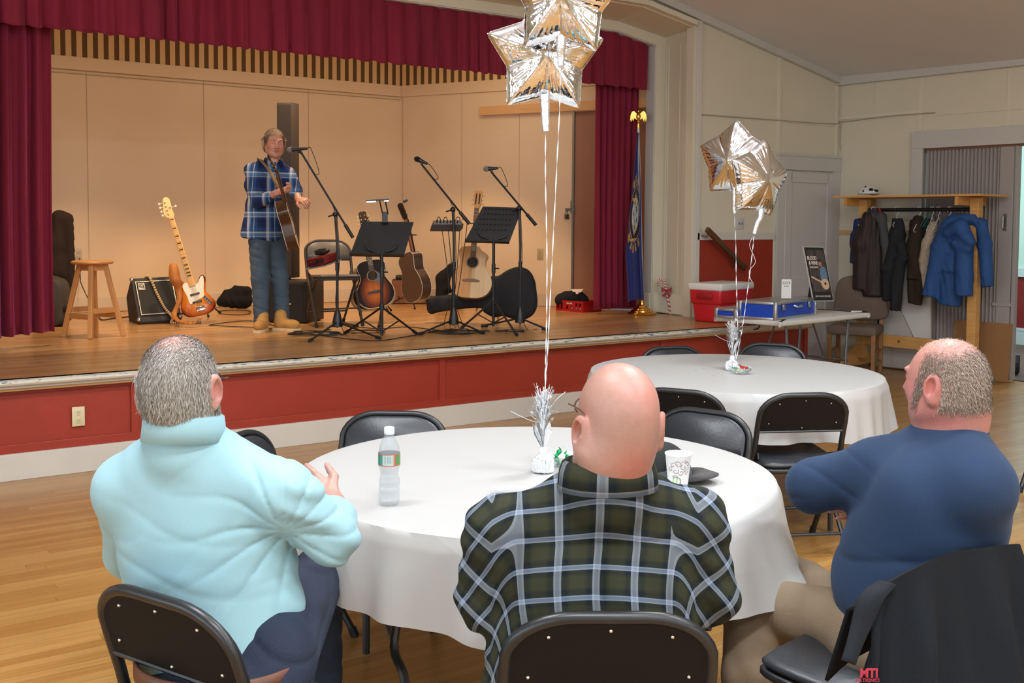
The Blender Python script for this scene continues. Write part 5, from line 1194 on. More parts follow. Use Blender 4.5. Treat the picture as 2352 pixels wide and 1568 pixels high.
def snets(f, h, lo=None, hi=None, B=24):
    if lo is None: lo, hi = f.bounds()
    lo = np.array(lo, dtype=np.float32); nb = np.ceil((np.array(hi)-lo)/(h*B)).astype(int)
    g_ = np.stack(np.meshgrid(*[np.arange(n) for n in nb], indexing='ij'), -1).reshape(-1, 3)
    cen = lo+(g_+.5)*h*B; Dc = f(cen.astype(np.float32)); act = g_[np.abs(Dc) < h*B*.87*1.35+.03]
    big = np.int64(4096); keys = []; pos = []; quads = []
    ar = np.arange(-1, B+1); I = np.stack(np.meshgrid(ar, ar, ar, indexing='ij'), -1)
    n1 = B+2
    E = [(0, 1, 0), (2, 3, 0), (4, 5, 0), (6, 7, 0)]
    for b in act:
        base = b*B; P = (lo+(I+base).reshape(-1, 3)*h).astype(np.float32); D = f(P).reshape(n1, n1, n1)
        ins = D < 0
        if ins.all() or not ins.any(): continue
        # cells -1..B-1 (index 0..B) ; corner grid idx 0..B+1
        S_ = np.zeros((n1-1,)*3+(3,), dtype=np.float32); Cn = np.zeros((n1-1,)*3, dtype=np.float32)
        for ax in range(3):
            a0 = [slice(None)]*3; a1 = [slice(None)]*3; a0[ax] = slice(0, -1); a1[ax] = slice(1, None)
            d0 = D[tuple(a0)]; d1 = D[tuple(a1)]; cr = (d0 < 0) != (d1 < 0); t = np.where(cr, d0/(d0-d1+1e-12), 0)
            o = [q for q in range(3) if q != ax]
            for i in (0, 1):
                for j in (0, 1):
                    sl = [slice(None)]*3; sl[o[0]] = slice(i, n1-1+i); sl[o[1]] = slice(j, n1-1+j)
                    c = cr[tuple(sl)]; tt = t[tuple(sl)]
                    Cn += c; S_[..., ax] += np.where(c, tt, 0); S_[..., o[0]] += c*i; S_[..., o[1]] += c*j
            # quads for edges owned: grid idx 1..B along all (global base..base+B-1)
            sl = [slice(1, B+1)]*3; own = cr[tuple(sl)] if ax is None else cr[tuple([slice(1, B+1)]*3)]
            if own.any():
                q = np.argwhere(own)+base; inside0 = (d0[tuple([slice(1, B+1)]*3)] < 0)[own]
                def key(off): w_ = q+off+1; return (w_[:, 0]*big+w_[:, 1])*big+w_[:, 2]
                z = np.zeros(3, dtype=int); u_ = z.copy(); v_ = z.copy(); u_[o[0]] = -1; v_[o[1]] = -1
                K = np.stack([key(z), key(u_), key(u_+v_), key(v_)], 1)
                flip = inside0 if ax != 1 else ~inside0
                K[~flip] = K[~flip][:, ::-1]; quads.append(K)
        m_ = Cn > 0
        w_ = np.argwhere(m_)-1+base; keys.append(((w_[:, 0]+1).astype(np.int64)*big+w_[:, 1]+1)*big+w_[:, 2]+1)
        pos.append(lo+(w_+S_[m_]/Cn[m_][:, None])*h)
    keys = np.concatenate(keys); pos = np.concatenate(pos); Q = np.concatenate(quads)
    uk, idx = np.unique(keys, return_index=True); V_ = pos[idx]
    qi = np.searchsorted(uk, Q); qi = np.clip(qi, 0, len(uk)-1); ok = (uk[qi] == Q).all(1); return V_, qi[ok]
def meshobj(name, V_, Q, mats, parent=None, uvp=None, col=None):
    me = bpy.data.meshes.new(name); me.vertices.add(len(V_)); me.vertices.foreach_set('co', V_.astype(np.float32).ravel())
    me.loops.add(len(Q)*4); me.loops.foreach_set('vertex_index', Q.astype(np.int32).ravel()); me.polygons.add(len(Q)); me.polygons.foreach_set('loop_start', np.arange(0, len(Q)*4, 4, dtype=np.int32))
    me.polygons.foreach_set('loop_total', np.full(len(Q), 4, dtype=np.int32)) if False else None
    me.update(calc_edges=True); me.polygons.foreach_set('use_smooth', [True]*len(Q))
    for m_ in (mats if isinstance(mats, (list, tuple)) else [mats]): me.materials.append(m_)
    o = bpy.data.objects.new(name, me); COL.objects.link(o)
    if uvp is not None: a = me.attributes.new('uvp', 'FLOAT_VECTOR', 'POINT'); a.data.foreach_set('vector', uvp.astype(np.float32).ravel())
    if col is not None: a = me.color_attributes.new('Col', 'FLOAT_COLOR', 'POINT'); a.data.foreach_set('color', np.concatenate([col, np.ones((len(col), 1))], 1).astype(np.float32).ravel())
    if parent is not None: attach(o, parent)
    return o
def relax(V_, Q, it=1, k=.5):
    for _ in range(it):
        acc = np.zeros_like(V_); n = np.zeros(len(V_))
        for a, b in ((0, 1), (1, 2), (2, 3), (3, 0)):
            for i, j in ((a, b), (b, a)): np.add.at(acc, Q[:, i], V_[Q[:, j]]); np.add.at(n, Q[:, i], 1)
        V_ = V_*(1-k)+acc/np.maximum(n, 1)[:, None]*k
    return V_
def biggest(V_, Q):
    lab = np.arange(len(V_)); 
    while True:
        m_ = lab[Q].min(1); old = lab.copy()
        for c in range(4): np.minimum.at(lab, Q[:, c], m_)
        lab = lab[lab]
        if (lab == old).all(): break
    u, n = np.unique(lab[Q[:, 0]], return_counts=True); k = u[n.argmax()]; keep = lab == k; idx = np.cumsum(keep)-1; Qk = Q[keep[Q[:, 0]]]; return V_[keep], idx[Qk]
def sdfobj(name, f, h, mats, parent=None, uvf=None, colf=None, it=1):
    V_, Q = snets(f, h); V_, Q = biggest(V_, Q); V_ = relax(V_, Q, it, .5)
    return meshobj(name, V_, Q, mats, parent, uvf(V_) if uvf else None, colf(V_) if colf else None)
def vnoise(P, sc, seed=0):      # cheap smooth noise from rotated sines
    r = np.random.RandomState(seed); out = np.zeros(len(P), dtype=np.float32)
    for i in range(6):
        d = r.normal(size=3); d /= np.linalg.norm(d); q = r.normal(size=3)
        out += np.sin((P@d.astype(np.float32))*sc*(1+.35*i)+r.uniform(0, 6.28)+1.3*np.sin((P@q.astype(np.float32))*sc*.4))
    return out/6
def folds(P, axis, freq, amp, seed=0, warp=1.2, sc=6.):     # ridged cloth folds across an axis
    a = np.array(Vector(axis).normalized(), dtype=np.float32); w_ = vnoise(P, sc, seed)
    x = (P@a)*freq+w_*warp*2.2; m_ = np.clip(vnoise(P, sc*1.3, seed+5)*1.6+.5, 0, 1); return (-amp)*(np.abs(np.sin(x))**1.5)*m_
def R3(x, y, z=None):
    x = Vector(x).normalized(); y = Vector(y); y = (y-x*y.dot(x)).normalized(); return [list(x), list(y), list(x.cross(y))]
def Lin(c): return np.array(rgb(*c)[:3])
# ================================================================== people
def skin_mat(name): 
    if name in _mats: return _mats[name]
    m_ = mat(name, (210, 160, 140), .45, vcol='Col', noise=(60, .05), bump=(350, .12), spec=.45); return m_
M_SKIN = skin_mat('skin')
def head(s, C_, f, up, sc=1., jaw=1., ears=True, face=True, nose=1., brow=1., width=1., edz=0.):
    """skull, jaw, nose, ears; C_ is the skull centre, f looks ahead"""
    f = Vector(f).normalized(); up = Vector(up); up = (up-f*up.dot(f)).normalized(); r = f.cross(up)
    P = lambda x, y, z: C_+(r*x+f*y+up*z)*sc
    R = [list(r), list(f), list(up)]; q = sc
    s.ell(P(0, -.012, .02), (.076*q*width, .098*q, .088*q), R, .02)
    s.ell(P(0, .03, -.02), (.066*q*width, .072*q, .085*q), R, .03)
    s.ell(P(0, -.035, -.02), (.062*q*width, .065*q, .07*q), R, .03)
    s.cone(P(-.038*width, .03, -.075), P(0, .068, -.096), .030*q*jaw, .024*q, .03); s.cone(P(.038*width, .03, -.075), P(0, .068, -.096), .030*q*jaw, .024*q, .03)
    s.cone(P(-.05*width, .0, -.06), P(-.03, .05, -.085), .026*q*jaw, .026*q, .03); s.cone(P(.05*width, .0, -.06), P(.03, .05, -.085), .026*q*jaw, .026*q, .03)
    s.ell(P(-.036, .066, -.03), (.024*q, .022*q, .026*q), R, .02); s.ell(P(.036, .066, -.03), (.024*q, .022*q, .026*q), R, .02)
    if face:
        s.cone(P(0, .094, .012), P(0, .114*nose, -.028), .008*q, .0125*q, .014); s.ell(P(-.012, .103, -.034), (.008*q, .010*q, .008*q), R, .008); s.ell(P(.012, .103, -.034), (.008*q, .010*q, .008*q), R, .008)
        for e in (-1, 1):
            s.ell(P(e*.031, .098, .008), (.018*q, .018*q, .011*q), R, .008, cut=True)          # eye sockets
            s.ell(P(e*.031, .083, .006), (.0135*q, .0125*q, .012*q), R, .004)                      # lids
            s.cone(P(e*.014, .096, .026*brow), P(e*.048, .083, .027), .0075*q, .006*q, .010)
        s.ell(P(0, .094, -.058), (.024*q, .014*q, .007*q), R, .008); s.ell(P(0, .092, -.071), (.020*q, .013*q, .007*q), R, .007)
    if ears:
        for e in (-1, 1):
            c = P(e*.079*width, -.014, -.012+edz); eo = (r*e*.8-f*.5).normalized(); q = sc*1.2; Re = R3(up*.96-f*.2, eo)   # rows up, out, across
            s.ell(c+(eo*.008)*q, (.032*q, .011*q, .018*q), Re, .006); s.ell(c+(eo*.015+f*.003)*q, (.021*q, .008*q, .010*q), Re, .004, cut=True); s.ell(c+(-up*.028+eo*.006)*q, (.011*q, .008*q, .010*q), Re, .006)
    return P
def hand(s, wrist, palm_dir, palm_n, side, sc=1., curl=(.5, .5, .55, .6), thumb=.5, spread=.06):
    """palm and five separate fingers; side=+1 puts the thumb on +across"""
    d = Vector(palm_dir).normalized(); n = Vector(palm_n); n = (n-d*n.dot(d)).normalized(); a = d.cross(n)*side
    q = sc; W_ = Vector(wrist); R = [list(a), list(d), list(n)]
    s.ell(W_+d*.048*q, (.040*q, .052*q, .016*q), R, .012); s.cone(W_-d*.02*q, W_+d*.02*q, .026*q, .027*q, .015, sq=(n, .72))
    L = (.068, .076, .070, .054)
    for i in range(4):
        b = W_+d*(.088-.004*abs(i-1))*q+a*(.030-.020*i)*q; dd = (d+a*(spread*(1.5-i))).normalized(); r_ = .0092*q*(1 if i < 3 else .88); ang = 0; p = b-d*.02*q
        s.cone(p, b, r_*1.05, r_*1.05, .008)
        p = b
        for seg, fr in ((0, .42), (1, .32), (2, .26)):
            ang += curl[i]*(1.0 if seg == 0 else 1.15); v = dd*math.cos(ang)-n*math.sin(ang)*1.; e = p+v*(L[i]*fr*q); s.cone(p, e, r_*(1-.06*seg), r_*(.94-.07*seg), .004); p = e
    b = W_+d*.022*q+a*.026*q; v = (d*.65+a*.7-n*.35*thumb).normalized(); m_ = b+v*.040*q; s.cone(b, m_, .014*q, .0115*q, .012); v2 = (d*.9+a*.25-n*.6*thumb).normalized(); e = m_+v2*.030*q; s.cone(m_, e, .0112*q, .010*q, .006); s.cone(e, e+v2*.022*q, .0098*q, .008*q, .004)
def skincol(base, ears=None, extra=()):
    def f(P):
        c = np.tile(Lin(base), (len(P), 1)); n = vnoise(P, 38, 3)[:, None]; n2 = vnoise(P, 14, 8)[:, None]
        c = c*(1+.05*n); c[:, 1:] *= (1-.05*np.clip(n2, -1, 1))
        for ctr, rad, col, amt in extra:
            w_ = np.exp(-(((P-np.array(ctr))**2).sum(1)/rad**2))[:, None]*amt; c = c*(1-w_)+Lin(col)*w_
        return np.clip(c, 0, 1)
    return f
def hair(parent, o, cond, length, dirf, cols, n=5000, wid=.0011, seed=1, lift=.35, name='hair', mess=.22):
    """individual short strands rooted on the scalp, one mesh"""
    r = np.random.RandomState(seed); me = o.data; V_ = np.zeros(len(me.vertices)*3, dtype=np.float32); me.vertices.foreach_get('co', V_); V_ = V_.reshape(-1, 3)
    N_ = np.zeros(len(me.vertices)*3, dtype=np.float32); me.vertices.foreach_get('normal', N_); N_ = N_.reshape(-1, 3)
    w_ = cond(V_); ok = np.where(w_ > 0)[0]; pr = w_[ok]/w_[ok].sum(); pick = r.choice(ok, n, p=pr); P = V_[pick]+r.normal(size=(n, 3))*.0016; Nn = N_[pick]
    D = dirf(P, Nn)+r.normal(size=(n, 3))*mess; D -= Nn*(D*Nn).sum(1)[:, None]*.85; D /= np.linalg.norm(D, axis=1)[:, None]; L = length*(.6+.6*r.rand(n))[:, None]*(.35+.65*np.clip(w_[pick], 0, 1))[:, None]
    p0 = P-Nn*.001; p1 = P+Nn*L*lift+D*L*.5; p2 = P+Nn*L*lift*1.15+D*L; s_ = np.cross(D, Nn); s_ /= np.linalg.norm(s_, axis=1)[:, None]+1e-6; s_ *= wid
    vs = np.stack([p0-s_, p0+s_, p1+s_*.8, p1-s_*.8, p2+s_*.2, p2-s_*.2], 1).reshape(-1, 3); k = np.arange(n)*6
    Q = np.concatenate([np.stack([k, k+1, k+2, k+3], 1), np.stack([k+3, k+2, k+4, k+5], 1)]); cc = np.array([Lin(c) for c in cols])[r.randint(0, len(cols), n)]*(1+.15*r.normal(size=(n, 1))); cc = np.repeat(np.clip(cc, .005, 1), 6, axis=0)
    m_ = mat('hair_fibre', (120, 110, 100), .55, vcol='Col', sheen=.2); return meshobj(name, vs, Q, m_, parent, col=cc)
def shirtmat(name, rampu, rampv, per, rough=.85):
    g = G(name, rough); at = g.coord(attr='uvp'); x, y, z = g.xyz(at); g.b.inputs['Specular IOR Level'].default_value = .25
    fu = g.math('FRACT', g.math('DIVIDE', x, per)); fv = g.math('FRACT', g.math('DIVIDE', y, per))
    def cs(stops): return [(p, c) for p, c in stops]
    a = g.ramp(fu, rampu, 'CONSTANT'); b_ = g.ramp(fv, rampv, 'CONSTANT'); g.base(g.mix(.5, a, b_)); g.bump(g.noise(g.coord('Object'), 500, 2), .15, .002); return g.m
# ------------------------------------------------------------------ the man in the aqua shirt (left)
def px(*a): return V(*a)
def person(lab, loc): return thing('person', lab, 'person', loc)
Z = Vector((0, 0, 1))
pL = person('seated man with grey hair and glasses in a pale aqua shirt, arms crossed', (.75, 2.25, 0))
fL = (_f0*.99+_r0*.10).normalized()
fbL = (Vector((.93, .37, 0))*.35+_f0*.65).normalized(); rbL = fbL.cross(Z)      # trunk heading
hc = px(414, 880, 2.42)
b = Sdf(); P = head(b, hc, (fL+Vector((0, 0, -.08))).normalized(), Z, 1.0, 1.1, width=1.02)
nb = px(425, 1010, 2.44); b.cone(hc-Z*.04-fL*.02, nb, .064, .075, .03)
b.ell(px(475, 1230, 2.50), (.14, .08, .16), [list(rbL), list(fbL), [0, 0, 1]], .05); b.ell(px(505, 1430, 2.52), (.12, .08, .12), [list(rbL), list(fbL), [0, 0, 1]], .06)
shL = px(290, 1120, 2.50); shR = px(645, 1128, 2.42)
b.cone(nb-Z*.08, shL, .03, .04, .03); b.cone(nb-Z*.08, shR, .03, .04, .03); b.cone(nb, nb-Z*.12, .07, .05, .03)
elR = px(758, 1232, 2.50); wrR = px(762, 1152, 2.74); b.cone(shR, elR, .048, .042, .02); b.cone(elR, wrR, .042, .03, .02)
elL = px(300, 1270, 2.75); wrL = px(560, 1190, 2.92); b.cone(shL, elL, .048, .042, .02); b.cone(elL, wrL, .042, .03, .02)
hand(b, wrR, (px(694, 1098, 2.80)-wrR), (-_f0*.9+_r0*.1+Z*.4), 1, .98, (.12, .15, .2, .25), .3, .05)
hand(b, wrL, _r0, -_f0, 1, .95)
# seat, thighs and shins, covered by the jeans
hipL = px(430, 1500, 2.38); hipR = px(620, 1500, 2.35)
sk = skincol((182, 140, 127), extra=((P(.085, -.014, -.012), .03, (184, 98, 92), .6), (P(-.085, -.014, -.012), .03, (190, 108, 100), .6), (P(0, -.06, .075), .06, (206, 152, 142), .6)))
bodyL = sdfobj('body', b, .0042, M_SKIN, pL, colf=sk)
# aqua shirt
M_AQUA = G('aqua_cotton', .75); g = M_AQUA; at = g.coord('Object'); g.base(g.mix(g.noise(g.coord('Object', (1, 1, 1)), 3, 3), rgb(146, 188, 198), rgb(154, 194, 204))); g.bump(g.noise(at, 420, 2), .12, .002); g.b.inputs['Sheen Weight'].default_value = .1; M_AQUA = g.m
s = Sdf(); R = [list(rbL), list(fbL), [0, 0, 1]]
s.ell(px(462, 1185, 2.50), (.205, .135, .17), R, .06); s.ell(px(478, 1290, 2.52), (.212, .145, .17), R, .07); s.ell(px(505, 1400, 2.51), (.195, .145, .15), R, .07); s.ell(px(515, 1470, 2.48), (.186, .150, .12), R, .06); s.ell(px(500, 1520, 2.45), (.170, .14, .08), R, .05)
s.cone(px(345, 1080, 2.48), shL+Vector((0, 0, -.005)), .075, .072, .06); s.cone(px(510, 1075, 2.46), shR+Vector((0, 0, -.005)), .075, .070, .06)
s.cone(nb+Vector((0, 0, -.02)), px(465, 1120, 2.5), .078, .12, .05); s.cone(nb, nb-Z*.03, .083, .085, .02); s.cone(px(375, 1045, 2.47), px(500, 1040, 2.46), .04, .04, .05)
s.cone(shR, elR, .072, .066, .03); s.cone(elR, elR.lerp(wrR, .55)+_r0*.01, .064, .052, .02)
s.cone(shL, elL, .072, .062, .03); s.cone(elL, wrL, .06, .048, .03)
s.cone(px(775, 1222, 2.56), px(808, 1252, 2.52), .030, .012, .015, sq=(_f0, .5))
# stretch folds run from the back to the right armpit; waist rolls
wR = px(660, 1215, 2.40)
def fold_aqua(P):
    cre = lambda a, k=3.: (1-np.abs(np.sin(a)))**k
    d = P-A32(wR); rr = np.sqrt((d**2).sum(1)); th = np.arctan2(d@A32(Z), -(d@A32(_r0))); w1 = -np.exp(-(rr/.20)**2)*.011*rr/(rr+.03)*cre(th*6.5+vnoise(P, 9, 2)*1.3)
    z_ = P[:, 2]; w2 = -.0032*cre(z_*26+vnoise(P, 6, 4)*2.2+(d@A32(_r0))*4)*np.exp(-((z_-.80)/.13)**2)-.0016*cre(z_*20-(d@A32(_r0))*12+vnoise(P, 8, 9)*2, 6); w3 = .0022*vnoise(P, 26, 6)
    u_ = (P-A32(shR))@A32(_r0); w4 = .004*np.sin((P@A32(Z+_r0*.6))*85+vnoise(P, 12, 7)*2)*np.clip(u_*12+.3, 0, 1)
    return -(w1+w2+w4)+w3
s.disp(fold_aqua); s.ell(nb+Z*.075, (.062, .066, .075), R, .004, cut=True)
shirtL = sdfobj('shirt', s, .005, M_AQUA, pL)
# collar: a folded band round the neck
def collar(par, c, rx, ry, h, fdir, m_, tilt=.0, gap=.5, drop=.012, uvs=None, name='collar', flare=.012, open_=.35):
    r_ = fdir.cross(Z); vs = []; n = 56; uv = []
    prof = [(0., 0), (-.002, h*.5), (.0, h), (.004, h+.003), (.010, h-.002), (flare, h*.5), (flare+.004, -drop)]
    for i in range(n+1):
        a = -PI/2+open_+(2*PI-2*open_)*i/n; a += PI; dr = Vector((0, 0, 0))
        for k, (o_, z_) in enumerate(prof):
            e = r_*math.cos(a)*(rx+o_)+fdir*math.sin(a)*(ry+o_); back = -math.sin(a)
            vs.append(c+e+Z*(z_+tilt*back*.5)); uv.append((i/n*.42, z_+k*.004, 0))
    m = len(prof); fs = [(i*m+k, (i+1)*m+k, (i+1)*m+k+1, i*m+k+1) for i in range(n) for k in range(m-1)]
    o = MB().add(vs, fs).build(name, m_, par, angle=70, solid=.002); set_uvp(o, uv); return o
collar(pL, nb+Z*.012-fL*.004, .078, .082, .045, fL, M_AQUA, .02)
MB().box((0, 0, 0), (.05, .002, .014), Matrix.Translation(px(385, 1070, 2.395))).build('locker_loop', M_AQUA, pL) if False else None
# belt and jeans
M_DENIM = mat('dark_denim', (30, 42, 62), .85, noise=(12, .22), bump=(300, .3)); M_BELT = mat('brown_belt', (96, 56, 36), .5, noise=(20, .1))
j = Sdf(); j.ell(px(515, 1585, 2.40), (.19, .165, .10), R, .05)
knR = px(725, 1330, 2.98); j.cone(px(632, 1500, 2.42), knR, .098, .078, .05); j.cone(px(480, 1560, 2.45), px(560, 1400, 3.05), .10, .078, .05)
fR_ = W(800, 1560, .08); j.cone(knR, Vector((knR.x+.03, knR.y+.02, .12)), .075, .055, .03); kn2 = px(560, 1400, 3.05); j.cone(kn2, Vector((kn2.x+.03, kn2.y+.02, .12)), .075, .055, .03)
j.disp(lambda P: .006*(1-np.abs(np.sin((P@A32(Z+_r0*.5))*42+vnoise(P, 9, 3)*2.5)))**3)
sdfobj('jeans', j, .0065, M_DENIM, pL)
bl = []
for i in range(40):
    a = 2*PI*i/40; bl.append(px(508, 1515, 2.42)+rbL*math.cos(a)*.191+fbL*math.sin(a)*.170+Z*(-.0))
b2 = MB(); vs = [q for p in bl for q in (p-Z*.019, p+Z*.019)]; b2.add(vs, [(2*i, 2*((i+1) % 40), 2*((i+1) % 40)+1, 2*i+1) for i in range(40)]); b2.build('belt', M_BELT, pL, solid=.006)
for px_ in (757+0, 610): MB().sph((knR*.0+Vector(px(722, 1432, 2.72))), .0035, 6).build('rivet', M_RIV, pL) if px_ == 610 else None
for k_ in (knR, kn2):
    q = Vector((k_.x+.03, k_.y+.02, .04)); MB().sph(q+_f0*.04, (.05, .12, .045), 12).build('shoe', M_RUB, pL)
# glasses
def glasses(par, P, m_, lens=True):
    for e in (-1, 1):
        MB().tube([P(e*.077, -.02, .004), P(e*.081, .03, .012), P(e*.075, .094, .010)], .0022, 6).build('temple_arm', m_, par)
        rim = [P(e*(.034+.026*math.cos(a)), .106-.008*abs(math.cos(a)), .004+.018*math.sin(a)) for a in np.linspace(0, 2*PI, 21)[:-1]]; MB().tube(rim, .0018, 6, closed=True).build('rim', m_, par)
    MB().tube([P(-.009, .107, .008), P(0, .112, .012), P(.009, .107, .008)], .0018, 6).build('nose_bridge', m_, par)
glL = thing('eyeglasses', 'dark framed eyeglasses worn by the man in the aqua shirt', 'glasses', P(0, .1, 0)); glasses(glL, P, mat('dark_frames', (40, 24, 20), .3))
hL = A32(hc); uL = A32(Z); fl_ = A32(fL)
def condL(V_):
    d = V_-hL; z_ = d@uL; y_ = d@fl_; x_ = d@A32(fL.cross(Z)); w_ = np.clip((z_+.085)/.02, 0, 1)*np.clip((.055-y_)/.02, 0, 1)
    w_[(np.abs(x_) > .086) & (z_ < .03)] = 0
    bald = np.exp(-(((d-(A32(Z)*.085-A32(fL)*.035))**2).sum(1))/.045**2); return w_*(1-.80*bald)
dirL = lambda P, N_: (-uL*.9-fl_*.15)+0*N_ + np.where(((P-hL)@uL)[:, None] > .055, fl_*-.6+uL*.6, 0)
hair(pL, bodyL, condL, .014, dirL, ((166, 162, 154), (146, 140, 130), (190, 186, 178), (122, 114, 104), (156, 148, 136)), 24000, .0007, 3, .16)
# ------------------------------------------------------------------ the bald man in the green plaid shirt (middle)
pM = person('seated bald man with glasses in a green and white plaid flannel shirt, seen from behind', (1.5, 1.8, 0))
fbM = _f0; rbM = _r0; fM = (_f0*.96-_r0*.28).normalized(); RM = [list(rbM), list(fbM), [0, 0, 1]]
hm = px(1418, 950, 2.30)
b = Sdf(); P = head(b, hm, (fM-Z*.02).normalized(), Z, 1.03, 1.15, width=1.03, edz=-.020)
nm = px(1395, 1105, 2.33); b.cone(hm-Z*.05-fM*.025, nm, .074, .082, .03); b.cone(nm, nm-Z*.12, .078, .05, .03); b.ell(px(1408, 1050, 2.27), (.068, .05, .05), RM, .04)
slM = px(1145, 1215, 2.40); srM = px(1592, 1195, 2.40)
b.cone(nm-Z*.09, slM, .03, .04, .03); b.cone(nm-Z*.09, srM, .03, .04, .03); b.ell(px(1370, 1320, 2.42), (.15, .08, .17), RM, .05)
elm = px(1118, 1372, 2.42); erm = px(1622, 1362, 2.42); wlm = px(1290, 1330, 2.72); wrm = px(1460, 1330, 2.72)
for a_, e_, w_ in ((slM, elm, wlm), (srM, erm, wrm)): b.cone(a_, e_, .05, .045, .02); b.cone(e_, w_, .042, .03, .02)
hand(b, wlm, _r0, _f0, 1, .95); hand(b, wrm, -_r0, _f0, -1, .95)
sk = skincol((172, 132, 119), extra=((P(.085, -.014, -.012), .032, (176, 84, 76), .6), (P(-.085, -.014, -.012), .032, (176, 84, 76), .6), (P(0, -.10, -.02), .055, (150, 118, 104), .6), (P(.04, -.09, -.03), .05, (150, 118, 104), .5), (P(-.06, -.06, .0), .05, (164, 126, 114), .5), (P(.03, -.08, .05), .05, (200, 124, 112), .45), (P(0, -.09, -.10), .05, (176, 100, 88), .6)))
_mats['skin'].node_tree.nodes['Principled BSDF'].inputs['Roughness'].default_value = .42
bodyM = sdfobj('body', b, .0042, M_SKIN, pM, colf=sk)
GRN = (46, 47, 30); NVY = (12, 22, 28); WHT = (148, 155, 166); GRN2 = (35, 38, 24); DGN = (24, 32, 28)
pl = [(0, WHT), (.055, (120, 132, 148)), (.15, WHT), (.175, NVY), (.34, DGN), (.38, GRN), (.52, GRN2), (.55, GRN), (.72, DGN), (.75, GRN2), (.83, NVY), (.97, DGN)]
pl = [(0, (146, 154, 164)), (.05, (124, 134, 146)), (.15, (146, 154, 164)), (.20, NVY), (.36, GRN2), (.42, GRN), (.60, (40, 46, 34)), (.62, GRN), (.80, GRN2), (.86, NVY)]
M_PLG = shirtmat('green_plaid_flannel', pl, [(0, WHT), (.045, (112, 132, 160)), (.13, WHT), (.17, NVY), (.36, GRN2), (.42, GRN), (.60, (40, 46, 34)), (.62, GRN), (.80, GRN2), (.86, NVY)], .083)
s = Sdf(); s.ell(px(1372, 1242, 2.42), (.222, .120, .125), RM, .05); s.ell(px(1370, 1330, 2.40), (.232, .14, .16), RM, .06); s.ell(px(1375, 1450, 2.38), (.21, .15, .15), RM, .06); s.ell(px(1375, 1540, 2.38), (.20, .15, .12), RM, .05)
s.cone(px(1300, 1172, 2.38), slM+Z*-.010, .068, .070, .05); s.cone(px(1480, 1166, 2.38), srM-Z*.010, .068, .070, .05); s.cone(nm-Z*.02, px(1385, 1190, 2.42), .088, .12, .05); s.cone(nm, nm-Z*.03, .092, .094, .02); s.cone(px(1300, 1140, 2.37), px(1490, 1135, 2.37), .045, .045, .04)
for a_, e_, w_ in ((slM, elm, wlm), (srM, erm, wrm)): s.cone(a_, e_, .074, .070, .035); s.cone(e_, w_, .066, .045, .03)
s.cone(px(1150, 1450, 2.36), px(1140, 1640, 2.34), .035, .04, .04)
def foldM(P):
    x_ = (P-A32(px(1370, 1250, 2.28)))@A32(_r0); z_ = P[:, 2]
    pleat = -.012*np.exp(-((x_-.012)/.010)**2)*np.clip((.86-z_)*14, 0, 1)*np.clip((z_-.62)*6, 0, 1)
    low = .005*np.sin((x_*1.0+z_*.35*np.sign(x_))*60+vnoise(P, 8, 3)*2.)*np.clip((.86-z_)*7, 0, 1); arm = .003*np.sin(z_*90+x_*40+vnoise(P, 10, 5)*2)*np.clip((np.abs(x_)-.19)*14, 0, 1)
    yoke = .003*np.tanh((z_-.874)*400)*np.clip((.2-np.abs(x_))*20, 0, 1)
    return -pleat-low-arm+.002*vnoise(P, 24, 1)-yoke*0+.0035*(z_ < .874)*np.clip((.19-np.abs(x_))*20, 0, 1)
s.disp(foldM); s.ell(nm+Z*.085, (.07, .072, .075), RM, .004, cut=True)
Om = A32(px(1370, 1250, 2.28))
def uvM(P):
    d = P-Om; x_ = d@A32(_r0); z_ = P[:, 2]; y_ = d@A32(_f0); u = x_*(1+.12*np.clip((.86-z_)*4, -1, 1)*np.abs(x_)/.2)+.004; v = z_+.0*y_
    u = u+.02*np.sin(z_*9)*np.clip((.86-z_)*6, 0, 1); vv = v-.010*np.clip(1-np.abs(x_)/.2, 0, 1)+y_*.45
    for sg in (-1, 1):
        e_ = np.clip(sg*x_-.165, 0, None); th = 1.0*np.clip(e_/.06, 0, 1)*sg; du = x_-sg*.165; dv = z_-.80
        u = u+du*(np.cos(th)-1)-dv*np.sin(th)*.9; vv = vv+dv*(np.cos(th*.75)-1)+du*np.sin(th)
    return np.stack([u, (vv+.012)*1.22, 0*u], 1)
sdfobj('shirt', s, .005, M_PLG, pM, uvf=uvM)
collar(pM, nm+Z*.006-fM*.002, .090, .090, .040, fM, M_PLG, .012, flare=.016, drop=.02)
j = Sdf(); j.ell(px(1375, 1600, 2.38), (.2, .17, .10), RM, .05)
M_JEAN2 = mat('mid_blue_denim', (72, 98, 132), .85, noise=(30, .2), bump=(300, .3))
for x0, x1 in ((1270, 1170), (1480, 1560)): k_ = px(x1, 1470, 2.92); k_.z = .53; j.cone(px(x0, 1585, 2.45), k_, .10, .075, .05); j.cone(k_, Vector((k_.x, k_.y, .1)), .072, .055, .03); MB().sph(Vector((k_.x, k_.y, .045))+_f0*.05, (.05, .11, .045), 12).build('shoe', M_RUB, pM)
sdfobj('jeans', j, .007, M_JEAN2, pM)
glM = thing('eyeglasses', 'thin brown eyeglasses worn by the bald man', 'glasses', P(0, .1, 0)); glasses(glM, P, mat('brown_frames', (90, 60, 45), .3))
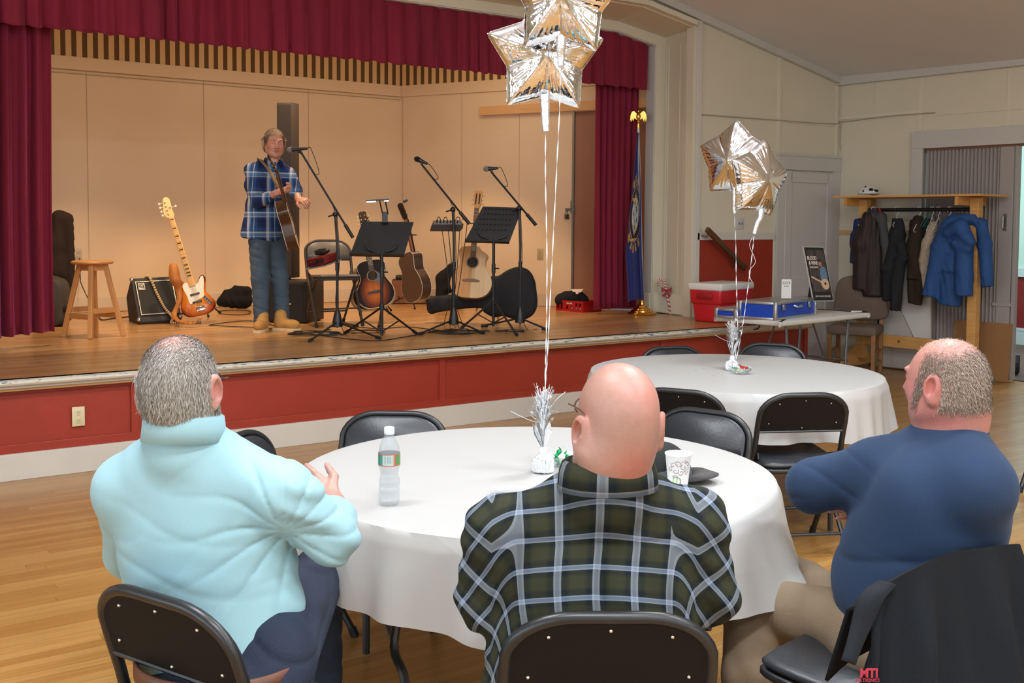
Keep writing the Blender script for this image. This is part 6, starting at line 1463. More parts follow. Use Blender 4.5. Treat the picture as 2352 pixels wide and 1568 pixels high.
# ------------------------------------------------------------------ the man in the blue sweatshirt (right)
pR = person('seated balding man with close-cropped hair in a blue sweatshirt and khaki trousers, arms folded', (2.3, 1.6, 0))
fbR = Vector((-.20, 1, 0)).normalized(); fbR = (_f0*.78-_r0*.62).normalized(); rbR = fbR.cross(Z); fR = (_f0*.82-_r0*.57).normalized(); RR = [list(rbR), list(fbR), [0, 0, 1]]
hr_ = px(2172, 872, 2.78)
b = Sdf(); P = head(b, hr_, (fR-Z*.05).normalized(), Z, 1.0, 1.2, width=1.02)
nr = px(2180, 1000, 2.80); b.cone(hr_-Z*.04-fR*.02, nr, .078, .085, .03); b.ell(px(2215, 950, 2.78), (.06, .06, .06), RR, .04)
slR = px(2020, 1085, 2.84); srR = px(2240, 1120, 2.64); b.cone(nr-Z*.08, slR, .03, .04, .03); b.cone(nr-Z*.08, srR, .03, .04, .03); b.cone(nr, nr-Z*.12, .08, .05, .03); b.ell(px(2130, 1270, 2.80), (.14, .1, .17), RR, .05)
elR_ = px(1868, 1116, 2.92); wr_ = px(1960, 1090, 3.15); b.cone(slR, elR_, .055, .048, .02); b.cone(elR_, wr_, .045, .032, .02); hand(b, wr_, (_r0*.8+_f0*.2), _f0*.8+Z*.2, 1, .95, (.2, .2, .25, .3))
er2 = px(2200, 1260, 2.85); wr2 = px(2020, 1170, 3.12); b.cone(srR, er2, .055, .048, .02); b.cone(er2, wr2, .045, .032, .02); hand(b, wr2, (-_r0*.8+_f0*.3), _f0*.8, -1, .95, (.2, .2, .25, .3))
sk = skincol((176, 122, 112), extra=((P(-.085, -.014, -.012), .03, (188, 92, 88), .6), (P(0, .06, -.03), .06, (180, 94, 94), .6), (P(-.05, -.0, -.10), .08, (176, 98, 92), .5), (P(0, .02, .10), .08, (210, 156, 140), .6)))
bodyR = sdfobj('body', b, .0042, M_SKIN, pR, colf=sk)
M_SWT = G('navy_sweatshirt', .95); g = M_SWT; g.base(g.mix(g.noise(g.coord('Object'), 5, 4), rgb(22, 42, 68), rgb(27, 50, 80))); g.b.inputs['Sheen Weight'].default_value = .1; g.b.inputs['Sheen Tint'].default_value = rgb(150, 180, 215); g.bump(g.noise(g.coord('Object'), 300, 3), .25, .003); M_SWT = g.m
s = Sdf(); s.ell(px(2155, 1140, 2.77), (.212, .155, .165), RR, .08); s.ell(px(2120, 1240, 2.80), (.215, .185, .17), RR, .06); s.ell(px(2085, 1330, 2.80), (.20, .19, .16), RR, .06); s.ell(px(2090, 1400, 2.76), (.185, .17, .13), RR, .05)
s.cone(px(2130, 1045, 2.84), slR, .082, .085, .05); s.cone(px(2220, 1060, 2.72), srR, .08, .085, .05); s.cone(nr-Z*.03, px(2150, 1120, 2.8), .088, .13, .05)
s.cone(slR, elR_, .086, .070, .04); s.cone(elR_, wr_, .068, .055, .03); s.cone(srR, er2, .076, .072, .08); s.cone(er2, wr2, .07, .055, .03)
aR_ = px(1900, 1190, 2.78)
def foldR(P):
    d = P-A32(aR_); rr = np.sqrt((d**2).sum(1)); x_ = d@A32(_r0); z_ = d@A32(Z)
    cre = lambda a, k=3.: (1-np.abs(np.sin(a)))**k
    w1 = -.009*cre(z_*26-x_*7+vnoise(P, 6, 2)*1.6)*np.exp(-(rr/.3)**2)*np.clip((.05-z_)*18, 0, 1)-.004*cre(z_*17+x_*4+vnoise(P, 5, 8)*2, 4)*np.clip((.02-z_)*10, 0, 1); w2 = -.007*cre((x_*.55+z_)*34+vnoise(P, 9, 3)*1.5)*np.exp(-(((P-A32(elR_.lerp(slR, .45)))**2).sum(1))/.11**2)
    return -(w1+w2)+.0022*vnoise(P, 22, 6)
s.disp(foldR); s.ell(nr+Z*.062, (.080, .082, .08), RR, .005, cut=True); s.cone(nr-Z*.0, nr-Z*.03, .086, .09, .02); s.ell(nr+Z*.08, (.080, .082, .075), RR, .005, cut=True); sdfobj('sweatshirt', s, .005, M_SWT, pR)
b2 = MB(); ng = [nr+Z*.004+rbR*math.cos(a)*.089+fbR*math.sin(a)*.088+Z*(.012*math.sin(a)*-1) for a in np.linspace(0, 2*PI, 41)[:-1]]; b2.tube(ng, .0095, 8, closed=True); b2.build('neckband', M_SWT, pR)
M_KHA = mat('khaki_cotton', (122, 104, 82), .8, noise=(12, .06), bump=(260, .25))
j = Sdf(); j.ell(px(2070, 1480, 2.74), (.19, .17, .12), RR, .05)
kR1 = px(1725, 1388, 3.10); kR2 = px(1900, 1420, 3.05); j.cone(px(2000, 1450, 2.78), kR1, .098, .080, .05); j.cone(px(2080, 1480, 2.85), px(1840, 1350, 3.2), .10, .08, .05)
a1 = Vector((kR1.x+.03, kR1.y-.02, .13)); j.cone(kR1, px(1728, 1560, 2.92), .080, .075, .03); j.cone(px(1728, 1560, 2.92), a1, .075, .065, .03); k2 = px(1840, 1350, 3.2); j.cone(k2, Vector((k2.x, k2.y, .12)), .078, .06, .03)
j.disp(lambda P: folds(P, _r0+Z*.5, 48, .007, 9)); sdfobj('trousers', j, .006, M_KHA, pR)
pk = px(1785, 1420, 2.86)
for q in (Vector((kR1.x+.03, kR1.y-.02, .045)), Vector((k2.x, k2.y, .045))): MB().sph(q+fbR*.05, (.06, .12, .045), 12).build('shoe', M_RUB, pR)
hR = A32(hr_); fr_ = A32(fR)
def condR(V_):
    d = V_-hR; z_ = d@uL; y_ = d@fr_; x_ = d@A32(fR.cross(Z)); w_ = np.clip((z_+.085)/.03, 0, 1)*np.clip((.045-y_-.25*z_)/.02, 0, 1); w_[(np.abs(x_) > .083) & (z_ < .025) & (y_ > -.05)] = 0
    top = np.clip((z_-.055)/.03, 0, 1)*np.clip((y_+.10)/.04, 0, 1); return w_*(1-.93*top)
hair(pR, bodyR, condR, .008, lambda P, N_: -uL*.7-fr_*.5+0*N_, ((150, 130, 114), (128, 110, 96), (172, 152, 136), (110, 94, 80)), 20000, .0007, 5, .4)
hair(pR, bodyR, lambda V_: np.clip((V_-hR)@uL-.06, 0, .02)/.02, .007, lambda P, N_: fr_*.5-uL*.3+0*N_, ((204, 170, 156), (190, 160, 146)), 600, .0004, 6, .3, 'hair_wisps')
# ------------------------------------------------------------------ the musician
pS = person('standing singing man in blue plaid shirt and jeans holding an acoustic guitar', S(625, 765))
DM = dep(S(628, 760))
def q_(x, y, e=0.): return V(x, y, DM+e)
fS = (-_f0*.80+_r0*.60).normalized(); fH = (-_f0*.88+_r0*.42-Z*.22).normalized(); rS = fS.cross(Z); RS = [list(rS), list(fS), [0, 0, 1]]
hs_ = q_(630, 326, .02)
b = Sdf(); P = head(b, hs_, fH, Z, 1.0, 1.05, width=1.0)
ns = q_(628, 379, .06); b.cone(hs_-Z*.055-fH*.02, ns, .048, .058, .02); b.ell(q_(612, 440, .05), (.12, .08, .17), RS, .05)
s1 = q_(580, 392, -.05); s2 = q_(662, 400, .14); e1 = q_(592, 463, -.16); w1 = q_(640, 441, -.26); e2 = q_(680, 440, .10); w2 = q_(686, 458, -.02)
for a_, e_, w_ in ((s1, e1, w1), (s2, e2, w2)): b.cone(ns-Z*.06, a_, .03, .035, .03); b.cone(a_, e_, .040, .038, .02); b.cone(e_, w_, .040, .027, .02)
hand(b, w1, (q_(668, 432, -.26)-w1), (_f0*.6-Z*.8), -1, 1.05, (.75, .8, .8, .8), .8, .04)
hand(b, w2, (q_(704, 462, -.10)-w2), (Z*.7-_f0*.5), 1, 1.05, (.55, .6, .65, .7), .8, .05)
b.ell(P(0, .104, -.0645), (.017, .008, .0045), [list(fH.cross(Z).normalized()), list(fH), [0, 0, 1]], .002, cut=True)
sk = skincol((206, 146, 122), extra=((P(0, .10, -.064), .016, (132, 60, 56), .75), (P(0, .114, -.03), .02, (214, 124, 104), .5), (P(.04, .07, -.03), .03, (212, 130, 110), .5), (P(-.04, .07, -.03), .03, (212, 130, 110), .5)))
bodyS = sdfobj('body', b, .0045, M_SKIN, pS, colf=sk)
for e in (-1, 1): MB().tube([P(e*.018, .0985, .001), P(e*.031, .0965, -.003), P(e*.044, .091, .0)], .0012, 5).build('eyelid', mat('lash', (70, 44, 36), .6), pS); MB().tube([P(e*.014, .106, .028), P(e*.032, .102, .034), P(e*.05, .088, .028)], .0032, 6).build('eyebrow', mat('brow_hair', (128, 96, 68), .8), pS)
NV = (24, 40, 84); LB = (96, 134, 178); WW = (206, 210, 218); MB_ = (36, 74, 120); PU = (58, 50, 82)
M_PLB = shirtmat('blue_plaid_cotton', [(0, NV), (.22, PU), (.30, WW), (.42, LB), (.50, MB_), (.66, WW), (.69, MB_), (.85, NV)], [(0, NV), (.25, MB_), (.33, WW), (.36, LB), (.52, WW), (.60, MB_), (.80, NV)], .17)
s = Sdf(); s.ell(q_(612, 425, .05), (.195, .125, .17), RS, .06); s.ell(q_(612, 480, .05), (.185, .135, .18), RS, .06); s.cone(q_(607, 495, .05), q_(603, 530, .05), .160, .188, .05, sq=(fS, .8)); s.plane(q_(612, 551, .05), Vector((0, 0, -1))+_r0*-.12, .01)
s.cone(q_(600, 383, .0), s1, .055, .062, .04); s.cone(q_(645, 385, .09), s2, .055, .06, .04)
s.cone(s1, e1, .066, .060, .03); s.cone(e1, e1.lerp(w1, .55), .056, .050, .02); s.cone(s2, e2, .062, .056, .03); s.cone(e2, e2.lerp(w2, .35), .054, .050, .02)
s.cone(ns, ns-Z*.04, .066, .07, .02); s.disp(lambda P: .004*np.sin((P@A32(Z*.8+_r0*.5))*52+vnoise(P, 8, 2)*2.4)+.003*vnoise(P, 22, 4)); s.ell(ns+Z*.075, (.055, .055, .07), RS, .004, cut=True)
def uvS(P):
    d = P-A32(q_(612, 450, 0)); x_ = d@A32(_r0); z_ = P[:, 2]; u = x_*1.05+.03; v = z_
    return np.stack([u, v, 0*u], 1)
sdfobj('shirt', s, .007, M_PLB, pS, uvf=uvS); collar(pS, ns+Z*.018, .070, .068, .034, fH, M_PLB, .0, flare=.014, drop=.018, open_=.5)
M_JEAN3 = G('faded_jeans', .85); g = M_JEAN3; g.base(g.mix(g.noise(g.coord('Object'), 6, 5), rgb(46, 62, 76), rgb(78, 96, 110))); g.bump(g.noise(g.coord('Object'), 300, 2), .2, .003); M_JEAN3 = g.m
j = Sdf(); j.ell(q_(610, 545, .05), (.145, .11, .09), RS, .04)
ka = q_(598, 640, .0); aa = q_(600, 738, .02); kb = q_(642, 638, .12); ab_ = q_(648, 730, .14)
j.cone(q_(596, 562, .0), ka, .090, .078, .04); j.cone(ka, aa, .076, .064, .02); j.cone(q_(634, 562, .1), kb, .088, .076, .04); j.cone(kb, ab_, .076, .064, .02)
j.disp(lambda P: .010*(1-np.abs(np.sin(P[:, 2]*38+(P@A32(_r0))*14+vnoise(P, 9, 3)*2.2)))**3*(.45+.55*np.clip((SZ+.32-P[:, 2])*6, 0, 1))+folds(P, Z+_r0*.4, 45, .004, 4)); sdfobj('jeans', j, .007, M_JEAN3, pS)
M_BOOT = mat('tan_suede', (190, 140, 72), .85, noise=(20, .1)); M_SOLE = mat('boot_sole', (226, 196, 150), .6)
for c, d_ in ((q_(600, 760, -.04), (-_f0+_r0*-.02)), (q_(655, 752, .05), (_r0*.93-_f0*.37))):
    c.z = SZ; d_ = Vector((d_.x, d_.y, 0)).normalized(); r_ = d_.cross(Z); bt = Sdf(); Rb = [list(r_), list(d_), [0, 0, 1]]
    bt.ell(c+d_*.06+Z*.055, (.050, .085, .045), Rb, .03); bt.ell(c-d_*.05+Z*.06, (.042, .06, .055), Rb, .03); bt.cone(c-d_*.04+Z*.07, c-d_*.045+Z*.13, .05, .052, .03); bt.plane(c+Z*.02, (0, 0, -1), .002)
    bt_o = sdfobj('boot', bt, .006, M_BOOT, pS)
    so = closed_curve([(0, -.125), (.042, -.10), (.04, 0), (.055, .07), (.035, .135), (0, .15), (-.035, .135), (-.055, .07), (-.04, 0), (-.042, -.10)], 4); Ms = Matrix((r_, d_, Z)).transposed().to_4x4(); Ms.translation = c; MB().prism(so, .0, .024, Ms).build('boot_sole', M_SOLE, bt_o, smooth=False)
    for k in range(3): MB().tube([c+d_*(.02+.02*k)+Z*.104-r_*.025-Z*.01*k, c+d_*(.02+.02*k)+Z*(.108-.01*k), c+d_*(.02+.02*k)+Z*.104+r_*.025-Z*.01*k], .0025, 5).build('bootlace', mat('lace', (220, 190, 140), .7), bt_o)
hS = A32(hs_); fh_ = A32(fH)
def condS(V_):
    d = V_-hS; z_ = d@uL; y_ = d@fh_; x_ = d@A32(fH.cross(Z).normalized()); w_ = ((z_ > .062-.0*y_) | ((y_ < -.005) & (z_ > -.07)) | ((np.abs(x_) > .055) & (y_ < .035) & (z_ > .0))).astype(float); w_[(np.abs(x_) > .083) & (z_ < .02)] = 0; return w_
hair(pS, bodyS, condS, .027, lambda P, N_: fh_*.25-uL*.35+A32(_r0)*.5*np.sign((P-hS)@A32(_r0))[:, None]*.3+0*N_, ((150, 122, 92), (128, 102, 76), (176, 150, 120), (112, 88, 66)), 16000, .0009, 8, .20)
# his guitar, hung upright with its dark side to us, and strap
t = thing('acoustic_guitar', 'rosewood-sided acoustic guitar held upright edge-on by the singing man', 'guitar', q_(688, 558, -.15))
Bg = q_(686, 561, -.18); Tg = q_(637, 392, -.52); 
guitar(t, place(Bg, Tg, _r0*.97+_f0*.28), mat('cedar_top_g', (206, 160, 104), .35), mat('dark_rosewood', (70, 40, 24), .3, noise=(14, .2, (1, 1, 8)), coat=.3), M_CRM, mat('mahogany_neck', (96, 56, 34), .4), M_ROSE, s=.80, thick=.115, back_m=mat('rosewood_back', (64, 38, 26), .35))
sp_ = bez([q_(655, 462, -.20), q_(640, 430, -.22), q_(622, 395, -.14), q_(606, 374, -.10), q_(599, 366, .0), q_(597, 372, .10), q_(596, 390, .16)], 8)
b2 = MB(); vs = []
for p in sp_: vs += [p-_r0*.022+Z*.010-_f0*.02, p+_r0*.022-Z*.010-_f0*.02]
b2.add(vs, [(2*i, 2*i+1, 2*i+3, 2*i+2) for i in range(len(sp_)-1)]); b2.build('strap', mat('woven_strap', (120, 96, 66), .7, noise=(60, .4)), t, solid=.004)
# ================================================================== soft things shaped as solids
def soft(name, lab, cat, prims, col, h=.012, fold=(Z, 40, .004), group=None, rough=.85, bumpv=(160, .3), it=1, noise=None, parent=None, mname=None):
    s = Sdf()
    for q_p in prims: s.cone(*q_p[:5], flat=len(q_p) > 5 and q_p[5])
    if fold: s.disp(lambda P: folds(P, fold[0], fold[1], fold[2], int(abs(prims[0][0].x*97)) % 50))
    o = sdfobj(name, s, h, mat(mname or ('cloth_%d_%d_%d' % col), col, rough, noise=noise or (9, .12), bump=bumpv, spec=.3), parent, it=it)
    if parent is None: tag(o, lab, cat, group)
    return o
# -- left edge of the stage
d0 = dep(S(140, 735))
def a_(x, y, e=0., d=None): return V(x, y, (d or d0)+e)
soft('hanging_jacket', 'dark brown jacket hanging half behind the left crimson curtain', 'jacket',
     [(a_(135, 497), a_(155, 500), .055, .045, .03), (a_(138, 505), a_(128, 560), .075, .10, .05), (a_(128, 560), a_(132, 620), .10, .11, .05), (a_(158, 505), a_(164, 600), .042, .055, .03), (a_(162, 600), a_(158, 664), .055, .045, .02), (a_(140, 600), a_(146, 628), .08, .06, .03)],
     (46, 32, 24), .012, (_r0*1.0+Z*.2, 50, .008))
t = thing('coat_stand', 'thin dark post carrying the brown jacket behind the left curtain', 'stand', S(122, 735)); MB().tube([S(122, 735), a_(122, 500)], .014, 8).build('post', M_BLK, t); MB().lathe([(.16, 0), (.16, .012), (.02, .03)], Matrix.Translation(S(122, 735)), 20).build('base', M_BLK, t); MB().tube([a_(122, 500), a_(165, 503)], .01, 8).build('arm', M_BLK, t)
cg = S(112, 752); t = thing('wheeled_case', 'upright grey rounded case on black wheels beside the left curtain', 'case', cg)
Mg_ = Matrix((_r0, _f0, Z)).transposed().to_4x4(); Mg_.translation = cg+_f0*.1
MB().prism(closed_curve([(-.16, .02), (.06, .02), (.095, .15), (.085, .36), (.0, .43), (-.16, .42)], 5), -.16, .06, Mg_ @ Matrix.Rotation(PI/2, 4, 'X'), bev=.02).build('shell', mat('case_grey', (64, 58, 52), .7, noise=(60, .1)), t, angle=60)
for z_ in (.03, .16): MB().tube([Mg_ @ Vector((.06, .0, z_)), Mg_ @ Vector((.12, .0, z_))], .028, 12).build('wheel', M_RUB, t)
dd = dep(S(532, 708))
soft('duffel_bag', 'crumpled black duffel bag on the stage floor behind the musician', 'bag', [(a_(515, 688, 0, dd), a_(566, 690, 0, dd), .060, .065, .05), (a_(520, 672, 0, dd), a_(568, 668, 0, dd), .035, .05, .05), (a_(505, 694, 0, dd), a_(560, 700, 0, dd), .035, .04, .04), (a_(540, 660, 0, dd), a_(556, 662, 0, dd), .025, .02, .03)], (22, 22, 25), .010, (_r0+Z*.5, 40, .008))
dg_ = dep(S(1030, 705))
soft('gig_bag', 'black padded gig bag with its top folded open beside the middle microphone stand', 'bag', [(a_(1018, 695, 0, dg_), a_(1052, 692, 0, dg_), .065, .07, .05), (a_(1012, 690, .02, dg_), a_(1016, 640, .05, dg_), .055, .07, .04), (a_(1016, 640, .05, dg_), a_(1036, 612, .05, dg_), .065, .035, .04), (a_(1030, 660, .05, dg_), a_(1045, 625, .05, dg_), .06, .04, .04)], (20, 20, 22), .010, (_r0, 30, .006))
dcr = dep(Mr @ Vector((0, LD/2, 0)))
bg = soft('soft_bag', 'black soft bag with a white patch stuffed in the red drinks crate', 'bag', [(a_(1290, 684, .03, dcr), a_(1336, 684, .03, dcr), .052, .055, .05), (a_(1284, 690, .03, dcr), a_(1342, 692, .03, dcr), .045, .045, .04), (a_(1302, 679, .03, dcr), a_(1325, 678, .03, dcr), .05, .045, .04)], (30, 28, 28), .009, (_r0, 36, .006))
Mpt = Matrix((_r0, (Z*.55+_f0*.83).normalized(), _r0.cross((Z*.55+_f0*.83).normalized()))).transposed().to_4x4(); Mpt.translation = V(1326, 671, dcr-.035)
MB().prism([(-.07, .05), (-.045, .0), (-.018, .0), (-.018, -.035), (.012, -.035), (.012, .0), (.035, -.01), (.07, .05)], 0, .006, Mpt).build('white_patch', mat('patch_white', (226, 206, 188), .6), bg, smooth=False)
# -- coat rack
def rk(t_, z, o_=.3): return rw(t_, z, o_)
M_PINE = mat('raw_pine', (214, 160, 92), .6, noise=(5, .12, (1, 1, 6)), bump=(40, .1)); M_PINE2 = mat('raw_pine_edge', (204, 146, 78), .6, noise=(5, .12, (1, 1, 6)))
t = thing('coat_rack', 'home-made pine coat rack on castors with top shelf and black rail', 'coat rack', rk(1.15, 0))
for tt in (.54, 1.77):
    MB().bar(rk(tt, .12), rk(tt, 1.82), .09, .09, up=rn).build('post', M_PINE, t, smooth=False, bev=.004)
    MB().prism([(-.30, .04), (.30, .04), (.30, .08), (.07, .24), (-.07, .24), (-.30, .08)], -.02, .02, Matrix((rn, Z, rn.cross(Z))).transposed().to_4x4() if False else Matrix(((rn.x, 0, rd.x, rk(tt-.05, 0).x), (rn.y, 0, rd.y, rk(tt-.05, 0).y), (0, 1, 0, 0), (0, 0, 0, 1)))).build('foot', M_PINE, t, smooth=False)
    for o_ in (.04, .56): MB().sph(rk(tt-.05, .022, o_), .022, 8).build('castor', M_RUB, t)
    MB().bar(rk(tt-.06, 1.79, .02), rk(tt-.06, 1.79, .58), .035, .085, up=Z).build('shelf_bearer', M_PINE2, t, smooth=False)
MB().box((0, 0, 0), (1.62, .56, .02), Matrix(((rd.x, rn.x, 0, rk(1.14, 1.845).x), (rd.y, rn.y, 0, rk(1.14, 1.845).y), (0, 0, 1, 1.845), (0, 0, 0, 1)))).build('shelf', M_PINE, t, smooth=False)
MB().bar(rk(.54, .33), rk(1.77, .33), .035, .12, up=Z).build('rail', M_PINE, t, smooth=False)
MB().tube([rk(.56, 1.71), rk(1.76, 1.71)], .019, 12).build('hanging_rail', M_BLK, t)
for k, (tt, z, o_) in enumerate(((1.0, .34, .345), (.72, .33, .345), (1.77, 1.58, .37), (1.74, 1.2, .37))): MB().lathe([(0, 0), (.012, 0), (.010, .002), (0, .002)], Matrix(((0, rd.x, rn.x, rk(tt, z, .349).x), (0, rd.y, rn.y, rk(tt, z, .349).y), (1, 0, 0, z), (0, 0, 0, 1))), 10).build('knot', mat('pine_knot', (110, 62, 30), .6), t)
# white helmet on shelf
dh = 11.35; t = thing('bicycle_helmet', 'white bicycle helmet with dark vents on top of the coat rack', 'helmet', V(1995, 446, dh))
s = Sdf(); c = V(1994, 446, dh); s.ell(c, (.115, .10, .095), [list(_r0), list(_f0), [0, 0, 1]], .01); s.plane(c, (0, 0, -1), .004); s.cone(c+_r0*.05+Z*.005, c+_r0*.10+Z*.006, .02, .008, .02)
sdfobj('shell', s, .010, mat('helmet_white', (222, 222, 216), .3), t)
for dx, dz, rx, rz_ in ((-.045, .075, .012, .010), (.0, .045, .026, .018), (.05, .035, .032, .016), (-.075, .03, .010, .014)): 
    cc_ = c+_r0*dx-_f0*(.1*math.sqrt(max(.02, 1-(dx/.115)**2-(dz/.095)**2)))+Z*dz; b = MB(); b.sph((0, 0, 0), (rx, .006, rz_), 10, Matrix(((_r0.x, _f0.x, 0, cc_.x), (_r0.y, _f0.y, 0, cc_.y), (0, 0, 1, cc_.z), (0, 0, 0, 1)))); b.build('vent', M_DARK, t)
def dr_(x): return 11.46-(x-1980)*.00371
def c_(x, y, e=0.): return V(x, y, dr_(x)+e)
def gm(name, lab, prims, col, cat='jacket', fold=(_r0, 62, .010), **k):
    return soft(name, lab, cat, [(c_(*p), c_(*q), ra*dr_(p[0])/F, rb*dr_(q[0])/F, k_, q[1] >= 600) for p, q, ra, rb, k_ in prims], col, .011, fold, 'clothes on the coat rack', **k)
gm('shirt', 'navy short-sleeved shirt at the left end of the coat rack', [((1972, 512, -.05), (1966, 560, -.05), 10, 12, .03), ((1964, 540, -.05), (1958, 604, -.05), 8, 6, .02), ((1976, 560, .0), (1972, 690, .0), 13, 13, .03), ((1968, 640), (1962, 700), 9, 7, .02)], (44, 48, 92), 'shirt')
gm('jacket', 'dark brown leather jacket near the left end of the coat rack', [((1998, 500, -.08), (1980, 560, -.08), 16, 22, .05), ((1980, 560, -.08), (1976, 665, -.08), 20, 17, .04), ((2008, 520), (2008, 680), 24, 26, .05), ((2020, 600, .05), (2024, 690, .05), 14, 12, .03)], (44, 34, 30), rough=.55)
gm('hooded_jacket', 'grey hooded jacket over the brown leather one on the coat rack', [((1994, 494, -.1), (2024, 498, -.08), 9, 8, .03), ((2024, 498, -.08), (2034, 560, -.06), 10, 10, .04), ((2034, 560, -.05), (2036, 660, -.02), 9, 7, .03), ((1990, 498, -.10), (1984, 520, -.12), 8, 5, .03), ((2000, 488, -.04), (2012, 486, -.04), 7, 7, .02)], (72, 72, 74))
gm('jacket', 'charcoal jacket hanging alone in the gap of the coat rack', [((2060, 500), (2062, 540), 8, 16, .04), ((2060, 540), (2048, 620), 17, 22, .05), ((2048, 620), (2040, 690), 20, 14, .04), ((2068, 560, -.05), (2078, 600, -.06), 12, 9, .03), ((2066, 600, -.08), (2056, 712, -.08), 12, 12, .03), ((2066, 500, -.02), (2072, 522, -.02), 6, 5, .02)], (34, 36, 40))
gm('coat', 'dark olive brown long coat beside the beige cardigan', [((2108, 506), (2104, 560), 12, 18, .04), ((2104, 560), (2102, 640), 17, 18, .04), ((2096, 640), (2096, 696), 11, 10, .02), ((2114, 640), (2108, 700), 10, 9, .02), ((2094, 512, .08), (2092, 545, .08), 8, 9, .03)], (48, 38, 26))
gm('cardigan', 'beige speckled knitted cardigan in the middle of the coat rack', [((2143, 516, -.04), (2132, 560, -.05), 8, 14, .03), ((2132, 560, -.05), (2122, 600, -.05), 14, 11, .03), ((2122, 600, -.05), (2128, 665, -.03), 9, 8, .03), ((2140, 580), (2138, 650), 12, 11, .03)], (178, 162, 142), 'cardigan', noise=(60, .25))
gm('parka', 'bright blue hooded parka at the right of the coat rack, filling two hangers', [((2190, 506, -.12), (2230, 500, -.05), 14, 12, .05), ((2178, 520, -.12), (2160, 570, -.13), 17, 20, .05), ((2160, 570, -.13), (2135, 680, -.15), 19, 16, .03), ((2200, 540, -.05), (2192, 620, -.05), 30, 32, .06), ((2192, 620, -.05), (2180, 700, -.05), 30, 24, .05), ((2215, 560, -.14), (2214, 680, -.15), 20, 18, .03),
    ((2180, 532, -.2), (2205, 520, -.2), 13, 16, .04), ((2205, 520, -.2), (2228, 555, -.2), 16, 12, .04), ((2195, 560, -.2), (2222, 572, -.2), 10, 9, .03), ((2254, 516, .0), (2262, 560, .0), 11, 15, .04), ((2262, 560, .0), (2268, 658, .0), 15, 13, .03), ((2225, 505), (2254, 512), 10, 10, .04)], (42, 78, 132), 'parka', fold=(_r0+Z*.25, 80, .008), rough=.7)
gm('green_cloth', 'bright green cloth showing beneath the leather jacket on the coat rack', [((1984, 660), (1982, 700), 9, 6, .03), ((1994, 655), (1992, 690), 8, 7, .03)], (38, 104, 24), 'cloth')
gm('knit_top', 'teal and black knit top hanging behind the beige cardigan', [((2128, 512, .08), (2124, 560, .08), 10, 12, .03), ((2152, 506, .06), (2165, 520, .06), 10, 12, .03)], (28, 52, 50), 'top')
gm('red_lanyard', 'red patterned strap hanging from the left of the coat rack shelf', [((2019, 432, -.1), (2020, 478, -.1), 2.2, 2.2, .01), ((2020, 478, -.1), (2029, 520, -.08), 2.4, 5, .01)], (176, 30, 34), 'strap', fold=None)
for k, (x, w_, cl) in enumerate(((1986, 15, 'w'), (2006, 18, 'w'), (2060, 10, 'w'), (2112, 14, 'w'), (2126, 12, 'g'), (2133, 13, 'g'), (2141, 14, 'w'), (2156, 14, 'w'), (2181, 22, 'w'), (2214, 16, 'g'))):
    d_ = dr_(x)-.0; m_ = mat('hanger_white', (232, 230, 222), .4) if cl == 'w' else mat('hanger_teal', (70, 120, 112), .4); dl = 20 if x in (2112, 2141, 2156, 2181) else 8
    zr_ = rk(.5, 1.66).z; y0 = 480
    pts = [V(x-4, y0+6, d_), V(x-4, y0-2, d_), V(x, y0-6, d_), V(x+4, y0-2, d_), V(x+3, y0+8, d_), V(x, y0+14, d_), V(x, y0+22, d_)]
    b = MB(); b.tube(bez(pts, 4), .0035, 6); b.tube([V(x, y0+20, d_), V(x-w_, y0+30+dl, d_-.06), V(x-w_+3, y0+33+dl, d_-.05), V(x+w_*.8, y0+28+dl*.6, d_+.1), V(x, y0+20, d_)], .004, 6)
    tag(b.build('clothes_hanger', m_), ('white' if cl == 'w' else 'teal')+' plastic hanger on the black rail, '+['leftmost, above the navy shirt', 'above the grey hooded jacket', 'holding the lone charcoal jacket', 'above the olive coat', 'left of the two in front of the coats', 'right of the two in front of the coats', 'empty, just left of the cardigan', 'holding the beige cardigan', 'empty, tipped out over the blue parka', 'rightmost, inside the blue parka'][k], 'hanger', 'hangers on the coat rack')
# -- things beyond and beside the rack
t = MB(); Mw = Matrix(((rd.x, 0, rn.x, 0), (rd.y, 0, rn.y, 0), (0, 1, 0, 0), (0, 0, 0, 1)))
pb = rk(.62, 0, .05); Mw.translation = Vector((pb.x, pb.y, .02)); Mw = Mw @ Matrix.Rotation(.05, 4, 'X')
tag(MB().prism(closed_curve([(.03, 0), (.30, .0), (.57, 0), (.60, .04), (.6, .5), (.6, 1.15), (.57, 1.2), (.03, 1.2), (0, 1.15), (0, .5), (0, .04)], 3), 0, .05, Mw @ Matrix.Rotation(.0, 4, 'Z'), bev=.012).build('leaning_board', mat('white_board', (206, 204, 198), .4), angle=50), 'white plastic board leaning on the wall behind the coat rack', 'board')
pb = rk(1.42, 0, .06); Mw2 = Matrix(((rd.x, 0, rn.x, pb.x), (rd.y, 0, rn.y, pb.y), (0, 1, 0, .004), (0, 0, 0, 1))) @ Matrix.Rotation(-.10, 4, 'X')
tag(MB().box((.30, .29, 0), (.60, .58, .008), Mw2).build('cardboard_sheet', mat('cardboard', (150, 108, 66), .8, noise=(8, .06)), smooth=False), 'brown cardboard sheet leaning on the grey folding door', 'cardboard')
q0 = W(2318, 862, .012); t = thing('black_case', 'black hard case standing on the floor of the doorway at the right edge', 'case', q0)
Mb_ = Matrix.Translation(q0+_f0*.2) @ Matrix.Rotation(-AZ-.3, 4, 'Z')
MB().box((.02, 0, .11), (.30, .24, .20), Mb_, bev=.02).build('case_body', M_BLKP, t)
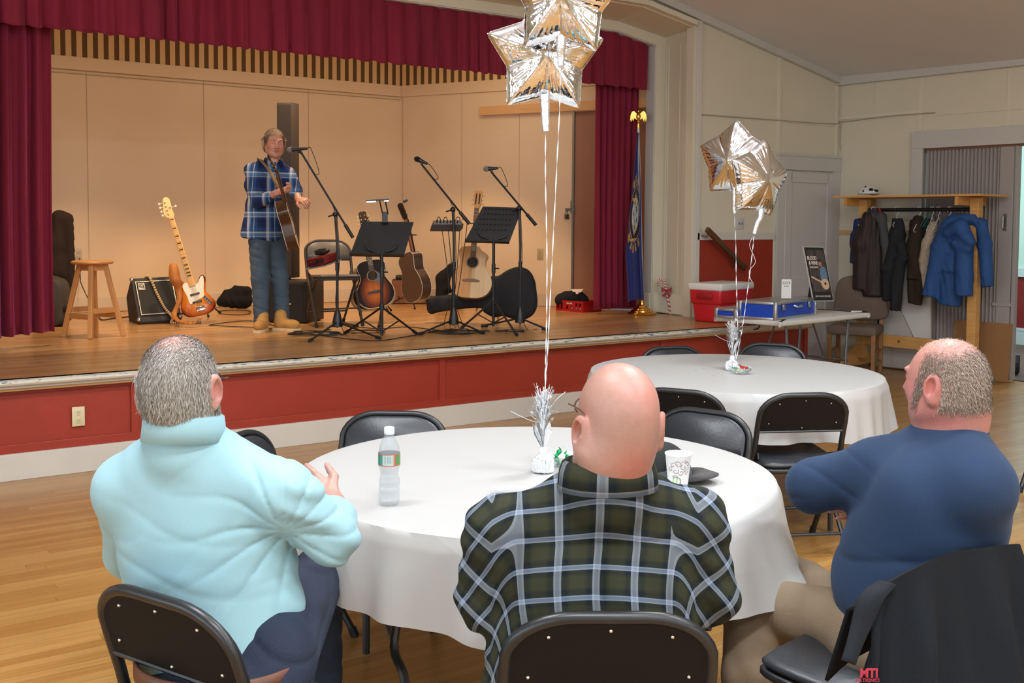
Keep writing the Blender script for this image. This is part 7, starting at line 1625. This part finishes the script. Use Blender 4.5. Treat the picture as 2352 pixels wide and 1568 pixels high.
MB().prism(closed_curve([(-.17, .0), (.13, 0), (.14, .16), (.08, .25), (-.05, .28), (-.17, .27)], 4), -.03, .03, Mb_ @ Matrix.Translation((-.06, .14, .06)) @ Matrix.Rotation(PI/2, 4, 'X'), bev=.01).build('case_lid', M_BLKP, t)
MB().box((-.03, .10, .24), (.06, .004, .08), Mb_ @ Matrix.Rotation(0, 4, 'Y')).build('paper_label', mat('grey_label', (150, 146, 144), .6), t, smooth=False)
MB().tube([Mb_ @ Vector((.05, -.12, .12)), Mb_ @ Vector((.05, -.15, .13)), Mb_ @ Vector((.14, -.15, .13)), Mb_ @ Vector((.14, -.12, .12))], .007, 6).build('case_handle', M_RUB, t)
q1 = W(2345, 858, .012)+_f0*.45; t = thing('floor_bag', 'dark bag with a pale strap on the floor past the doorway', 'bag', q1)
MB().sph(q1+Z*.10, (.16, .14, .10), 14).build('bag_body', mat('dark_bag', (30, 28, 28), .7), t); MB().tube([q1+Z*.20-_r0*.12, q1+Z*.215, q1+Z*.2+_r0*.12], .015, 6).build('bag_strap', mat('pale_strap', (170, 166, 130), .6), t)
# -- jacket draped over the right chair
top = [(1985, 1378, 2.33), (2030, 1338, 2.36), (2085, 1308, 2.40), (2150, 1278, 2.47), (2230, 1264, 2.54), (2312, 1254, 2.62), (2322, 1262, 2.66)]
bot = [(1915, 1700, 2.24), (1990, 1760, 2.22), (2070, 1790, 2.22), (2190, 1800, 2.28), (2320, 1790, 2.36), (2440, 1740, 2.46), (2500, 1700, 2.6)]
tp_ = bez([V(*p) for p in top], 10); bt_ = bez([V(*p) for p in bot], 10); n = len(tp_)
vs = []; NV_ = 30
back = -fbR; back = Vector((.1, -1, 0)).normalized()
for j in range(-6, NV_+1):
    for i in range(n):
        u = i/(n-1)
        if j < 0: a = tp_[i]; p = a-back*(.03+.01*-j)+Z*(-.035*(-j)**1.0-.0)+Z*.0
        else:
            v = j/NV_; p = tp_[i].lerp(bt_[i], v); f_ = math.sin(u*21+.7*math.sin(u*9)+v*1.2)*.5+.35*math.sin(u*36+1.3); p = p+back*(.022+.042*f_*min(1, v*2.6)*(1-.2*v))
            if j == 0: p = p+Z*.008
        vs.append(p)
fs = [(j*n+i, (j+1)*n+i, (j+1)*n+i+1, j*n+i+1) for j in range(NV_+6) for i in range(n-1)]
jk = MB().add(vs, fs).build('draped_jacket', mat('black_fleece', (19, 22, 26), .95, bump=(200, .2), spec=.2), angle=75, solid=.008)
tag(jk, 'black jacket with small red embroidery draped over the right-hand chair', 'jacket')
cl = bez([V(2040, 1338, 2.33), V(2005, 1372, 2.29), V(1978, 1440, 2.27), V(1950, 1520, 2.24)], 8); b = MB(); vs = []
for i, p in enumerate(cl): w_ = .022+.006*math.sin(i*.2); vs += [p-_r0*w_+Z*.004, p+_r0*w_*.8-Z*.006]
b.add(vs, [(2*i, 2*i+1, 2*i+3, 2*i+2) for i in range(len(cl)-1)]).build('collar_flap', mat('charcoal_fleece', (30, 33, 37), .95, spec=.2), jk, solid=.008)
Ml = Matrix((_r0, Z, -_f0)).transposed().to_4x4(); Ml.translation = V(1996, 1546, 2.215); text('embroidered_lettering', 'MTI', .026, Ml, mat('red_thread', (176, 44, 66), .7), jk, bold=True, sx=.9); Ml.translation = V(1992, 1562, 2.215); text('embroidered_lettering', 'TALTRONICS', .010, Ml, _mats['red_thread'], jk, sx=.85)
# ================================================================== on the tables
M_FOIL = mat('silver_foil', (240, 242, 244), .26, .75, bump=(55, .5)); M_FOILB = mat('mylar_balloon', (232, 232, 234), .055, 1., bump=(16, .4))
M_RIB = mat('white_ribbon', (226, 228, 232), .4)
def star_pts(R, r, rot, n=5):
    out = []
    for i in range(2*n):
        a = rot+PI*i/n; q = R if i % 2 == 0 else r; out.append(Vector((q*math.cos(a), q*math.sin(a))))
    return out
def balloon(ctr, normal, upv, R, inner, lab, seed, neck, depthk=.42, npt=5, rot=PI/2):
    """puffed foil star: the seam outline is a star, the thickness grows with distance from the seam"""
    rs = np.random.RandomState(seed); nz = Vector(normal).normalized(); y = Vector(upv); y = (y-nz*y.dot(nz)).normalized(); x = y.cross(nz); M = Matrix((x, y, nz)).transposed().to_4x4(); M.translation = ctr
    P = star_pts(R, inner*R, rot, npt); m = len(P); NA = 240; NR = 22
    A_ = np.array([[p.x, p.y] for p in P]); B_ = np.roll(A_, -1, 0)
    dirs = np.linspace(0, 2*PI, NA, endpoint=False); Rb = []
    for a in dirs:
        best = 9; d = np.array([math.cos(a), math.sin(a)])
        for p, q in zip(A_, B_):
            e = q-p; den = d[0]*e[1]-d[1]*e[0]
            if abs(den) < 1e-9: continue
            t = (p[0]*e[1]-p[1]*e[0])/den; u = (p[0]*d[1]-p[1]*d[0])/den
            if t > 0 and -1e-6 <= u <= 1+1e-6: best = min(best, t)
        Rb.append(best)
    Rb = np.array(Rb); k_ = np.array([.15, .7, .15]); 
    for _ in range(2): Rb = .2*np.roll(Rb, 1)+.6*Rb+.2*np.roll(Rb, -1)
    rho = 1-(1-np.linspace(0, 1, NR+1)[1:])**1.0
    X = (Rb[None]*np.cos(dirs)[None])*rho[:, None]; Y = (Rb[None]*np.sin(dirs)[None])*rho[:, None]
    pts = np.stack([X.ravel(), Y.ravel()], 1)
    D = []
    for p, q in zip(A_, B_):
        e = q-p; t = np.clip(((pts-p)@e)/(e@e), 0, 1); D.append(np.linalg.norm(pts-p-t[:, None]*e, axis=1))
    D = np.array(D); kk = 60/R*.35; dm = -np.log(np.exp(-kk*D).sum(0))/kk; dm = np.minimum.reduce(D)*.45+.55*np.clip(dm, 0, None)
    H_ = np.sqrt(np.clip(dm, 0, None)*R)*depthk*1.25
    th = np.tile(dirs, NR); rr_ = np.repeat(rho, NA); wr = np.zeros_like(th)
    for k in range(5): wr += np.sin(th*rs.randint(26, 60)+rs.uniform(0, 6.28))*rs.uniform(.4, 1)
    edge = np.exp(-((1-rr_)/.30)**2)*(rr_ < .995); H_ = H_*(1-.10*edge*np.clip(wr, -1.6, 1.6)/1.6)+R*.008*edge*wr/2
    cr = np.abs(np.sin(th*npt/2-rot*npt/2+PI/2)); H_ *= 1-.10*np.exp(-(cr/.12)**2)*(rr_ > .25)
    H_[rr_ > .999] = .0008
    vs = [(0, 0, H_[:NA].mean())]+[(pts[i, 0], pts[i, 1], H_[i]) for i in range(len(pts))]; nf = len(vs)
    vs += [(0, 0, -H_[:NA].mean()*.9)]+[(pts[i, 0], pts[i, 1], -H_[i]*.9) for i in range(len(pts))]
    fs = []
    for s_ in (0, 1):
        o_ = s_*nf
        for i in range(NA):
            j = (i+1) % NA; f = (o_, o_+1+i, o_+1+j); fs.append(f if not s_ else f[::-1])
            for k in range(NR-1):
                f = (o_+1+k*NA+i, o_+1+(k+1)*NA+i, o_+1+(k+1)*NA+j, o_+1+k*NA+j); fs.append(f if not s_ else f[::-1])
    # flat seam flange
    o_ = 1+(NR-1)*NA
    t = thing('foil_balloon', lab, 'balloon', ctr, 0, 'silver foil star balloons')
    MB().add(vs, fs, M).build('star_body', M_FOILB, t, angle=80)
    rim = [M @ Vector((Rb[i]*1.0*math.cos(dirs[i]), Rb[i]*math.sin(dirs[i]), 0)) for i in range(0, NA, 2)]; MB().tube(rim, R*.006, 5, closed=True).build('seam', M_FOILB, t)
    nk = [Vector(p) for p in neck]; MB().tube(bez(nk, 4), [R*.085*(1-.35*i/(4*(len(nk)-1))) for i in range(4*(len(nk)-1)+1)], 10).build('neck', M_FOIL, t)
    return t
D1 = 3.49
balloon(V(1252, 128, D1), -_f0+_r0*.12-Z*.05, Z+_r0*.02, .205, .64, 'silver foil star balloon over the near table, the lower of the pair, whole star visible', 2, [V(1251, 218, D1), V(1252, 250, D1), V(1253, 280, D1), V(1254, 302, D1)], .30)
balloon(V(1296, -8, D1-.17), -_f0-_r0*.25-Z*.1, Z+_r0*.10, .20, .64, 'silver foil star balloon over the near table, the upper one cut by the picture top', 5, [V(1290, 82, D1-.15), V(1289, 105, D1-.15), V(1288, 130, D1-.14), V(1288, 152, D1-.14)], .30)
D2 = 5.92
balloon(V(1686, 368, D2), -_f0*.75-_r0*.55-Z*.05, Z+_r0*.1, .225, .74, 'silver foil star balloon over the far table, the left and higher one', 7, [V(1688, 428, D2), V(1688, 452, D2), V(1687, 475, D2), V(1687, 490, D2)], .36, rot=PI/2)
balloon(V(1742, 412, D2-.12), -_f0*.75+_r0*.5-Z*.05, Z+_r0*.15, .225, .74, 'silver foil star balloon over the far table, the right one with tilted neck', 9, [V(1748, 470, D2-.1), V(1746, 498, D2-.1), V(1738, 515, D2-.1), V(1732, 537, D2-.1)], .36, rot=PI/2)
def ribbon(pts, lab, w_=.0022, tw=7.):
    p = bez(pts, 14); vs = []; n = len(p)
    for i, q in enumerate(p):
        a = i*tw/14+1; s_ = (_r0*math.cos(a)+_f0*math.sin(a))*w_; vs += [q-s_, q+s_]
    tag(MB().add(vs, [(2*i, 2*i+1, 2*i+3, 2*i+2) for i in range(n-1)]).build('balloon_ribbon', M_RIB, solid=.0006), lab, 'ribbon', 'balloon ribbons')
ribbon([V(1253, 300, D1), V(1253, 420, D1), V(1256, 560, D1), V(1256, 700, D1), V(1254, 800, D1), V(1252, 880, D1), V(1250, 1040, D1)], 'long white ribbon from the lower near balloon down to its centrepiece')
ribbon([V(1288, 150, D1-.1), V(1285, 255, D1-.08), V(1278, 400, D1-.06), V(1270, 560, D1-.04), V(1263, 700, D1-.02), V(1257, 820, D1), V(1252, 900, D1), V(1250, 1040, D1)], 'long white ribbon from the upper near balloon slanting down to the centrepiece')
ribbon([V(1687, 490, D2), V(1690, 560, D2), V(1691, 640, D2), V(1693, 700, D2), V(1694, 750, D2), V(1688, 830, D2)], 'straight white ribbon of the left far balloon', .0028)
ribbon([V(1732, 537, D2-.1), V(1728, 580, D2-.08), V(1718, 660, D2-.05), V(1710, 720, D2), V(1702, 770, D2), V(1690, 830, D2)], 'slanting white ribbon of the right far balloon', .0028)
tag(MB().tube(bez([V(1728, 545, D2-.1), V(1722, 565, D2-.1), V(1735, 600, D2-.1), V(1722, 620, D2-.08), V(1722, 635, D2-.08), V(1728, 648, D2-.08)], 8), .0012, 5).build('curled_thread', M_RIB), 'thin curled white thread looping beside the right far balloon ribbon', 'ribbon')
def centrepiece(base, hgt, topw, lab, seed, ang=0.):
    r = random.Random(seed); t = thing('foil_centrepiece', lab, 'centrepiece', base, 0, 'silver foil balloon weights'); B = Vector(base)
    n = 40; vs = []; prof = [(.030, .0), (.034, .004), (.0345, .03), (.032, .046), (.018, .055), (.010, .062)]
    for k, (q, z) in enumerate(prof):
        for i in range(n): a = 2*PI*i/n; rr = q*(1+(.06 if i % 2 else -.05)*(1 if k else .3)+r.uniform(-.03, .03)); vs.append(B+Vector((rr*math.cos(a), rr*math.sin(a), z+r.uniform(-.002, .002))))
    fs = [(k*n+i, k*n+(i+1) % n, (k+1)*n+(i+1) % n, (k+1)*n+i) for k in range(len(prof)-1) for i in range(n)]+[tuple(range(n))[::-1], tuple((len(prof)-1)*n+i for i in range(n))]
    MB().add(vs, fs).build('foil_weight', M_FOIL, t, smooth=False)
    MB().lathe([(.013, .056), (.015, .062), (.013, .076), (.010, .082)], Matrix.Translation(B), 14).build('white_tie', M_RIB, t)
    b = MB()
    for k in range(7):      # foil skirt above the tie
        a = r.uniform(0, 6.28); d = Vector((math.cos(a), math.sin(a), 0)); s_ = Vector((-d.y, d.x, 0)); h_ = r.uniform(.07, .11); w_ = r.uniform(.012, .02)
        b.add([B+Z*.07, B+Z*(.07+h_*.6)+d*.025+s_*w_, B+Z*(.07+h_)+d*r.uniform(.02, .045), B+Z*(.07+h_*.7)+d*.015-s_*w_], [(0, 1, 2, 3)])
    b.build('foil_skirt', M_FOIL, t, smooth=False, solid=.0005)
    b = MB(); mid = hgt*.55
    for k in range(170):
        a = r.uniform(0, 6.28); rad = r.random()**.5; d = Vector((math.cos(a), math.sin(a), 0)); z1 = hgt*r.uniform(.66, 1.0)*(1-.12*rad); s_ = Vector((-d.y, d.x, 0))*r.uniform(.0008, .0022)
        p0 = B+Z*.075; p1 = B+Z*(hgt*.5)+d*.013*rad; p2 = B+Z*(z1*.84)+d*topw*.50*rad*(z1/hgt); p3 = B+Z*(z1-.02*r.random())+d*topw*r.uniform(.6, 1.05)*rad; c = [p0, p1, p2, p3]; v_ = []
        for q in c: v_ += [q-s_, q+s_]
        b.add(v_, [(2*i, 2*i+1, 2*i+3, 2*i+2) for i in range(3)])
        if k % 2 == 0:
            M_ = Matrix.Translation(p3.lerp(p2, r.uniform(0, 1.3))) @ Matrix.Rotation(r.uniform(0, 6), 4, 'Z') @ Matrix.Rotation(r.uniform(0, 3), 4, 'X'); sp = star_pts(r.uniform(.006, .011), .004, r.uniform(0, 1)); b.add([(0, 0, 0)]+[(p.x, p.y, 0) for p in sp], [(0, 1+i, 1+(i+1) % 10) for i in range(10)], M_)
    o = b.build('foil_spray', M_FOIL, t, smooth=False)
    for a, z in ((.2, .7), (2.8, .55)): d = Vector((math.cos(a), math.sin(a), 0)); MB().tube(bez([B+Z*hgt*.5, B+Z*hgt*z+d*.05, B+Z*(hgt*z+.03)+d*.11], 6), .0008, 4).build('stray_strand', M_RIB, t)
centrepiece(W(1247, 1083, .744), .315, .060, 'silver foil centrepiece weight standing in the middle of the near table', 3)
centrepiece(W(1681, 850, .744), .31, .065, 'silver foil centrepiece weight standing in the middle of the far table', 8)
# candy bowls
M_BOWL = mat('clear_plastic', (214, 220, 224), .06, alpha=.3, spec=.8); M_GF = mat('green_foil', (20, 150, 88), .2, .85, bump=(80, .6)); M_RF = mat('red_foil', (200, 44, 34), .25, .8, bump=(80, .6)); M_YF = mat('clear_candy', (220, 214, 170), .25)
def bowl(c, lab, candies, r0=.052):
    t = thing('candy_bowl', lab, 'bowl', c); pr = [(0, .001), (.030, .001), (.036, .006), (r0, .034), (r0+.002, .036), (r0-.001, .035), (.034, .008), (.028, .0035), (0, .0035)]
    MB().lathe(pr, Matrix.Translation(c), 36, cap=False).build('bowl', M_BOWL, t, angle=50)
    r = random.Random(len(candies))
    for k, (dx, dy, dz, m_, nm) in enumerate(candies):
        p = Vector(c)+_r0*dx+_f0*dy+Z*dz; tc_ = thing('wrapped_candy', nm, 'candy', p); b = MB(); Mx = Matrix.Translation(p) @ Matrix.Rotation(r.uniform(0, 6), 4, 'Z') @ Matrix.Rotation(r.uniform(-.7, .7), 4, 'Y')
        b.sph((0, 0, 0), (.013, .009, .008), 8, Mx); b.build('wrapper', m_, tc_, smooth=False)
        for s_ in (-1, 1): MB().add([(s_*.010, 0, 0), (s_*.026, .010, .006), (s_*.024, .0, -.004), (s_*.027, -.010, .004)], [(0, 1, 2), (0, 2, 3)], Mx).build('twist', m_, tc_, smooth=False, solid=.0006)
bowl(W(1292, 1068, .744), 'small clear bowl of green candies beside the near centrepiece', [(-.012, 0, .045, M_GF, 'green foil candy standing on top of the near bowl'), (.018, .0, .026, M_GF, 'green foil candy at the right of the near bowl'), (-.02, -.01, .022, M_GF, 'green foil candy low at the left of the near bowl'), (.012, -.022, .015, M_GF, 'green foil candy at the front of the near bowl'), (-.002, -.012, .016, M_YF, 'clear wrapped candy at the bottom of the near bowl')])
bowl(W(1704, 858, .744), 'small clear bowl of red and green candies on the far table', [(.0, 0, .034, M_RF, 'red foil candy on top left of the far bowl'), (.025, 0, .032, M_RF, 'red foil candy on top right of the far bowl'), (-.034, .0, .028, M_GF, 'green foil candy at the left of the far bowl'), (-.01, -.02, .016, M_YF, 'pale candy at the front of the far bowl'), (.022, -.02, .016, M_GF, 'green foil candy low in the far bowl'), (-.025, -.012, .018, M_YF, 'pale candy low at the left of the far bowl')], .058)
# water bottle
c = W(894, 1157, .744); t = thing('water_bottle', 'empty clear plastic water bottle with green label on the near table', 'bottle', c)
pr = [(0, .004), (.018, .002), (.026, .003), (.0300, .010), (.0305, .03), (.0285, .034), (.0305, .040), (.0305, .052), (.028, .056), (.030, .062), (.0295, .075), (.0265, .085), (.025, .095), (.0275, .105), (.0312, .118), (.0312, .160), (.030, .165), (.0285, .175), (.021, .195), (.0135, .207), (.0125, .212), (.0125, .222)]
k_ = .96; n = 48; vs = []
for r_, z in pr:
    for i in range(n): a = 2*PI*i/n; q = r_*(1+(.025*math.sin(5*a+z*60) if z < .1 else 0)); vs.append((q*math.cos(a), q*math.sin(a), z*k_))
MB().add(vs, [(i*n+j, i*n+(j+1) % n, (i+1)*n+(j+1) % n, (i+1)*n+j) for i in range(len(pr)-1) for j in range(n)], Matrix.Translation(c)).build('bottle_body', mat('bottle_plastic', (190, 200, 206), .08, alpha=.34, spec=1., bump=(70, .6)), t, angle=60)
g = G('bottle_label', .4); at = g.coord(attr='uvp'); u, v, _ = g.xyz(at)
bc = g.math('MULTIPLY', g.math('LESS_THAN', g.math('ABSOLUTE', g.math('SUBTRACT', u, .25)), .07), g.math('LESS_THAN', g.math('ABSOLUTE', g.math('SUBTRACT', v, .55)), .30))
bars = g.math('GREATER_THAN', g.noise(g.coord(attr='uvp', scale=(90, 0, 0)), 1.2, 1), .52)
colr = g.mix(bc, g.ramp(u, [(0, (60, 132, 110)), (.12, (70, 150, 140)), (.17, (190, 210, 205)), (.335, (224, 96, 80)), (.36, (86, 132, 70)), (.6, (34, 110, 84))], 'CONSTANT'), g.mix(bars, rgb(214, 226, 224), rgb(92, 128, 126)))
edge = g.math('GREATER_THAN', g.math('ABSOLUTE', g.math('SUBTRACT', v, .5)), .44); g.base(g.mix(edge, colr, rgb(216, 88, 84)))
n = 64; vs = []; uv = []
for z, v in ((.120, 0), (.156, 1)):
    for i in range(n+1): a = 2*PI*i/n-AZ-PI/2-1.6; vs.append((.0318*math.cos(a), .0318*math.sin(a), z*k_)); uv.append((i/n, v, 0))
o = MB().add(vs, [(i, i+1, n+1+i+1, n+1+i) for i in range(n)], Matrix.Translation(c)).build('label', g.m, t); set_uvp(o, uv)
MB().lathe([(.0145, .212*k_), (.0150, .214*k_), (.0150, .230*k_), (.0135, .233*k_), (0, .233*k_)], Matrix.Translation(c), 28, cap=False).build('cap', mat('cap_white', (236, 240, 240), .4), t, angle=40)
# paper cup printed with scrolls
c = W(1557, 1121, .744); t = thing('paper_cup', 'white paper cup printed with brown scrolls and a green mug, on the near table', 'cup', c)
MB().lathe([(0, .006), (.0275, .006), (.0275, .0), (.029, .0), (.0395, .104), (.0415, .106), (.0415, .110), (.0385, .110), (.0380, .104), (.0275, .009), (0, .009)], Matrix.Translation(c), 44, cap=False).build('cup_wall', mat('paper_white', (238, 236, 234), .6), t, angle=40)
def oncup(u, z, off=.0006): r_ = .029+(z/.104)*.0105+off; a = -PI/2-AZ+u/r_; return c+Vector((r_*math.cos(a), r_*math.sin(a), z))
M_BR = mat('scroll_brown', (120, 84, 82), .6); rr = random.Random(4)
for (u, z, s_, fl_, a0) in ((-.022, .078, .010, 1, 0), (-.006, .080, .012, -1, .8), (.012, .072, .011, 1, 2.0), (.026, .080, .009, -1, .4), (-.014, .060, .010, -1, 2.4), (.004, .056, .010, 1, 3.2), (.024, .058, .009, 1, 1.2), (-.030, .064, .008, 1, 1.8), (.018, .088, .006, 1, 0)):
    pts = []
    for k in range(22): th = k*.30; q = s_*(1-.036*k); pts.append(oncup(u+fl_*q*math.cos(th+a0), z+q*.9*math.sin(th+a0)))
    MB().tube(pts, .0006, 4).build('printed_scroll', M_BR, t)
for u, z in ((-.012, .088), (.006, .090), (.030, .070), (-.026, .072), (.014, .060), (.020, .050)): MB().sph(oncup(u, z, 0), .0016, 6).build('printed_dot', M_BR, t)
pts = [(-.022, .040), (-.006, .040), (-.008, .020), (-.013, .012), (-.018, .012), (-.022, .022)]; MB().add([oncup(u, z, .0007) for u, z in pts], [tuple(range(6))]).build('printed_mug', mat('print_green', (150, 206, 140), .6), t, smooth=False)
MB().tube([oncup(-.006+.009*math.sin(a), .028+.012*math.cos(a)) for a in np.linspace(0, PI, 9)], .0011, 5).build('printed_mug_handle', mat('print_olive', (96, 120, 70), .6), t)
MB().tube([oncup(-.014+.008*math.cos(a), .043+.003*math.sin(a)) for a in np.linspace(0, 2*PI, 13)], .0007, 5).build('printed_rim', M_BR, t)
MB().add([oncup(u, z, .0007) for u, z in ((-.016, .004), (.006, .004), (.006, .014), (-.010, .012))], [(0, 1, 2, 3)]).build('printed_saucer', mat('print_blue', (150, 196, 220), .6), t, smooth=False)
# baseball cap
c = W(1522, 1096, .746); t = thing('baseball_cap', 'black and grey baseball cap lying on the near table behind the paper cup', 'cap', c); cdn = (_r0*.93-_f0*.36).normalized(); crn = cdn.cross(Z)
s = Sdf(); s.ell(c, (.078, .095, .115), [list(crn), list(cdn), [0, 0, 1]], .01); s.plane(c+Z*.002, (0, 0, -1), .003)
def capcol(P):
    d = P-A32(c); side = d@A32(_r0); f_ = (side > -.052)&(P[:, 2] > c.z+.045+.28*(side-.03)); return np.where(f_[:, None], Lin((24, 28, 27)), Lin((88, 90, 98)))
sdfobj('crown', s, .0035, mat('cap_cloth', (30, 30, 30), .85, vcol='Col', bump=(300, .3)), t, colf=capcol)
vs = []; N1 = 20
for i in range(N1+1):
    a = PI*(i/N1); e = cdn*math.sin(a)*.11+crn*math.cos(a)*.075; i0 = cdn*math.sin(a)*.01+crn*math.cos(a)*.072
    vs += [c+cdn*.068+i0+Z*.010, c+cdn*.068+e*.6+i0*.4+Z*(.020+.012*math.sin(a)), c+cdn*.068+e+Z*(.004+.020*math.sin(a))]
MB().add(vs, [f for i in range(N1) for f in ((3*i, 3*i+3, 3*i+4, 3*i+1), (3*i+1, 3*i+4, 3*i+5, 3*i+2))]).build('visor', mat('visor_grey', (72, 70, 70), .8, bump=(300, .3)), t, solid=.004)
MB().tube([c+_r0*(-.045+.0)+_f0*-.075+Z*.05, c+_r0*-.03-_f0*.07+Z*.028, c+_r0*.03-_f0*.082+Z*.045], .0012, 5).build('stitching', mat('grey_stitch', (110, 118, 116), .7), t)
# clear plastic plate and crumbs
c = W(1178, 1134, .745); t = thing('clear_plate', 'clear crinkled plastic plate on the near table by the plaid shoulder', 'plate', c)
MB().lathe([(0, .001), (.035, .001), (.05, .006), (.066, .010), (.066, .012), (.05, .008), (.035, .003), (0, .003)], Matrix.Translation(c), 40, cap=False).build('plate_disc', M_BOWL, t, angle=60)
for k, (x, y) in enumerate(((1598, 851), (1617, 846), (1640, 862))):
    tag(MB().sph(W(x, y, .746), (.004, .003, .002), 6).build('crumb', mat('crumb_grey', (150, 146, 140), .7)), ['leftmost', 'middle', 'rightmost'][k]+' of three tiny crumbs on the far tablecloth left of the centrepiece', 'crumb', 'crumbs on the far table')
